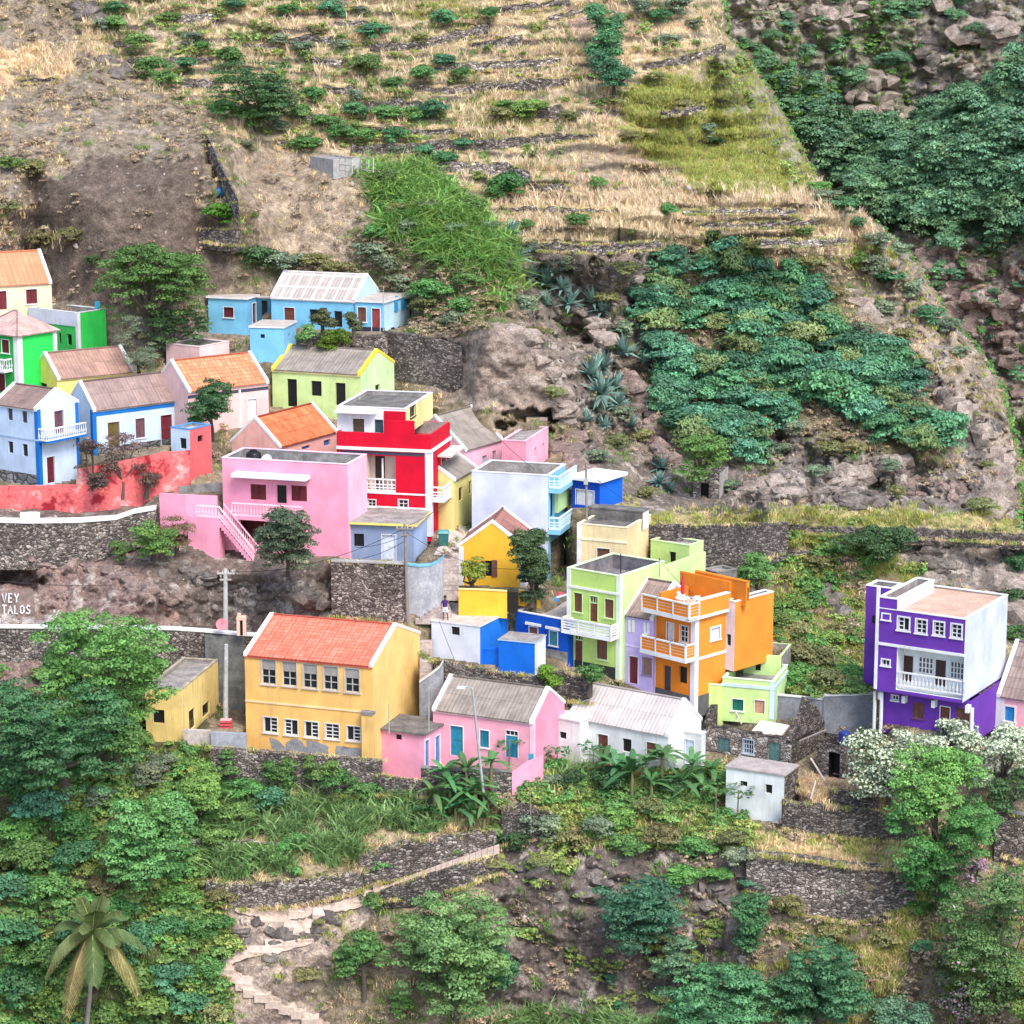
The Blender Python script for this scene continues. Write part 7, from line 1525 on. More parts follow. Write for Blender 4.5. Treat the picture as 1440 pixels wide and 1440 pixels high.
# coconut palm
def palm():
    u, v = 118, 1440; Y = 147.0; base = at(u, 1475, Y); top = at(128, 1308, Y)
    r = empty('coconut_palm', base, 'coconut palm with yellowing drooping fronds in the lower left corner', 'palm tree')
    tb = MB(); tb.tube([base+(top-base)*t+Vector((.18*math.sin(t*2.6), 0, 0)) for t in (-.1, .2, .4, .6, .8, 1)], [.17, .15, .13, .12, .11, .10], 9); tb.build('trunk', BARKG, r)
    FR = foliage('palm_fronds', (.12, .17, .055), .3, .02, .1); FY = foliage('yellow_palm_fronds', (.34, .27, .10), .3, .02, .1)
    rg = np.random.default_rng(77); top = top+Vector((.1, 0, 0))
    for i in range(22):
        az = i*2.399+.3; lev = i/21; el = 1.35-1.75*lev; ln = rg.uniform(3.6, 4.5)*(1 if lev > .2 else .85)
        P = []; Nn = []; V_ = []; Q = []; tn = []
        d = np.array([math.cos(az), math.sin(az)]); K = 12; mid = []
        for k in range(K+1):
            t = k/K; rr_ = ln*t*math.cos(el)*(1-.25*t); z = ln*t*math.sin(el)-1.15*ln*.5*t*t*(.7+.5*lev); mid.append(np.array([d[0]*rr_, d[1]*rr_, z]))
        sd = np.array([-d[1], d[0], 0])
        for k in range(1, K*3):
            t = k/(K*3); f = t*K; j = min(K-1, int(f)); c = mid[j]*(1-(f-j))+mid[j+1]*(f-j); tg = mid[j+1]-mid[j]; tg /= np.linalg.norm(tg)
            ll = .80*math.sin(math.pi*(.12+.8*t))+.1
            for s_ in (-1, 1):
                e = c+sd*s_*ll*.72+tg*ll*.45+np.array([0, 0, -ll*.5*(.5+lev)]); b = len(V_); wv_ = tg*.055
                V_ += [c-wv_, c+wv_, e+wv_*.4, e-wv_*.4]; Q.append([b, b+1, b+2, b+3]); x = rg.uniform(.75, 1.25); tn.append([x, x, x])
        me = fastmesh('frond', np.array(V_), np.array(Q), False); a_ = me.attributes.new('tint', 'FLOAT_COLOR', 'FACE'); a_.data.foreach_set('color', np.concatenate([np.array(tn), np.ones((len(tn), 1))], 1).astype(np.float32).ravel())
        me.materials.append(FY if lev > .72 else FR); o = bpy.data.objects.new('frond', me); COL.objects.link(o); o.parent = r; o.location = top-base
        sp = MB(); sp.tube([Vector(m_)+top for m_ in mid[::3]], [.035, .03, .02, .015, .008][:len(mid[::3])], 5); sp.build('frond_rib', plain('frond_rib', (.35, .33, .14)), o)
palm()
# ------------------------------------------------------------------ ground cover (geometry nodes scatter of tuft meshes)
def blades(name, mat, n, h, w, spread, lean, seed, bend=.3):
    rg = np.random.default_rng(seed); V_ = []; Q = []; tn = []
    for i in range(n):
        az = rg.uniform(0, 6.283); o = np.array([*(rg.normal(size=2)*spread), -.05]); l = rg.uniform(.1, lean); hh = h*rg.uniform(.5, 1.15)
        d = np.array([math.cos(az)*l, math.sin(az)*l, 1.0]); d /= np.linalg.norm(d); sa = rg.uniform(0, 6.283); sd = np.array([math.cos(sa), math.sin(sa), 0])*w*rg.uniform(.6, 1.2)
        m_ = o+d*hh*.55; e = o+d*hh+np.array([math.cos(az), math.sin(az), -.6])*hh*bend*rg.uniform(.3, 1.2); b = len(V_)
        V_ += [o-sd*.7, o+sd*.7, m_+sd, m_-sd, e+sd*.15, e-sd*.15]; Q += [[b, b+1, b+2, b+3], [b+3, b+2, b+4, b+5]]; x = rg.uniform(.7, 1.3); y = rg.uniform(.92, 1.08); tn += [[x*y, x, x]]*2
    me = fastmesh(name, np.array(V_), np.array(Q), False); a_ = me.attributes.new('tint', 'FLOAT_COLOR', 'FACE')
    a_.data.foreach_set('color', np.concatenate([np.array(tn), np.ones((len(tn), 1))], 1).astype(np.float32).ravel()); me.materials.append(mat); return me
def leafclump(name, mat, seed, r=.5, clumps=10, leaves=22, leaf=.17):
    rg = np.random.default_rng(seed); P, Nn, li, L, lr = crown_pts(r, r, r*.6, 4, clumps, leaves, .2*r/.5, rg, .6, 0); P[:, 2] += r*.25
    return leafmesh(name, P, Nn, leaf*rg.uniform(.6, 1.3, len(P)), tints(li, rg), mat, .6, rg)
def rockmesh(seed, mat):
    bm = bmesh.new(); bmesh.ops.create_icosphere(bm, subdivisions=2, radius=.5); rg = np.random.default_rng(seed)
    ax = rg.uniform(.6, 1.2, 3); pl = rg.normal(size=(7, 3)); pl /= np.linalg.norm(pl, axis=1, keepdims=True); dd = rg.uniform(.28, .42, 7)
    for v in bm.verts:
        c = np.array(v.co)
        for p, d in zip(pl, dd*.8):
            t = c@p
            if t > d: c = c-p*(t-d)
        v.co = Vector(c*ax)
    me = bpy.data.meshes.new('rock'); bm.to_mesh(me); bm.free(); me.materials.append(mat); return me
def scatter(name, meshes, pts, scl, label=None, cat=None, tilt=.15, up=None, zs=None):
    n = len(pts)
    if n == 0: return
    cl_ = bpy.data.collections.new(name+'_sources')
    for i, m_ in enumerate(meshes):
        o = bpy.data.objects.new(m_.name, m_); cl_.objects.link(o)
    me = bpy.data.meshes.new(name); me.vertices.add(n); me.vertices.foreach_set('co', np.ascontiguousarray(pts, np.float32).ravel())
    rot = np.stack([rng.normal(size=n)*tilt, rng.normal(size=n)*tilt, rng.uniform(0, 6.283, n)], 1)
    a_ = me.attributes.new('rot', 'FLOAT_VECTOR', 'POINT'); a_.data.foreach_set('vector', rot.astype(np.float32).ravel())
    sv = np.stack([scl, scl, scl*(zs if zs is not None else 1)], 1)
    a_ = me.attributes.new('scl', 'FLOAT_VECTOR', 'POINT'); a_.data.foreach_set('vector', sv.astype(np.float32).ravel())
    a_ = me.attributes.new('pick', 'INT', 'POINT'); a_.data.foreach_set('value', rng.integers(0, len(meshes), n).astype(np.int32))
    ob = bpy.data.objects.new(name, me); COL.objects.link(ob); tag(ob, label, cat, None, 'stuff')
    ng = bpy.data.node_groups.new(name, 'GeometryNodeTree'); ng.interface.new_socket('Geometry', in_out='INPUT', socket_type='NodeSocketGeometry'); ng.interface.new_socket('Geometry', in_out='OUTPUT', socket_type='NodeSocketGeometry')
    gi = ng.nodes.new('NodeGroupInput'); go = ng.nodes.new('NodeGroupOutput'); ip = ng.nodes.new('GeometryNodeInstanceOnPoints'); ci = ng.nodes.new('GeometryNodeCollectionInfo')
    ci.inputs[0].default_value = cl_; ci.inputs[1].default_value = True; ci.inputs[2].default_value = True
    def na(nm, ty):
        q = ng.nodes.new('GeometryNodeInputNamedAttribute'); q.data_type = ty; q.inputs[0].default_value = nm; return q.outputs[0]
    l = ng.links.new; l(gi.outputs[0], ip.inputs['Points']); l(ci.outputs[0], ip.inputs['Instance']); ip.inputs['Pick Instance'].default_value = True
    l(na('pick', 'INT'), ip.inputs['Instance Index']); l(na('rot', 'FLOAT_VECTOR'), ip.inputs['Rotation']); l(na('scl', 'FLOAT_VECTOR'), ip.inputs['Scale']); l(ip.outputs[0], go.inputs[0])
    md = ob.modifiers.new('scatter', 'NODES'); md.node_group = ng
    return ob
HOUSEMASK = np.zeros(U.shape, bool)
for q in MASKQ: HOUSEMASK |= inpoly(q, U, V)
for PQ in WALLQ:
    pts_ = [(p[0], p[1]-1) for p in PQ]+[(p[0], p[2]+2) for p in PQ[::-1]]; HOUSEMASK |= inpoly(pts_, U, V)
MAIZE = [[(318, 1098), (420, 1120), (560, 1115), (600, 1120), (640, 1165), (520, 1175), (300, 1180)], [(285, 1195), (500, 1185), (520, 1215), (300, 1238)]]
PATHPOLY = [[(700, 1180), (708, 1200), (545, 1262), (535, 1246)], [(330, 1268), (440, 1262), (520, 1245), (700, 1190), (705, 1200), (530, 1262), (450, 1290), (370, 1300), (330, 1290)], [(310, 1360), (380, 1375), (480, 1440), (520, 1480), (440, 1480), (330, 1400)]]
def pts(poly_or_reg, dens, seed, noise=None, nscale=30, thr=-.9, terr=False):
    """dens: points per 1000 square photo pixels"""
    rg = np.random.default_rng(seed); out = []
    polys = [p for nm, p, *_ in REG+FARREG if nm == poly_or_reg] if isinstance(poly_or_reg, str) else [poly_or_reg]
    for p in polys:
        pa = np.array(p); u0, v0 = np.maximum(pa.min(0)-15, [-140, -120]); u1, v1 = np.minimum(pa.max(0)+15, [1580, 1600])
        if u1 <= u0 or v1 <= v0: continue
        n = int((u1-u0)*(v1-v0)/1000*dens); u = rg.uniform(u0, u1, n); v = rg.uniform(v0, v1, n)
        ju = u+10*fbm(u/30, v/30, seed+1, 2); jv = v+8*fbm(u/30+9, v/30, seed+2, 2)
        if isinstance(poly_or_reg, str): k = RID[np.clip(((v+rg.normal(size=n)*6-gv[0])/GS).round().astype(int), 0, len(gv)-1), np.clip(((u+rg.normal(size=n)*8-gu[0])/GS).round().astype(int), 0, len(gu)-1)] == RN[poly_or_reg]
        else: k = inpoly(p, ju, jv)
        k &= fbm(u/nscale, v/nscale*1.3, seed+7, 3) > thr
        if terr: k &= bil(brk, gu[0], gv[0], GS, u, v-3) < .18
        k &= ~(bil(HOUSEMASK.astype(float), gu[0], gv[0], GS, u, v) > .3)
        if poly_or_reg == 'low':
            for pp in MAIZE: k &= ~inpoly(pp, u, v)
        for pp in PATHPOLY: k &= ~inpoly(pp, u, v)
        far = bil(FAR.astype(float), gu[0], gv[0], GS, u, v)
        k &= (far > .98) if poly_or_reg in [f[0] for f in FARREG] else (far < .02)
        out.append(np.stack([u[k], v[k]], 1))
    uv = np.concatenate(out) if out else np.zeros((0, 2))
    return at_np(uv[:, 0], uv[:, 1], Yg(uv[:, 0], uv[:, 1])), uv
def sc(n, a_, b_, seed=0): return np.random.default_rng(seed).uniform(a_, b_, n)
STRAWM = foliage('straw', (.72, .55, .31), .2, .02, .3); STRAW2 = foliage('pale_straw', (.72, .57, .38), .2, .02, .2); YGM = foliage('yellow_green_grass', (.38, .40, .10), .25, .03, .25); GRM = foliage('green_grass', (.18, .27, .075), .25, .03, .25); CORN = foliage('maize_leaves', (.21, .33, .12), .3, .02, .2); REEDM = foliage('reed_leaves', (.22, .38, .09), .3, .035, .4)
DRYB = foliage('dry_scrub', (.31, .255, .175), .1, .02, .25); COVM = foliage('ground_leaves', (.115, .245, .07), .2, .03, .3); COVB = foliage('bright_ground_leaves', (.22, .31, .085), .2, .03, .3)
straw = [blades('straw_tuft', STRAWM, 26, .42, .018, .16, .6, i) for i in range(3)]
dcorn = [blades('dry_stalks', STRAW2, 9, 1.0, .03, .10, .25, 10+i, .25) for i in range(3)]
yg = [blades('grass_tuft', YGM, 30, .4, .02, .18, .7, 20+i) for i in range(3)]
gg = [blades('grass_tuft', GRM, 30, .45, .022, .18, .7, 30+i) for i in range(3)]
corn = [blades('maize', CORN, 15, 1.5, .055, .14, .7, 40+i, .6) for i in range(3)]
reed = [blades('reed', REEDM, 18, 1.9, .065, .3, 1.1, 50+i, .9) for i in range(4)]
dscrub = [leafclump('scrub', DRYB, 60+i, .45, 9, 16, .13) for i in range(3)]
cov = [leafclump('ground_leaves', COVM, 70+i, .55, 12, 22, .18) for i in range(3)]; covb = [leafclump('ground_leaves', COVB, 80+i, .5, 10, 20, .15) for i in range(3)]
def cat_(*a): return np.concatenate([x[0] for x in a])
A = cat_(pts('terr', 26, 1, thr=-.35, terr=True), pts('spurstraw', 40, 2), pts('plotstraw', 30, 3), pts('strip', 30, 4, thr=-.1), pts('ridgeslope', 6, 5, thr=0), pts('tanslope', 5, 6, thr=.05), pts('spur', 12, 7, thr=.0), pts('base', 6, 8, thr=.05), pts('bare', 8, 9), pts('maizeground', 20, 10, thr=-.1), pts('midslope', 10, 11, thr=0), pts('ledge', 15, 12, thr=0), pts('slopebrown', 12, 13, thr=0), pts('rightgrass', 25, 14), pts('bankgreen', 14, 15, thr=0))
scatter('straw_grass', straw, A, sc(len(A), .6, 1.35, 1))
WE = []
for PQ, jg in zip(WALLQ, WALLJ):
    for (u, vt, vb, y) in PQ:
        if jg < .035: continue
        if vt < 370 or vb > 1100 or vt > 730:
            for q in range(5): WE.append(at(u+random.uniform(-5, 5), vt+1, y+random.uniform(.1, .7)))
            for q in range(3): WE.append(at(u+random.uniform(-5, 5), vb+1, y-random.uniform(.1, .5)))
WE = np.array(WE); kk = rng.random(len(WE)) < .62; scatter('wall_top_grass', straw+yg, WE[kk], sc(int(kk.sum()), .5, 1.1, 31))
A = cat_(pts('corn', 55, 20, thr=-.35), pts('terr', 34, 21, nscale=40, thr=-.1, terr=True), pts([(50, 65), (110, 70), (105, 105), (40, 108)], 60, 22), pts([(0, 330), (90, 320), (90, 355), (20, 360)], 14, 23), pts('bankgreen', 6, 24, thr=.15))
scatter('dry_maize', dcorn, A, sc(len(A), .7, 1.15, 2))
A = cat_(pts('ygreen', 85, 30, thr=-.35), pts('ledge', 45, 31, thr=-.25), pts('strip', 30, 32, thr=.05), pts('slope', 85, 33, thr=-.4), pts('slopebrown', 14, 43, thr=-.1), pts('rightgrass', 40, 34), pts('bankgreen', 30, 35, thr=-.2), pts([(540, 0), (680, 0), (640, 30), (560, 25)], 40, 36), pts('ridgegreen', 50, 37, thr=-.3), pts('pathdirt', 6, 38, thr=.2), pts('lowrightsoil', 18, 39, thr=.05), pts([(660, 140), (780, 150), (760, 180), (670, 175)], 50, 40), pts('ridgeslope', 12, 41, nscale=22, thr=.12), pts([(1190, 340), (1260, 350), (1250, 385), (1170, 372)], 50, 42))
scatter('yellow_grass', yg, A, sc(len(A), .6, 1.4, 3))
A = cat_(pts([(90, -10), (420, -10), (640, 60), (620, 215), (520, 235), (420, 208), (300, 175), (190, 105)], 16, 48, nscale=24, thr=-.02, terr=True), pts('low', 14, 50, thr=-.1), pts('terr', 14, 51, nscale=26, thr=.08), pts('bankgreen', 34, 52, thr=-.1), pts('slope', 20, 53, thr=.05), pts('scrub', 16, 54), pts('midslope', 10, 55, thr=.1), pts('lowcliff', 8, 56, thr=.18), pts('lowrightsoil', 10, 57, thr=.15), pts('cliff', 8, 58, thr=.1), pts('lowrock', 6, 59, thr=.15), pts('spur', 4, 60, thr=.2), pts('base', 8, 61, thr=.1), pts('farbase', 10, 62, thr=.05), pts('fargreen', 20, 63, thr=-.1))
scatter('green_grass', gg, A, sc(len(A), .6, 1.4, 4))
A = cat_(pts('reed', 16, 107, nscale=24, thr=-.1), pts('low', 13, 70, thr=-.02), pts('bankgreen', 22, 71, thr=0), pts('slope', 22, 72, thr=.05), pts('farcliffgreen', 40, 73), pts('fargreen', 16, 74, thr=0), pts('farbase', 4, 75, thr=.15), pts('redrock', 5, 77, thr=.1))
scatter('ground_leaves', cov, A, sc(len(A), .6, 1.6, 5))
A = cat_(pts([(1095, 850), (1160, 900), (1225, 975), (1110, 985)], 26, 76, thr=-.1), pts('low', 8, 80, thr=.08), pts('bankgreen', 18, 81, thr=0), pts('slope', 22, 82, thr=.0), pts('terr', 6, 83, nscale=20, thr=.15), pts('lowcliff', 5, 84, thr=.18), pts([(90, -10), (420, -10), (640, 60), (620, 215), (520, 235), (420, 208), (300, 175), (190, 105)], 5, 87, nscale=24, thr=.02), pts([(300, 1240), (200, 1240), (210, 1330), (330, 1340)], 20, 85), pts('ridgegreen', 10, 86, thr=.0))
scatter('bright_ground_cover', covb, A, sc(len(A), .6, 1.5, 6))
A = cat_(pts('spur', 12, 90, thr=-.05), pts('plot', 1.5, 91, thr=.12), pts('tanslope', 4, 92, thr=.1), pts('ridgeslope', 6, 93, thr=.05), pts('cliff', 4, 94, thr=.05), pts('lowrock', 4, 95, thr=.1), pts('midslope', 16, 96, thr=-.1), pts('lowcliff', 3, 97, thr=.12), pts('lowrightsoil', 10, 98, thr=0), pts('base', 5, 99, thr=.1), pts('scrub', 22, 100), pts('reed', 14, 106, thr=-.2), pts('farbase', 10, 101, thr=0), pts('redrock', 8, 102, thr=.05), pts('slopebrown', 14, 103, thr=0))
scatter('dry_scrub', dscrub, A, sc(len(A), .5, 1.5, 7))
A = cat_(pts([(318, 1098), (420, 1120), (560, 1115), (600, 1120), (640, 1165), (520, 1175), (300, 1180)], 28, 110, thr=-.25), pts([(285, 1195), (500, 1185), (520, 1215), (300, 1238)], 40, 111, thr=-.3), pts([(690, 1440), (830, 1430), (960, 1450), (900, 1500), (690, 1500)], 40, 112), pts([(780, 1085), (860, 1080), (840, 1120), (780, 1120)], 14, 113))
scatter('maize_plants', corn, A, sc(len(A), .7, 1.15, 8))
A = cat_(pts('reed', 60, 120, nscale=30, thr=-.22)); scatter('reed_bed', reed, A, sc(len(A), .7, 1.2, 9), tilt=.3)
# thickets: acacia like shrubs grown into one mass
th = [shrubproto(900+i, foliage('thicket_leaves', (.08, .225, .12), .2, .03, .4)) for i in range(4)]+[shrubproto(980, foliage('mixed_thicket_leaves', (.15, .23, .09), .2, .03, .3))]
tf = [shrubproto(950+i, TEAL2) for i in range(4)]
A = cat_(pts([(918, 395), (990, 372), (1100, 385), (1150, 445), (1200, 500), (1262, 515), (1310, 590), (1342, 655), (1250, 625), (1190, 590), (1110, 590), (1060, 655), (975, 640), (925, 560), (913, 470)], 6.5, 130, nscale=30, thr=-.10))
scatter('thicket', th, A, sc(len(A), .9, 2.3, 10), 'dense blue green thicket on the hillside behind the lime house', 'thicket', tilt=.12, zs=sc(len(A), .8, 1.25, 14))
A = cat_(pts('forest', 6.5, 131, thr=-.45)); scatter('far_forest', tf, A, sc(len(A), 1.3, 3.0, 11), 'dense dark green forest on the far slope at the right edge', 'forest', tilt=.1)
A = cat_(pts('farcliffgreen', 8, 132), pts('fargreen', 3, 133, thr=.1), pts('farbase', 1.6, 134, thr=.12), pts('redrock', 3, 136, thr=.05)); scatter('far_shrubs', tf, A, sc(len(A), .7, 1.7, 12))
# craggy outcrops of the cliff and the ridge
def rockmat(a_, b_, key):
    m, nt, N, bs = newmat('crag_rock'); L = nt.links.new; tc = node(nt, 'ShaderNodeTexCoord'); oc = tc.outputs['Object']
    n1 = node(nt, 'ShaderNodeTexNoise', i_Scale=1.1, i_Detail=9.0, i_Roughness=.72); L(oc, n1.inputs['Vector']); r = ramp(nt, [(.36, b_), (.5, tuple((x+y)/2 for x, y in zip(a_, b_))), (.62, a_)]); L(n1.outputs[0], r.inputs[0])
    n2 = node(nt, 'ShaderNodeTexNoise', i_Scale=6.0, i_Detail=6.0, i_Roughness=.7); L(oc, n2.inputs['Vector']); r2 = ramp(nt, [(.3, .5), (.7, 1.35)]); L(n2.outputs[0], r2.inputs[0])
    L(mixc(nt, r.outputs[0], r2.outputs[0], 1, 'MULTIPLY'), bs.inputs['Base Color']); bs.inputs['Roughness'].default_value = .95
    h_ = mixc(nt, n1.outputs[0], n2.outputs[0], .4); b = node(nt, 'ShaderNodeBump', i_Strength=1.0, i_Distance=.35); L(h_, b.inputs['Height']); L(b.outputs[0], bs.inputs['Normal']); return m
RKP = rockmat((.43, .355, .30), (.20, .16, .135), 'p'); RKD = rockmat((.24, .205, .18), (.075, .066, .062), 'd'); RKR = rockmat((.34, .25, .21), (.15, .11, .10), 'r')
def outcrop(line, size, mat, label, seed, n=14, spread=8, group=None):
    rg = np.random.default_rng(seed); bmx = bmesh.new(); tot = sum(math.hypot(b[0]-a[0], b[1]-a[1]) for a, b in zip(line[:-1], line[1:])); o0 = None
    for k in range(n):
        f = tot*(k+rg.uniform(.2, .8))/n; 
        for a, b in zip(line[:-1], line[1:]):
            l = math.hypot(b[0]-a[0], b[1]-a[1])
            if f <= l: break
            f -= l
        u = a[0]+(b[0]-a[0])*f/l+rg.normal()*spread*.4; v = a[1]+(b[1]-a[1])*f/l+np.clip(rg.normal(), -1.5, 1.5)*spread*.85; Y = float(Yg(u, v)); c = np.array(at(u, v, Y)); 
        if o0 is None: o0 = c
        s = size*rg.uniform(.5, 1.3); ax = np.array([1.25, .8, .8])*s*rg.uniform(.7, 1.2, 3); P = rg.normal(size=(15, 3)); P /= np.linalg.norm(P, axis=1, keepdims=True); P = P*ax*rg.uniform(.75, 1.0, (15, 1))+c-o0+np.array([0, .15*s, 0])
        vs = [bmx.verts.new(q) for q in P]; r_ = bmesh.ops.convex_hull(bmx, input=vs); bmesh.ops.delete(bmx, geom=[e for e in r_['geom_interior'] if isinstance(e, bmesh.types.BMVert)], context='VERTS')
    me = bpy.data.meshes.new('rock_outcrop'); bmx.to_mesh(me); bmx.free(); me.materials.append(mat); o = bpy.data.objects.new('rock_outcrop', me); COL.objects.link(o); o.location = Vector(o0); tag(o, label, 'rock', group)
O = outcrop
O([(735, 350), (800, 362), (860, 378), (930, 372), (1000, 372)], 1.0, RKD, 'dark layered rock band under the straw strips above the agaves', 1, 34, 7)
O([(760, 390), (820, 405), (890, 392)], .8, RKD, 'second dark rock band just below the layered one', 2, 20, 6)
O([(800, 445), (835, 455), (850, 480)], 1.0, RKP, 'pale rock brow above the small dark hollow', 3, 16, 7)
O([(715, 455), (760, 500), (785, 560), (800, 600)], 1.0, RKP, 'pale rock edge running down the right side of the big boulder face', 4, 30, 5)
O([(800, 620), (815, 665), (800, 700)], 1.25, RKR, 'reddish crag left of the royal blue house', 6, 16, 5)
O([(875, 520), (905, 570), (925, 620), (945, 655)], 1.0, RKR, 'brown rib of rock running down beside the thicket', 7, 28, 8)
O([(895, 395), (905, 440), (915, 480)], .7, RKP, 'narrow pale rib of rock at the left edge of the thicket', 8, 12, 4)
O([(1188, 420), (1215, 425), (1235, 450), (1200, 445)], 1.1, RKP, 'pale rock patch on the upper ridge among bushes', 9, 16, 8)
O([(1250, 492), (1285, 520), (1320, 550), (1350, 590), (1372, 620)], 1.0, RKD, 'long dark crack of rock running down the right ridge', 10, 36, 6)
O([(1330, 560), (1375, 600), (1400, 640), (1410, 690), (1390, 720)], 1.5, RKP, 'broken pale crags at the lower end of the right ridge', 12, 44, 7)
O([(1040, 690), (1080, 680), (1120, 700)], 1.0, RKP, 'low pale crag left above the grassy ledge', 13, 14, 9)
O([(1170, 690), (1200, 670), (1240, 655), (1275, 645)], 1.2, RKP, 'stepped pale crag in the middle above the footpath', 14, 28, 9)
O([(1180, 712), (1215, 712), (1240, 705)], 1.1, RKD, 'dark rock foot under the stepped pale crag', 15, 14, 6)
O([(1270, 690), (1310, 680), (1350, 700)], .8, RKR, 'brownish crag right of the stepped pale one', 16, 14, 9)
O([(1260, 765), (1300, 790), (1330, 800), (1300, 770)], 1.2, RKD, 'dark crag below the footpath behind the purple house', 17, 24, 7)
O([(1380, 770), (1410, 800), (1430, 840), (1420, 880)], 1.6, RKP, 'pale crag at the right edge behind the purple house', 18, 22, 8)
O([(1155, 830), (1180, 860), (1215, 895)], .95, RKD, 'dark stones on the slope left of the purple house', 19, 18, 4)
O([(1190, 140), (1215, 120), (1240, 130), (1255, 170), (1220, 175), (1190, 180)], 1.8, RKP, 'large pale crag on the far cliff above the forest', 20, 30, 12)
O([(1050, 20), (1100, 12), (1150, 25), (1210, 10)], 1.6, RKP, 'pale rocks along the top of the far cliff', 21, 28, 14)
O([(1330, 20), (1390, 50), (1430, 70), (1400, 10)], 1.8, RKP, 'pale crags in the upper right corner', 22, 26, 14)
O([(1310, 60), (1320, 120), (1330, 150)], 1.8, RKD, 'dark buttress beside the far forest', 23, 16, 10)
O([(1300, 370), (1330, 400), (1360, 440), (1430, 430)], 1.5, RKR, 'reddish crags of the far slope right of the ridge', 24, 28, 14)
O([(1400, 470), (1440, 520), (1430, 560)], 1.5, RKR, 'lower reddish crags at the right edge', 25, 18, 12)
O([(150, 80), (165, 105), (180, 92)], .9, RKD, 'dark rocks on the crest of the upper left spur', 26, 12, 6)
O([(110, 10), (128, 25)], 1.2, RKD, 'dark rock tower in the top left corner', 27, 8, 8)
O([(20, 760), (60, 790), (150, 800), (200, 830), (260, 850)], .62, RKR, 'reddish ledges of the cliff between the two roads', 28, 44, 5)
O([(240, 790), (300, 820), (400, 830), (470, 850)], .6, RKD, 'dark ledges of the cliff below the pink house', 29, 40, 5)
O([(730, 1230), (790, 1260), (850, 1250), (960, 1280), (1040, 1260)], .8, RKD, 'dark ledges of the lower cliff left of the grey bank wall', 30, 34, 16)
O([(330, 1305), (400, 1310), (370, 1350), (470, 1295)], .7, RKD, 'dark rocks among the turns of the stone path', 31, 22, 8)
# growth on the hidden back of the ridge
BK = []
for (ua, va), (ub, vb) in zip(RIDGE[1:-2], RIDGE[2:-1]):
    for q in range(260):
        f = random.random(); u = ua+(ub-ua)*f; v = va+(vb-va)*f; y0, y1 = float(Yg(u-9, v)), float(Yg(u+14, v)); g_ = random.uniform(.2, 1); BK.append(at(u-2, v+11, y0+(y1-y0)*g_))
BK = np.array(BK); scatter('ridge_back_growth', dscrub+cov+yg, BK, sc(len(BK), .7, 1.5, 41))
# loose stones
rk = [rockmesh(i, plain('pale_rock', (.36, .31, .27), .95)) for i in range(4)]+[rockmesh(9+i, plain('dark_rock', (.17, .145, .13), .95)) for i in range(4)]
A = cat_(pts('cliff', 5, 140, thr=.0), pts('lowrock', 5, 141, thr=0), pts('ridgeslope', 4, 142, thr=.1), pts('spur', 2.5, 143), pts('plot', 1.6, 144), pts('terr', 2.2, 145, thr=.05), pts('roadcliff', 4, 146), pts('rubble', 30, 147), pts('lowcliff', 3, 148), pts('farbase', 3.5, 149, thr=.1), pts('redrock', 5, 150), pts('rightcliff', 6, 151), pts('pathdirt', 6, 152), pts('tanslope', 1.5, 153), pts('slopebrown', 3, 154), pts('rockband', 5, 155))
s_ = .16+np.random.default_rng(13).pareto(3.0, len(A))*.22
scatter('rocks', rk, A, np.minimum(s_, .95), tilt=.8)
# ------------------------------------------------------------------ ruins, paths, poles and small things
e6 = (980, 980, 6.0)
def at_(u, v, Y): return at(u, v, Y)
# roofless stone house
h = RUIN
# stairs and paths
def steps(name, lst, mat, hgt=.6):
    """lst: (u_left, u_right, v_front_top, Y, depth)"""
    m = MB()
    for (ua, ub, v, y, d) in lst:
        a_, b_ = at(ua, v, y), at(ub, v, y); b_.z = a_.z = (a_.z+b_.z)/2
        m.hexa([a_-Zv*hgt, b_-Zv*hgt, b_-Zv*hgt+Vector((0, d, 0)), a_-Zv*hgt+Vector((0, d, 0)), a_, b_, b_+Vector((0, d, 0)), a_+Vector((0, d, 0))])
    return tag(m.build(name, mat, None, Vector(m.v[0])), kind='structure')
STEPM = concrete((.50, .42, .38), (.26, .21, .19), 'step', 1.5); PATHM = concrete((.58, .46, .38), (.38, .29, .24), 'path', 1.2); ALLEY = concrete((.62, .52, .47), (.42, .35, .31), 'alley', .8)
def gY(u, v, o=.5): return float(Yg(u, v))-o
steps('stairs', [(619+i*.6, 645, 838-i*7.2, min(gY(625, 838-i*7.2), gY(640, 838-i*7.2)), .8) for i in range(9)], STEPM, .35)
steps('stairs', [(584+i*6.5, 636-i, 872-i*4.4, min(gY(590+i*6, 872-i*4.4), gY(620, 872-i*4.4)), 1.2) for i in range(6)], STEPM, .3)
steps('stairs', [(590, 608, 948-i*5.6, min(gY(592, 948-i*5.6), gY(606, 948-i*5.6)), .7) for i in range(9)], STEPM, .4)
m = MB()
AU = np.linspace(0, 1, 9)
for k in range(8):
    for q in range(8):
        def ap(i, j): va = 780-40*AU[i]; uu = (610+24*AU[i])*(1-AU[j])+(648+20*AU[i])*AU[j]; return at(uu, va, float(Yg(uu, va))-.12)
        m.poly([ap(k, q), ap(k, q+1), ap(k+1, q+1), ap(k+1, q)])
tag(m.build('alley', ALLEY), kind='structure')
m = MB(); rp = random.Random(5)
line = [(702, 1192), (660, 1206), (620, 1220), (580, 1235), (548, 1248)]
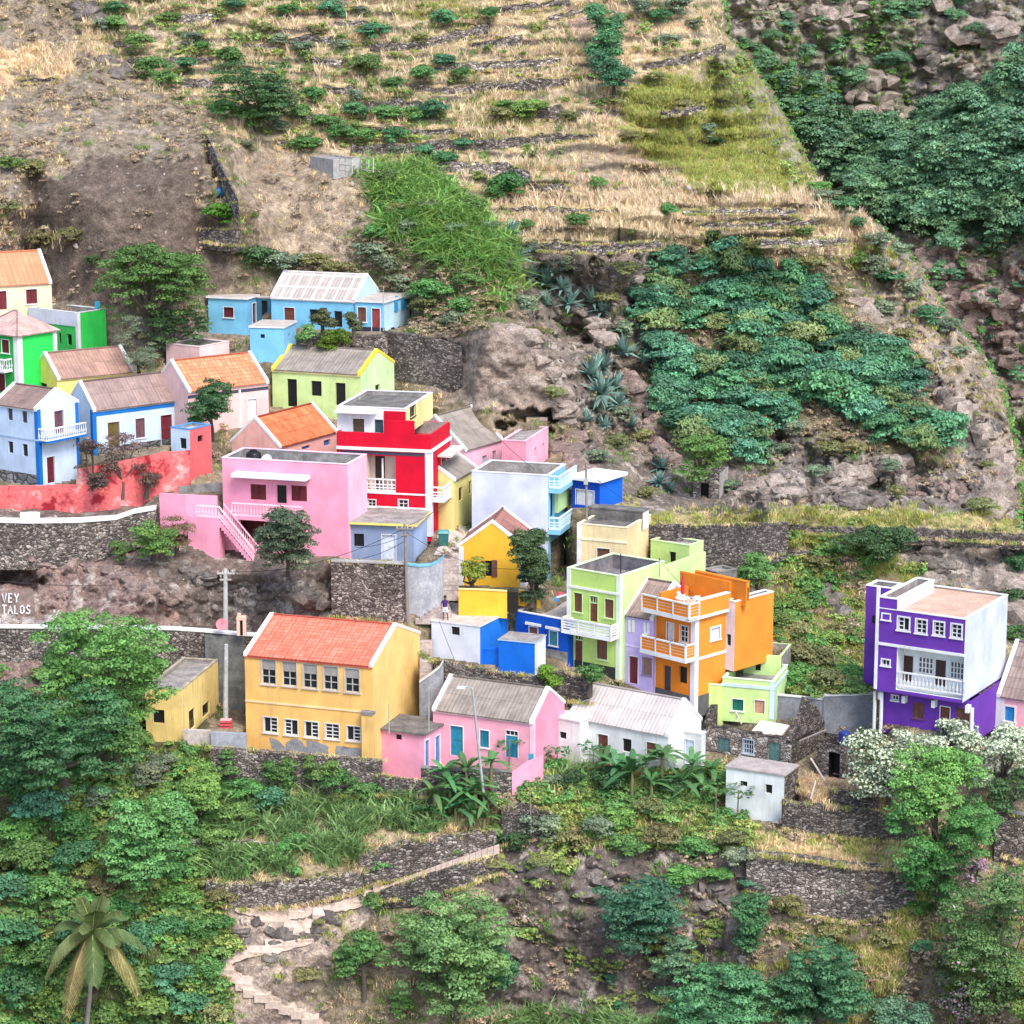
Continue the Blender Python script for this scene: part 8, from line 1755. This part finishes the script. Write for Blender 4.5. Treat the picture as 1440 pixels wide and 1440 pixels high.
for k in range(4):
    for q in range(5):
        f = q/5; u0 = line[k][0]+(line[k+1][0]-line[k][0])*f; v0 = line[k][1]+(line[k+1][1]-line[k][1])*f; f2 = (q+.94)/5
        u1 = line[k][0]+(line[k+1][0]-line[k][0])*f2; v1 = line[k][1]+(line[k+1][1]-line[k][1])*f2
        y = float(np.interp(u0, [540, 702], [154.6, 156.4])); j = rp.uniform(-.05, .05)
        a_, b_ = at(u0, v0, y), at(u1, v1, y-.1)
        m.hexa([a_+Vector((0, -.65+j, -.9)), b_+Vector((0, -.65, -.9)), b_+Vector((0, .7, -.9)), a_+Vector((0, .7, -.9)), a_+Vector((0, -.65+j, .0)), b_+Vector((0, -.65, 0)), b_+Vector((0, .7, 0)), a_+Vector((0, .7, 0))])
for (u, v, w, d) in [(532, 1256, 18, .8), (518, 1262, 16, .8), (500, 1268, 34, 1.0), (462, 1280, 18, .8), (448, 1288, 22, .8), (424, 1283, 60, 1.0), (400, 1290, 70, .9), (385, 1296, 60, .8), (412, 1304, 44, .7), (424, 1312, 40, .7), (430, 1322, 36, .7), (395, 1330, 70, .7), (360, 1340, 70, .7),
                     (318, 1366, 26, .8), (330, 1376, 28, .8), (342, 1384, 28, .8), (354, 1392, 30, .8), (368, 1400, 34, .8), (384, 1408, 36, .8), (402, 1416, 34, .8), (420, 1424, 34, .8), (436, 1433, 30, .8), (450, 1442, 30, .8), (464, 1452, 30, .8)]:
    w *= .62 if w > 30 else .8; y = float(Yg(u, v))-.26; a_ = at(u-w/2, v+rp.uniform(-1.5, 1.5), y); b_ = at(u+w/2, v+rp.uniform(-1.5, 1.5), y); d *= .8; D = Vector((rp.uniform(-.12, .12), d, d*.42))
    m.hexa([a_-Zv*.5, b_-Zv*.5, b_-Zv*.5+D, a_-Zv*.5+D, a_, b_+Zv*rp.uniform(-.06, .06), b_+D+Vector((rp.uniform(-.15, .15), 0, 0)), a_+D+Vector((rp.uniform(-.15, .15), 0, 0))])
tag(m.build('stone_path', PATHM, None, Vector(m.v[0])), kind='structure')
# trodden earth path lying on the ground
m = MB(); rp = random.Random(8)
def ribbon(line, w):
    P = []
    for (u0, v0), (u1, v1) in zip(line[:-1], line[1:]):
        n = max(2, int(math.hypot(u1-u0, v1-v0)/5))
        for k in range(n): P.append((u0+(u1-u0)*k/n, v0+(v1-v0)*k/n))
    P.append(line[-1]); prev = None
    for k, (u, v) in enumerate(P):
        a_, b_ = P[max(0, k-1)], P[min(len(P)-1, k+1)]; dx, dy = b_[0]-a_[0], b_[1]-a_[1]; l = math.hypot(dx, dy) or 1; nx, ny = -dy/l, dx/l; ww = w*rp.uniform(.8, 1.2)/2
        row = []
        for q in range(6):
            f = -1+2*q/5; uu, vv = u+nx*ww*f, v+ny*ww*f; row.append(at(uu, vv, float(Yg(uu, vv))-.16))
        if prev:
            for q in range(5): m.poly([prev[q], prev[q+1], row[q+1], row[q]])
        prev = row
ribbon([(550, 1250), (500, 1270), (440, 1282), (385, 1288), (332, 1274)], 15)
ribbon([(440, 1286), (428, 1305), (432, 1322), (390, 1334), (340, 1342), (314, 1356)], 13)
ribbon([(312, 1356), (340, 1382), (385, 1408), (430, 1430), (490, 1462)], 16)
tag(m.build('earth_path', concrete((.56, .43, .345), (.36, .27, .22), 'earth', 1.0), None, Vector(m.v[0])), kind='structure')
# poles and wires
WOODP = plain('weathered_wood', (.22, .19, .17), .9); CONCP = concrete((.50, .50, .49), (.34, .34, .33), 'pole', 2.0); METAL = plain('galvanised_metal', (.45, .46, .47), .45, .4); WIREM = plain('black_cable', (.02, .02, .022), .6)
def pole(name, label, ub, vb, ut, vt, Y, r, mat, arm=None, sink=.5):
    if sink == .5: Y = min([Y]+[float(Yg(ub, vv))-.35 for vv in np.linspace(vt+12, vb, 9)])
    a_, b_ = at(ub, vb, Y), at(ut, vt, Y); root = empty(name, a_, label, name.replace('_', ' '))
    m = MB(); m.tube([a_-Zv*sink, b_], [r*1.15, r*.85], 10); m.build('shaft', mat, root)
    if arm == 'cross':
        m = MB(); m.obox(b_+Vector((-.6, -.15, -.35)), (1.2, 0, 0), (0, .1, 0), (0, 0, .1)); m.obox(b_+Vector((-.4, -.15, -.8)), (.8, 0, 0), (0, .1, 0), (0, 0, .1)); m.build('cross_arm', mat, root)
        m = MB()
        for x in (-.52, -.2, .2, .52): m.tube([b_+Vector((x, -.1, -.25)), b_+Vector((x, -.1, -.08))], [.05, .03], 6)
        m.build('insulator', plain('porcelain', (.5, .45, .4), .3), root)
    if arm == 'lamp':
        m = MB(); m.tube([b_, b_+Vector((-.3, -.1, .12)), b_+Vector((-.5, -.15, .1))], .035, 6); m.build('lamp_arm', METAL, root)
        m = MB(); m.hexa([b_+Vector(q) for q in [(-1.0, -.28, .06), (-.45, -.28, .04), (-.45, -.02, .04), (-1.0, -.02, .06), (-.92, -.24, .2), (-.45, -.24, .17), (-.45, -.06, .17), (-.92, -.06, .2)]]); m.build('lamp_head', plain('pale_lamp_housing', (.6, .6, .6), .4), root)
    if arm == 'box':
        m = MB(); m.cbox(b_+Vector((0, -.2, -1.6)), .3, .22, .4); m.build('meter_box', METAL, root)
    return b_
t1 = pole('utility_pole', 'tall weathered wooden utility pole before the slate blue house', 574, 885, 569, 737, 172.2, .11, WOODP, 'cross')
t2 = pole('utility_pole', 'pale concrete utility pole with a short arm behind the lower road wall', 317, 886, 317, 800, 174.5, .17, CONCP, 'cross')
t3 = pole('concrete_pole', 'round plain concrete post between the small yellow house and the school', 317, 1010, 318, 906, 167.6, .16, CONCP)
t4 = pole('lamp_post', 'leaning metal street lamp post in front of the pink cottage', 682, 1125, 664, 968, 158.6, .085, METAL, 'lamp')
t5 = pole('utility_pole', 'thin wooden utility pole in front of the royal blue house', 825, 722, 824, 650, 182.6, .09, WOODP, 'box')
t6 = pole('mast', 'thin white mast standing on the brown roof of the pink cottage wing', 603, 1024, 603, 966, 161.0, .04, METAL, sink=.2)
t7 = pole('mast', 'short pale mast at the left edge of the pink cottage wing roof', 547, 1028, 547, 990, 161.0, .04, METAL, sink=.2)
t8 = pole('mast', 'thin rod rising from the roof parapet of the lime house', 873, 800, 873, 778, 171.5, .035, WIREM, sink=.3)
t9 = pole('mast', 'thin rod beside the dark roof door of the lime house', 927, 805, 927, 785, 174.0, .035, WIREM, sink=.3)
t10 = pole('mast', 'thin antenna rod above the red door of the long blue house', 539, 462, 539, 402, 202.5, .03, METAL, sink=.2)
t11 = pole('bamboo_pole', 'thin bare stick standing in the grass below the white cottage', 747, 1165, 745, 1105, 158.0, .035, WOODP)
def wire(label, p, q, sag=.4, r=.018):
    p, q = Vector(p), Vector(q); m = MB(); n = 14
    m.tube([p+(q-p)*(k/n)-Zv*(sag*4*(k/n)*(1-k/n)) for k in range(n+1)], r, 4); o = m.build('cable', WIREM, None, p); return tag(o, label, 'cable')
wire('cable from the wooden pole down to the slate blue house window', t1-Zv*1.2, at(492, 788, 178.2), .25)
wire('cable from the wooden pole to the slate blue house corner', t1-Zv*.8, at(500, 770, 178.2), .2)
wire('long cable between the wooden pole and the concrete pole over the rock', t1-Zv*.3, t2-Zv*.2, .9)
wire('cable running from the concrete pole to the left edge across the cliff', t2-Zv*.4, at(-40, 812, 174.0), .7)
wire('cable from the wooden pole across the golden cottage', t1-Zv*.5, at(735, 800, 175.4), .8)
wire('cable from the wooden pole up to the red house corner', t1-Zv*.2, at(636, 700, 183.5), .2)
wire('cable stretched over the pink block below the cliff', at(706, 620, 188), at(752, 660, 187), .1)
wire('cable from the lime house roof to the orange terrace', t9, at(975, 835, 168), .25)
wire('cable hanging down the front of the white and blue block', at(617, 872, 169.6), at(640, 930, 169.0), .05)
wire('cable from the thin pole to the blue house corner', t5-Zv*.5, at(875, 700, 186), .15)
# water tank, dish, parasol, table, chairs, bins
def lathe(m, c, prof, n=20):
    rows = []
    for r, z in prof:
        i = len(m.v); rows.append(i)
        for q in range(n): t = 2*math.pi*q/n; m.v.append((c[0]+r*math.cos(t), c[1]+r*math.sin(t), c[2]+z))
    for a_, b_ in zip(rows[:-1], rows[1:]):
        for q in range(n): m.f.append([a_+q, a_+(q+1) % n, b_+(q+1) % n, b_+q]); m.m.append(0)
    m.f.append([rows[0]+q for q in range(n)][::-1]); m.m.append(0); m.f.append([rows[-1]+q for q in range(n)]); m.m.append(0)
BLK = plain('black_plastic', (.012, .012, .013), .4); WPL = plain('white_plastic', (.78, .78, .78), .4)
def onroof(hs, u, v, z):      # point on a horizontal roof plane seen at pixel (u, v)
    d = ray(u, v); t = (z-CAMZ)/d.z; return Vector((0, 0, CAMZ))+d*t
c = onroof(PKH, 348, 650, PKH.z0+PKH.H-1.0); c = PKH.P0+PKH.a*(PKH.La*.80)+PKH.b*(1.3)+Zv*(PKH.H-1.0)
r = empty('water_tank', c, 'black plastic water tank standing on the flat roof of the pink house', 'water tank')
m = MB(); lathe(m, c, [(.52, 0), (.55, .1), (.55, .35), (.57, .38), (.55, .42), (.55, .7), (.57, .73), (.55, .77), (.55, 1.15), (.5, 1.25), (.3, 1.38)], 22); m.build('tank', BLK, r, smooth=True)
m = MB(); lathe(m, c+Zv*1.38, [(.26, 0), (.26, .08), (.2, .12)], 16); m.build('lid', BLK, r)
def dish(label, c, r_=.45, face=(-.4, -.8, .5)):
    root = empty('satellite_dish', c, label, 'satellite dish'); f = Vector(face).normalized(); x = f.cross(Zv).normalized(); y = x.cross(f); o = c+Zv*.75
    m = MB(); rows = []; n = 16
    for k in range(5):
        rr_ = r_*k/4+.01; i = len(m.v); rows.append(i)
        for q in range(n): t = 2*math.pi*q/n; m.v.append(tuple(o+x*rr_*math.cos(t)+y*rr_*math.sin(t)+f*(.35*rr_*rr_/r_)))
    for a_, b_ in zip(rows[:-1], rows[1:]):
        for q in range(n): m.f.append([a_+q, a_+(q+1) % n, b_+(q+1) % n, b_+q]); m.m.append(0)
    m.build('reflector', WPL, root, smooth=True)
    m = MB(); m.tube([c, o-f*.05], .03, 6); m.tube([o-y*r_*.9, o+f*.5], .015, 5); m.build('mount', METAL, root)
dish('white satellite dish on the pink house roof beside the water tank', c+PKH.a*(-1.1)+Vector((0, -.2, 0)))
c = onroof(OH, 1078, 868, 0) if False else at(1066, 846, 172.0); dish('white satellite dish on the rear roof of the orange house', c-Zv*.5, .5, (.3, -.8, .4))
m = MB(); c = OTOP+OH.a*.35; r = empty('parasol', c, 'closed red parasol standing through a white table on the orange roof terrace', 'parasol')
m.tube([c, c+Zv*2.5], .025, 6); m.build('pole', METAL, r)
m = MB(); lathe(m, c+Zv*1.0, [(.09, 0), (.14, .1), (.13, .5), (.09, 1.0), (.02, 1.5)], 10); m.build('canopy', plain('red_fabric', (.45, .03, .05), .8), r)
tc_ = c+Zv*0; r = empty('garden_table', tc_, 'round white plastic table under the closed red parasol', 'table')
m = MB(); lathe(m, tc_+Zv*.70, [(.5, 0), (.52, .03), (.5, .05)], 20); m.build('tabletop', WPL, r)
for q in range(4): m = MB(); t = q*math.pi/2+.6; m.tube([tc_+Vector((.3*math.cos(t), .3*math.sin(t), .7)), tc_+Vector((.42*math.cos(t), .42*math.sin(t), 0))], .025, 5); m.build('leg', WPL, r)
def chair(c, rz, label):
    r = empty('garden_chair', c, label, 'chair', 'white plastic chairs on the roof terrace'); ca_, sa_ = math.cos(rz), math.sin(rz)
    def L(x, y, z): return c+Vector((x*ca_-y*sa_, x*sa_+y*ca_, z))
    def bx(nm, x0, x1, y0, y1, z0, z1): m = MB(); m.hexa([L(x0, y0, z0), L(x1, y0, z0), L(x1, y1, z0), L(x0, y1, z0), L(x0, y0, z1), L(x1, y0, z1), L(x1, y1, z1), L(x0, y1, z1)]); m.build(nm, WPL, r)
    bx('seat', -.24, .24, -.24, .24, .41, .45); bx('backrest', -.24, .24, .22, .26, .45, .9)
    for x in (-.22, .19):
        for y in (-.22, .19): bx('leg', x, x+.03, y, y+.03, 0, .41)
    for x in (-.26, .22): bx('armrest', x, x+.04, -.2, .22, .62, .66)
for i, (da, db, rz, lb) in enumerate([(-1.0, .5, .4, 'white plastic chair nearest the red parasol table'), (-1.5, .2, -.3, 'white plastic chair near the right terrace wall, front one'), (-1.6, 1.0, 2.2, 'white plastic chair near the right terrace wall, behind the others'), (.9, .9, 2.8, 'white plastic chair on the far left of the orange terrace')]):
    chair(c+OH.a*da+OH.b*db, rz, lb)
def bin_(label, c, col, w=.75, h=1.05):
    r = empty('wheelie_bin', c, label, 'bin'); mt = plain('bin_plastic', col, .5); w2 = w*.42
    m = MB(); m.hexa([c+Vector(q) for q in [(-w2, -w2, .08), (w2, -w2, .08), (w2, w2, .08), (-w2, w2, .08), (-w/2, -w/2, h), (w/2, -w/2, h), (w/2, w/2, h), (-w/2, w/2, h)]]); m.build('body', mt, r)
    m = MB(); m.hexa([c+Vector(q) for q in [(-w*.54, -w*.56, h+.003), (w*.54, -w*.56, h+.003), (w*.54, w*.54, h+.003), (-w*.54, w*.54, h+.003), (-w*.46, -w*.4, h+.16), (w*.46, -w*.4, h+.16), (w*.46, w*.46, h+.16), (-w*.46, w*.46, h+.16)]]); m.build('lid', plain('pale_bin_lid', (.10, .28, .27), .5), r)
    for x in (-.25, .25): m = MB(); m.tube([c+Vector((x-.04, .3, .1)), c+Vector((x+.04, .3, .1))], .1, 10); m.build('wheel', BLK, r)
bin_('dark green rubbish bin with paler lid at the foot of the red house', at(624, 769, 180.6), (.03, .13, .13))
c = at(307, 276, float(Yg(307, 276))-.3); r = empty('water_drum', c, 'blue plastic drum lying on the brown plot below the dark step wall', 'barrel')
m = MB(); ax = Vector((1, .3, .05)).normalized(); m.tube([c+ax*(x-.45)+Zv*.35 for x in (0, .05, .3, .33, .36, .6, .63, .66, .88, .93)], [.3, .36, .37, .40, .37, .37, .40, .37, .36, .3], 16); m.build('drum', plain('blue_plastic', (.02, .16, .42), .4), r)
c = at(1187, 1050, 163.5); r = empty('water_drum', c, 'dark blue plastic drum behind the ruined stone walls', 'barrel')
m = MB(); lathe(m, c, [(.3, 0), (.36, .05), (.37, .5), (.39, .53), (.37, .56), (.36, 1.0), (.3, 1.05)], 16); m.build('drum', plain('navy_plastic', (.02, .04, .22), .4), r)
def crate(label, c, col):
    r = empty('crate', c, label, 'crate'); mt = plain('crate_plastic', col, .5); m = MB()
    for z in (.0, .22, .44): m.obox(c+Vector((-.4, -.3, z)), (.8, 0, 0), (0, .03, 0), (0, 0, .16)); m.obox(c+Vector((-.4, .27, z)), (.8, 0, 0), (0, .03, 0), (0, 0, .16)); m.obox(c+Vector((-.4, -.27, z)), (.03, 0, 0), (0, .54, 0), (0, 0, .16)); m.obox(c+Vector((.37, -.27, z)), (.03, 0, 0), (0, .54, 0), (0, 0, .16))
    m.build('slatted_side', mt, r); m = MB(); m.obox(c+Vector((-.37, -.27, .58)), (.74, 0, 0), (0, .54, 0), (0, 0, .03)); m.build('cover', plain('pale_pink_cover', (.6, .35, .35)), r)
crate('red plastic crate on the terrace between the small yellow house and the school', at(318, 1024, 165.0), (.5, .08, .09))
c = at(312, 886, 172.0)+Zv*.0; r = empty('fishing_basket', c, 'round pink basket leaning on the lower road by the concrete pole', 'basket'); m = MB()
f = Vector((-.1, -.9, .4)).normalized(); x = f.cross(Zv).normalized(); y = x.cross(f); o = c+Zv*.4
for rr_ in (.38, .3, .22, .14): m.tube([o+x*rr_*math.cos(t*.3927)+y*rr_*math.sin(t*.3927)-f*(.3*(.38-rr_)) for t in range(17)], .045, 5, cap=False)
for q in range(8): t = q*.785; m.tube([o+x*.38*math.cos(t)+y*.38*math.sin(t), o-f*.1], .02, 4)
m.build('weave', plain('pink_cane', (.62, .26, .30), .8), r)
c = at(340, 893, 171.6); r = empty('painted_shrine', c, 'small peach painted block niche with dark opening beside the lower road', 'niche'); PCH = PT(248, 206, 184)
m = MB(); m.obox(c+Vector((-.32, -.2, 0)), (.22, 0, 0), (0, .4, 0), (0, 0, 1.1)); m.obox(c+Vector((.10, -.2, 0)), (.22, 0, 0), (0, .4, 0), (0, 0, 1.1)); m.obox(c+Vector((-.32, -.22, 1.1)), (.64, 0, 0), (0, .44, 0), (0, 0, .25)); m.obox(c+Vector((-.25, -.16, 1.35)), (.2, 0, 0), (0, .3, 0), (0, 0, .2)); m.build('block', PCH, r)
m = MB(); m.obox(c+Vector((-.098, -.05, 0)), (.196, 0, 0), (0, .1, 0), (0, 0, 1.098)); m.build('opening', DARK, r)
# writing on the rock: white hand painted letters
STK = {'V': [[(0, 1), (.4, 0), (.8, 1)]], 'O': [[(.1, .2), (.1, .8), (.4, 1), (.7, .8), (.7, .2), (.4, 0), (.1, .2)]], 'Y': [[(0, 1), (.4, .5), (.4, 0)], [(.8, 1), (.4, .5)]], 'C': [[(.75, .85), (.4, 1), (.08, .75), (.08, .25), (.4, 0), (.75, .15)]], 'E': [[(.7, 1), (.1, 1), (.1, 0), (.7, 0)], [(.1, .5), (.6, .5)]],
       'T': [[(0, 1), (.8, 1)], [(.4, 1), (.4, 0)]], 'A': [[(0, 0), (.4, 1), (.8, 0)], [(.18, .4), (.62, .4)]], 'L': [[(.1, 1), (.1, 0), (.7, 0)]], 'S': [[(.75, .9), (.4, 1), (.1, .8), (.35, .52), (.7, .35), (.65, .1), (.35, 0), (.05, .12)]]}
gy = min(float(Yg(u, v)) for u in (2, 15, 30, 42) for v in (836, 848, 862))-.12
GRW = plain('white_wall_paint', (.80, .74, .74), .8); m = MB()
for txt, u0, v0, hgt, adv in (('VEY', 3, 847, 12, 8.6), ('TALOS', 3, 863, 11.5, 8.4)):
    for k, chh in enumerate(txt):
        for st in STK[chh]: m.tube([at(u0+k*adv+x*7.6, v0-y*hgt, gy-.06) for x, y in st], .05, 5)
slab = MB(); P_ = [(-14, 832), (46, 828), (49, 850), (50, 866), (20, 870), (-14, 869)]; slab.v = []; fr = [at(u, v, gy+.04) for u, v in P_]; bk = [at(u, v, gy+2.5) for u, v in P_]
slab.poly(fr)
for k in range(6): slab.poly([fr[k], fr[(k+1) % 6], bk[(k+1) % 6], bk[k]])
rs_ = slab.build('painted_rock', concrete((.30, .21, .185), (.15, .115, .10), 'prock', 1.6), None, fr[0]); tag(rs_, 'reddish rock face with white painted letters above the lower road', 'rock')
lt = m.build('painted_letters', GRW, rs_)
# things on the royal blue row house roof
for i, (u, v, col, lab) in enumerate([(752, 854, (.02, .02, .025), 'black tarpaulin bundle on the flat roof of the royal blue row house'), (778, 848, (.05, .2, .42), 'blue cloth bundle among clutter on the royal blue row house roof'), (786, 842, (.45, .08, .10), 'red cloth bundle among clutter on the royal blue row house roof')]):
    c = onroof(RRH, u, v, RROOF.z); bm = bmesh.new(); bmesh.ops.create_icosphere(bm, subdivisions=3, radius=.5); rb = np.random.default_rng(i)
    off = rb.uniform(0, 50, 3)
    for vv in bm.verts:
        n_k = math.sin(vv.co.x*7+off[0])*math.sin(vv.co.y*8+off[1])*.08+math.sin(vv.co.z*9+vv.co.x*5+off[2])*.06; vv.co *= 1+n_k*2; vv.co.z = max(-.25, vv.co.z*.55)
        vv.co.x *= 1.5 if i == 0 else .8
    me = bpy.data.meshes.new('bundle'); bm.to_mesh(me); bm.free(); me.materials.append(plain('cloth', col, .9)); o = bpy.data.objects.new('cloth_bundle', me); COL.objects.link(o); o.location = c+Zv*.22; tag(o, lab, 'bundle')
# person on the low white roof, seen from behind
def person(c):
    root = empty('person', c, 'person in a dark purple top and pale shorts standing on the low white roof', 'person')
    J = {}; V_ = []; E = []; R = []
    def jt(nm, p, r, par=None):
        J[nm] = len(V_); V_.append(p); R.append(r)
        if par: E.append((J[par], J[nm]))
    jt('pelvis', (0, 0, .93), .135); jt('waist', (0, .01, 1.08), .12, 'pelvis'); jt('chest', (.0, .02, 1.30), .145, 'waist'); jt('neck', (.0, .03, 1.47), .06, 'chest'); jt('headb', (0, .0, 1.55), .075, 'neck'); jt('head', (0, -.01, 1.64), .10, 'headb'); jt('top', (0, 0, 1.73), .065, 'head')
    for s_, nm in ((-1, 'l'), (1, 'r')):
        jt('hip'+nm, (s_*.09, 0, .86), .095, 'pelvis'); jt('knee'+nm, (s_*.11+(.05 if s_ > 0 else 0), -.03*s_, .48), .062, 'hip'+nm); jt('ank'+nm, (s_*.10+(.08 if s_ > 0 else -.02), .02, .09), .042, 'knee'+nm); jt('toe'+nm, (s_*.12+(.08 if s_ > 0 else -.02), -.14, .035), .035, 'ank'+nm)
        jt('sh'+nm, (s_*.19, .02, 1.40), .055, 'chest'); jt('elb'+nm, (s_*.28, .06, 1.14), .042, 'sh'+nm); jt('wr'+nm, (s_*.27, -.06, .93), .028, 'elb'+nm); jt('palm'+nm, (s_*.27, -.09, .86), .033, 'wr'+nm)
        for f_, (dx, dz, ln) in enumerate([(-.03, 0, .07), (-.01, 0, .085), (.01, 0, .08), (.03, 0, .065)]):
            jt('f%d%s' % (f_, nm), (s_*.27+dx, -.10, .86-ln*.6), .009, 'palm'+nm); jt('g%d%s' % (f_, nm), (s_*.27+dx, -.115, .86-ln*1.1), .008, 'f%d%s' % (f_, nm))
        jt('th'+nm, (s_*.27-s_*.04, -.12, .85), .010, 'palm'+nm); jt('ti'+nm, (s_*.27-s_*.05, -.135, .82), .008, 'th'+nm)
    me = bpy.data.meshes.new('body'); me.from_pydata(V_, E, []); o = bpy.data.objects.new('body', me); COL.objects.link(o); o.parent = root
    sm = o.modifiers.new('skin', 'SKIN'); sl = me.skin_vertices.new() if not me.skin_vertices else me.skin_vertices[0]
    sl = me.skin_vertices[0]
    for k, r_ in enumerate(R): sl.data[k].radius = (r_, r_*.82 if k < 3 else r_); sl.data[k].use_root = (k == 0)
    o.modifiers.new('sub', 'SUBSURF').levels = 1; o.modifiers['sub'].render_levels = 2; me.materials.append(plain('brown_skin', (.16, .08, .055), .6))
    def shell(nm, rings, mat):
        m = MB(); n = 16; rows = []
        for (x, y, z, rx, ry) in rings:
            i = len(m.v); rows.append(i)
            for q in range(n): t = 2*math.pi*q/n; m.v.append((c[0]+x+rx*math.cos(t), c[1]+y+ry*math.sin(t), c[2]+z))
        for a_, b_ in zip(rows[:-1], rows[1:]):
            for q in range(n): m.f.append([a_+q, a_+(q+1) % n, b_+(q+1) % n, b_+q]); m.m.append(0)
        m.build(nm, mat, root, smooth=True)
    shell('shirt', [(0, 0, .90, .178, .15), (0, .01, 1.05, .165, .14), (0, .02, 1.25, .19, .155), (0, .02, 1.38, .20, .14), (0, .03, 1.46, .10, .09)], plain('dark_purple_cloth', (.05, .02, .12), .8))
    shell('shorts', [(0, 0, .96, .172, .145), (0, 0, .86, .185, .155), (-.09, 0, .74, .11, .12), (-.095, -.0, .60, .105, .11)], plain('pale_cloth', (.66, .66, .78), .8))
    shell('shorts', [(.09, 0, .88, .10, .13), (.11, 0, .74, .115, .12), (.135, -.0, .58, .11, .11)], plain('pale_cloth', (.66, .66, .78), .8))
    shell('hair', [(0, .05, 1.56, .085, .07), (0, .02, 1.64, .108, .108), (0, .01, 1.71, .10, .10), (0, .0, 1.775, .055, .055), (0, 0, 1.785, .01, .01)], plain('black_hair', (.01, .009, .009), .6))
c = onroof(WB, 626, 872, WB.z0+WB.H+.103); person(c)
# heap and rubble near the ruin, poles leaning
for i, (p, q, lab) in enumerate([((1140, 1066, 160.2), (1160, 1098, 159.4), 'pale timber pole leaning on the ruin rubble'), ((1034, 1000, 164.2), (1043, 1018, 163.2), 'short pale beam leaning against the left gable of the ruin'), ((1124, 1042, 161.4), (1162, 1026, 163.2), 'bare rafter sticking out of the ruined right gable'), ((1147, 1098, 159.3), (1140, 1124, 158.4), 'thin stick leaning in the straw before the ruin')]):
    m = MB(); a_, b_ = at(*p), at(*q); m.tube([a_, b_], .06, 6); tag(m.build('timber', WOODP if i == 2 else plain('pale_timber', (.5, .42, .36), .9), None, a_), lab, 'timber')
# ------------------------------------------------------------------ light
w = bpy.data.worlds.new('World'); SC.world = w; w.use_nodes = True
nt = w.node_tree; bg = nt.nodes['Background']; sky = nt.nodes.new('ShaderNodeTexSky'); sky.sky_type = 'NISHITA'; sky.sun_disc = False
SUN_EL = math.radians(52); SUN_AZ = math.radians(150)   # azimuth from +Y clockwise: to the right and behind the camera
sky.sun_elevation = SUN_EL; sky.sun_rotation = SUN_AZ; sky.air_density = 1.0; sky.dust_density = 2.5; sky.altitude = 300
nt.links.new(sky.outputs[0], bg.inputs[0]); bg.inputs[1].default_value = .15
ld = bpy.data.lights.new('sun', 'SUN'); ld.energy = 1.45; ld.angle = math.radians(24); ld.color = (1, .95, .88)
lo = bpy.data.objects.new('sun', ld); COL.objects.link(lo)
dirv = Vector((math.sin(SUN_AZ)*math.cos(SUN_EL), math.cos(SUN_AZ)*math.cos(SUN_EL), math.sin(SUN_EL)))
lo.rotation_euler = (-dirv).to_track_quat('-Z', 'Y').to_euler(); lo.location = (40, 60, 140)
SC.view_settings.view_transform = 'Standard'; SC.view_settings.look = 'None'; SC.view_settings.gamma = 1
SC.view_settings.exposure = 1.38
SC.render.engine = 'CYCLES'
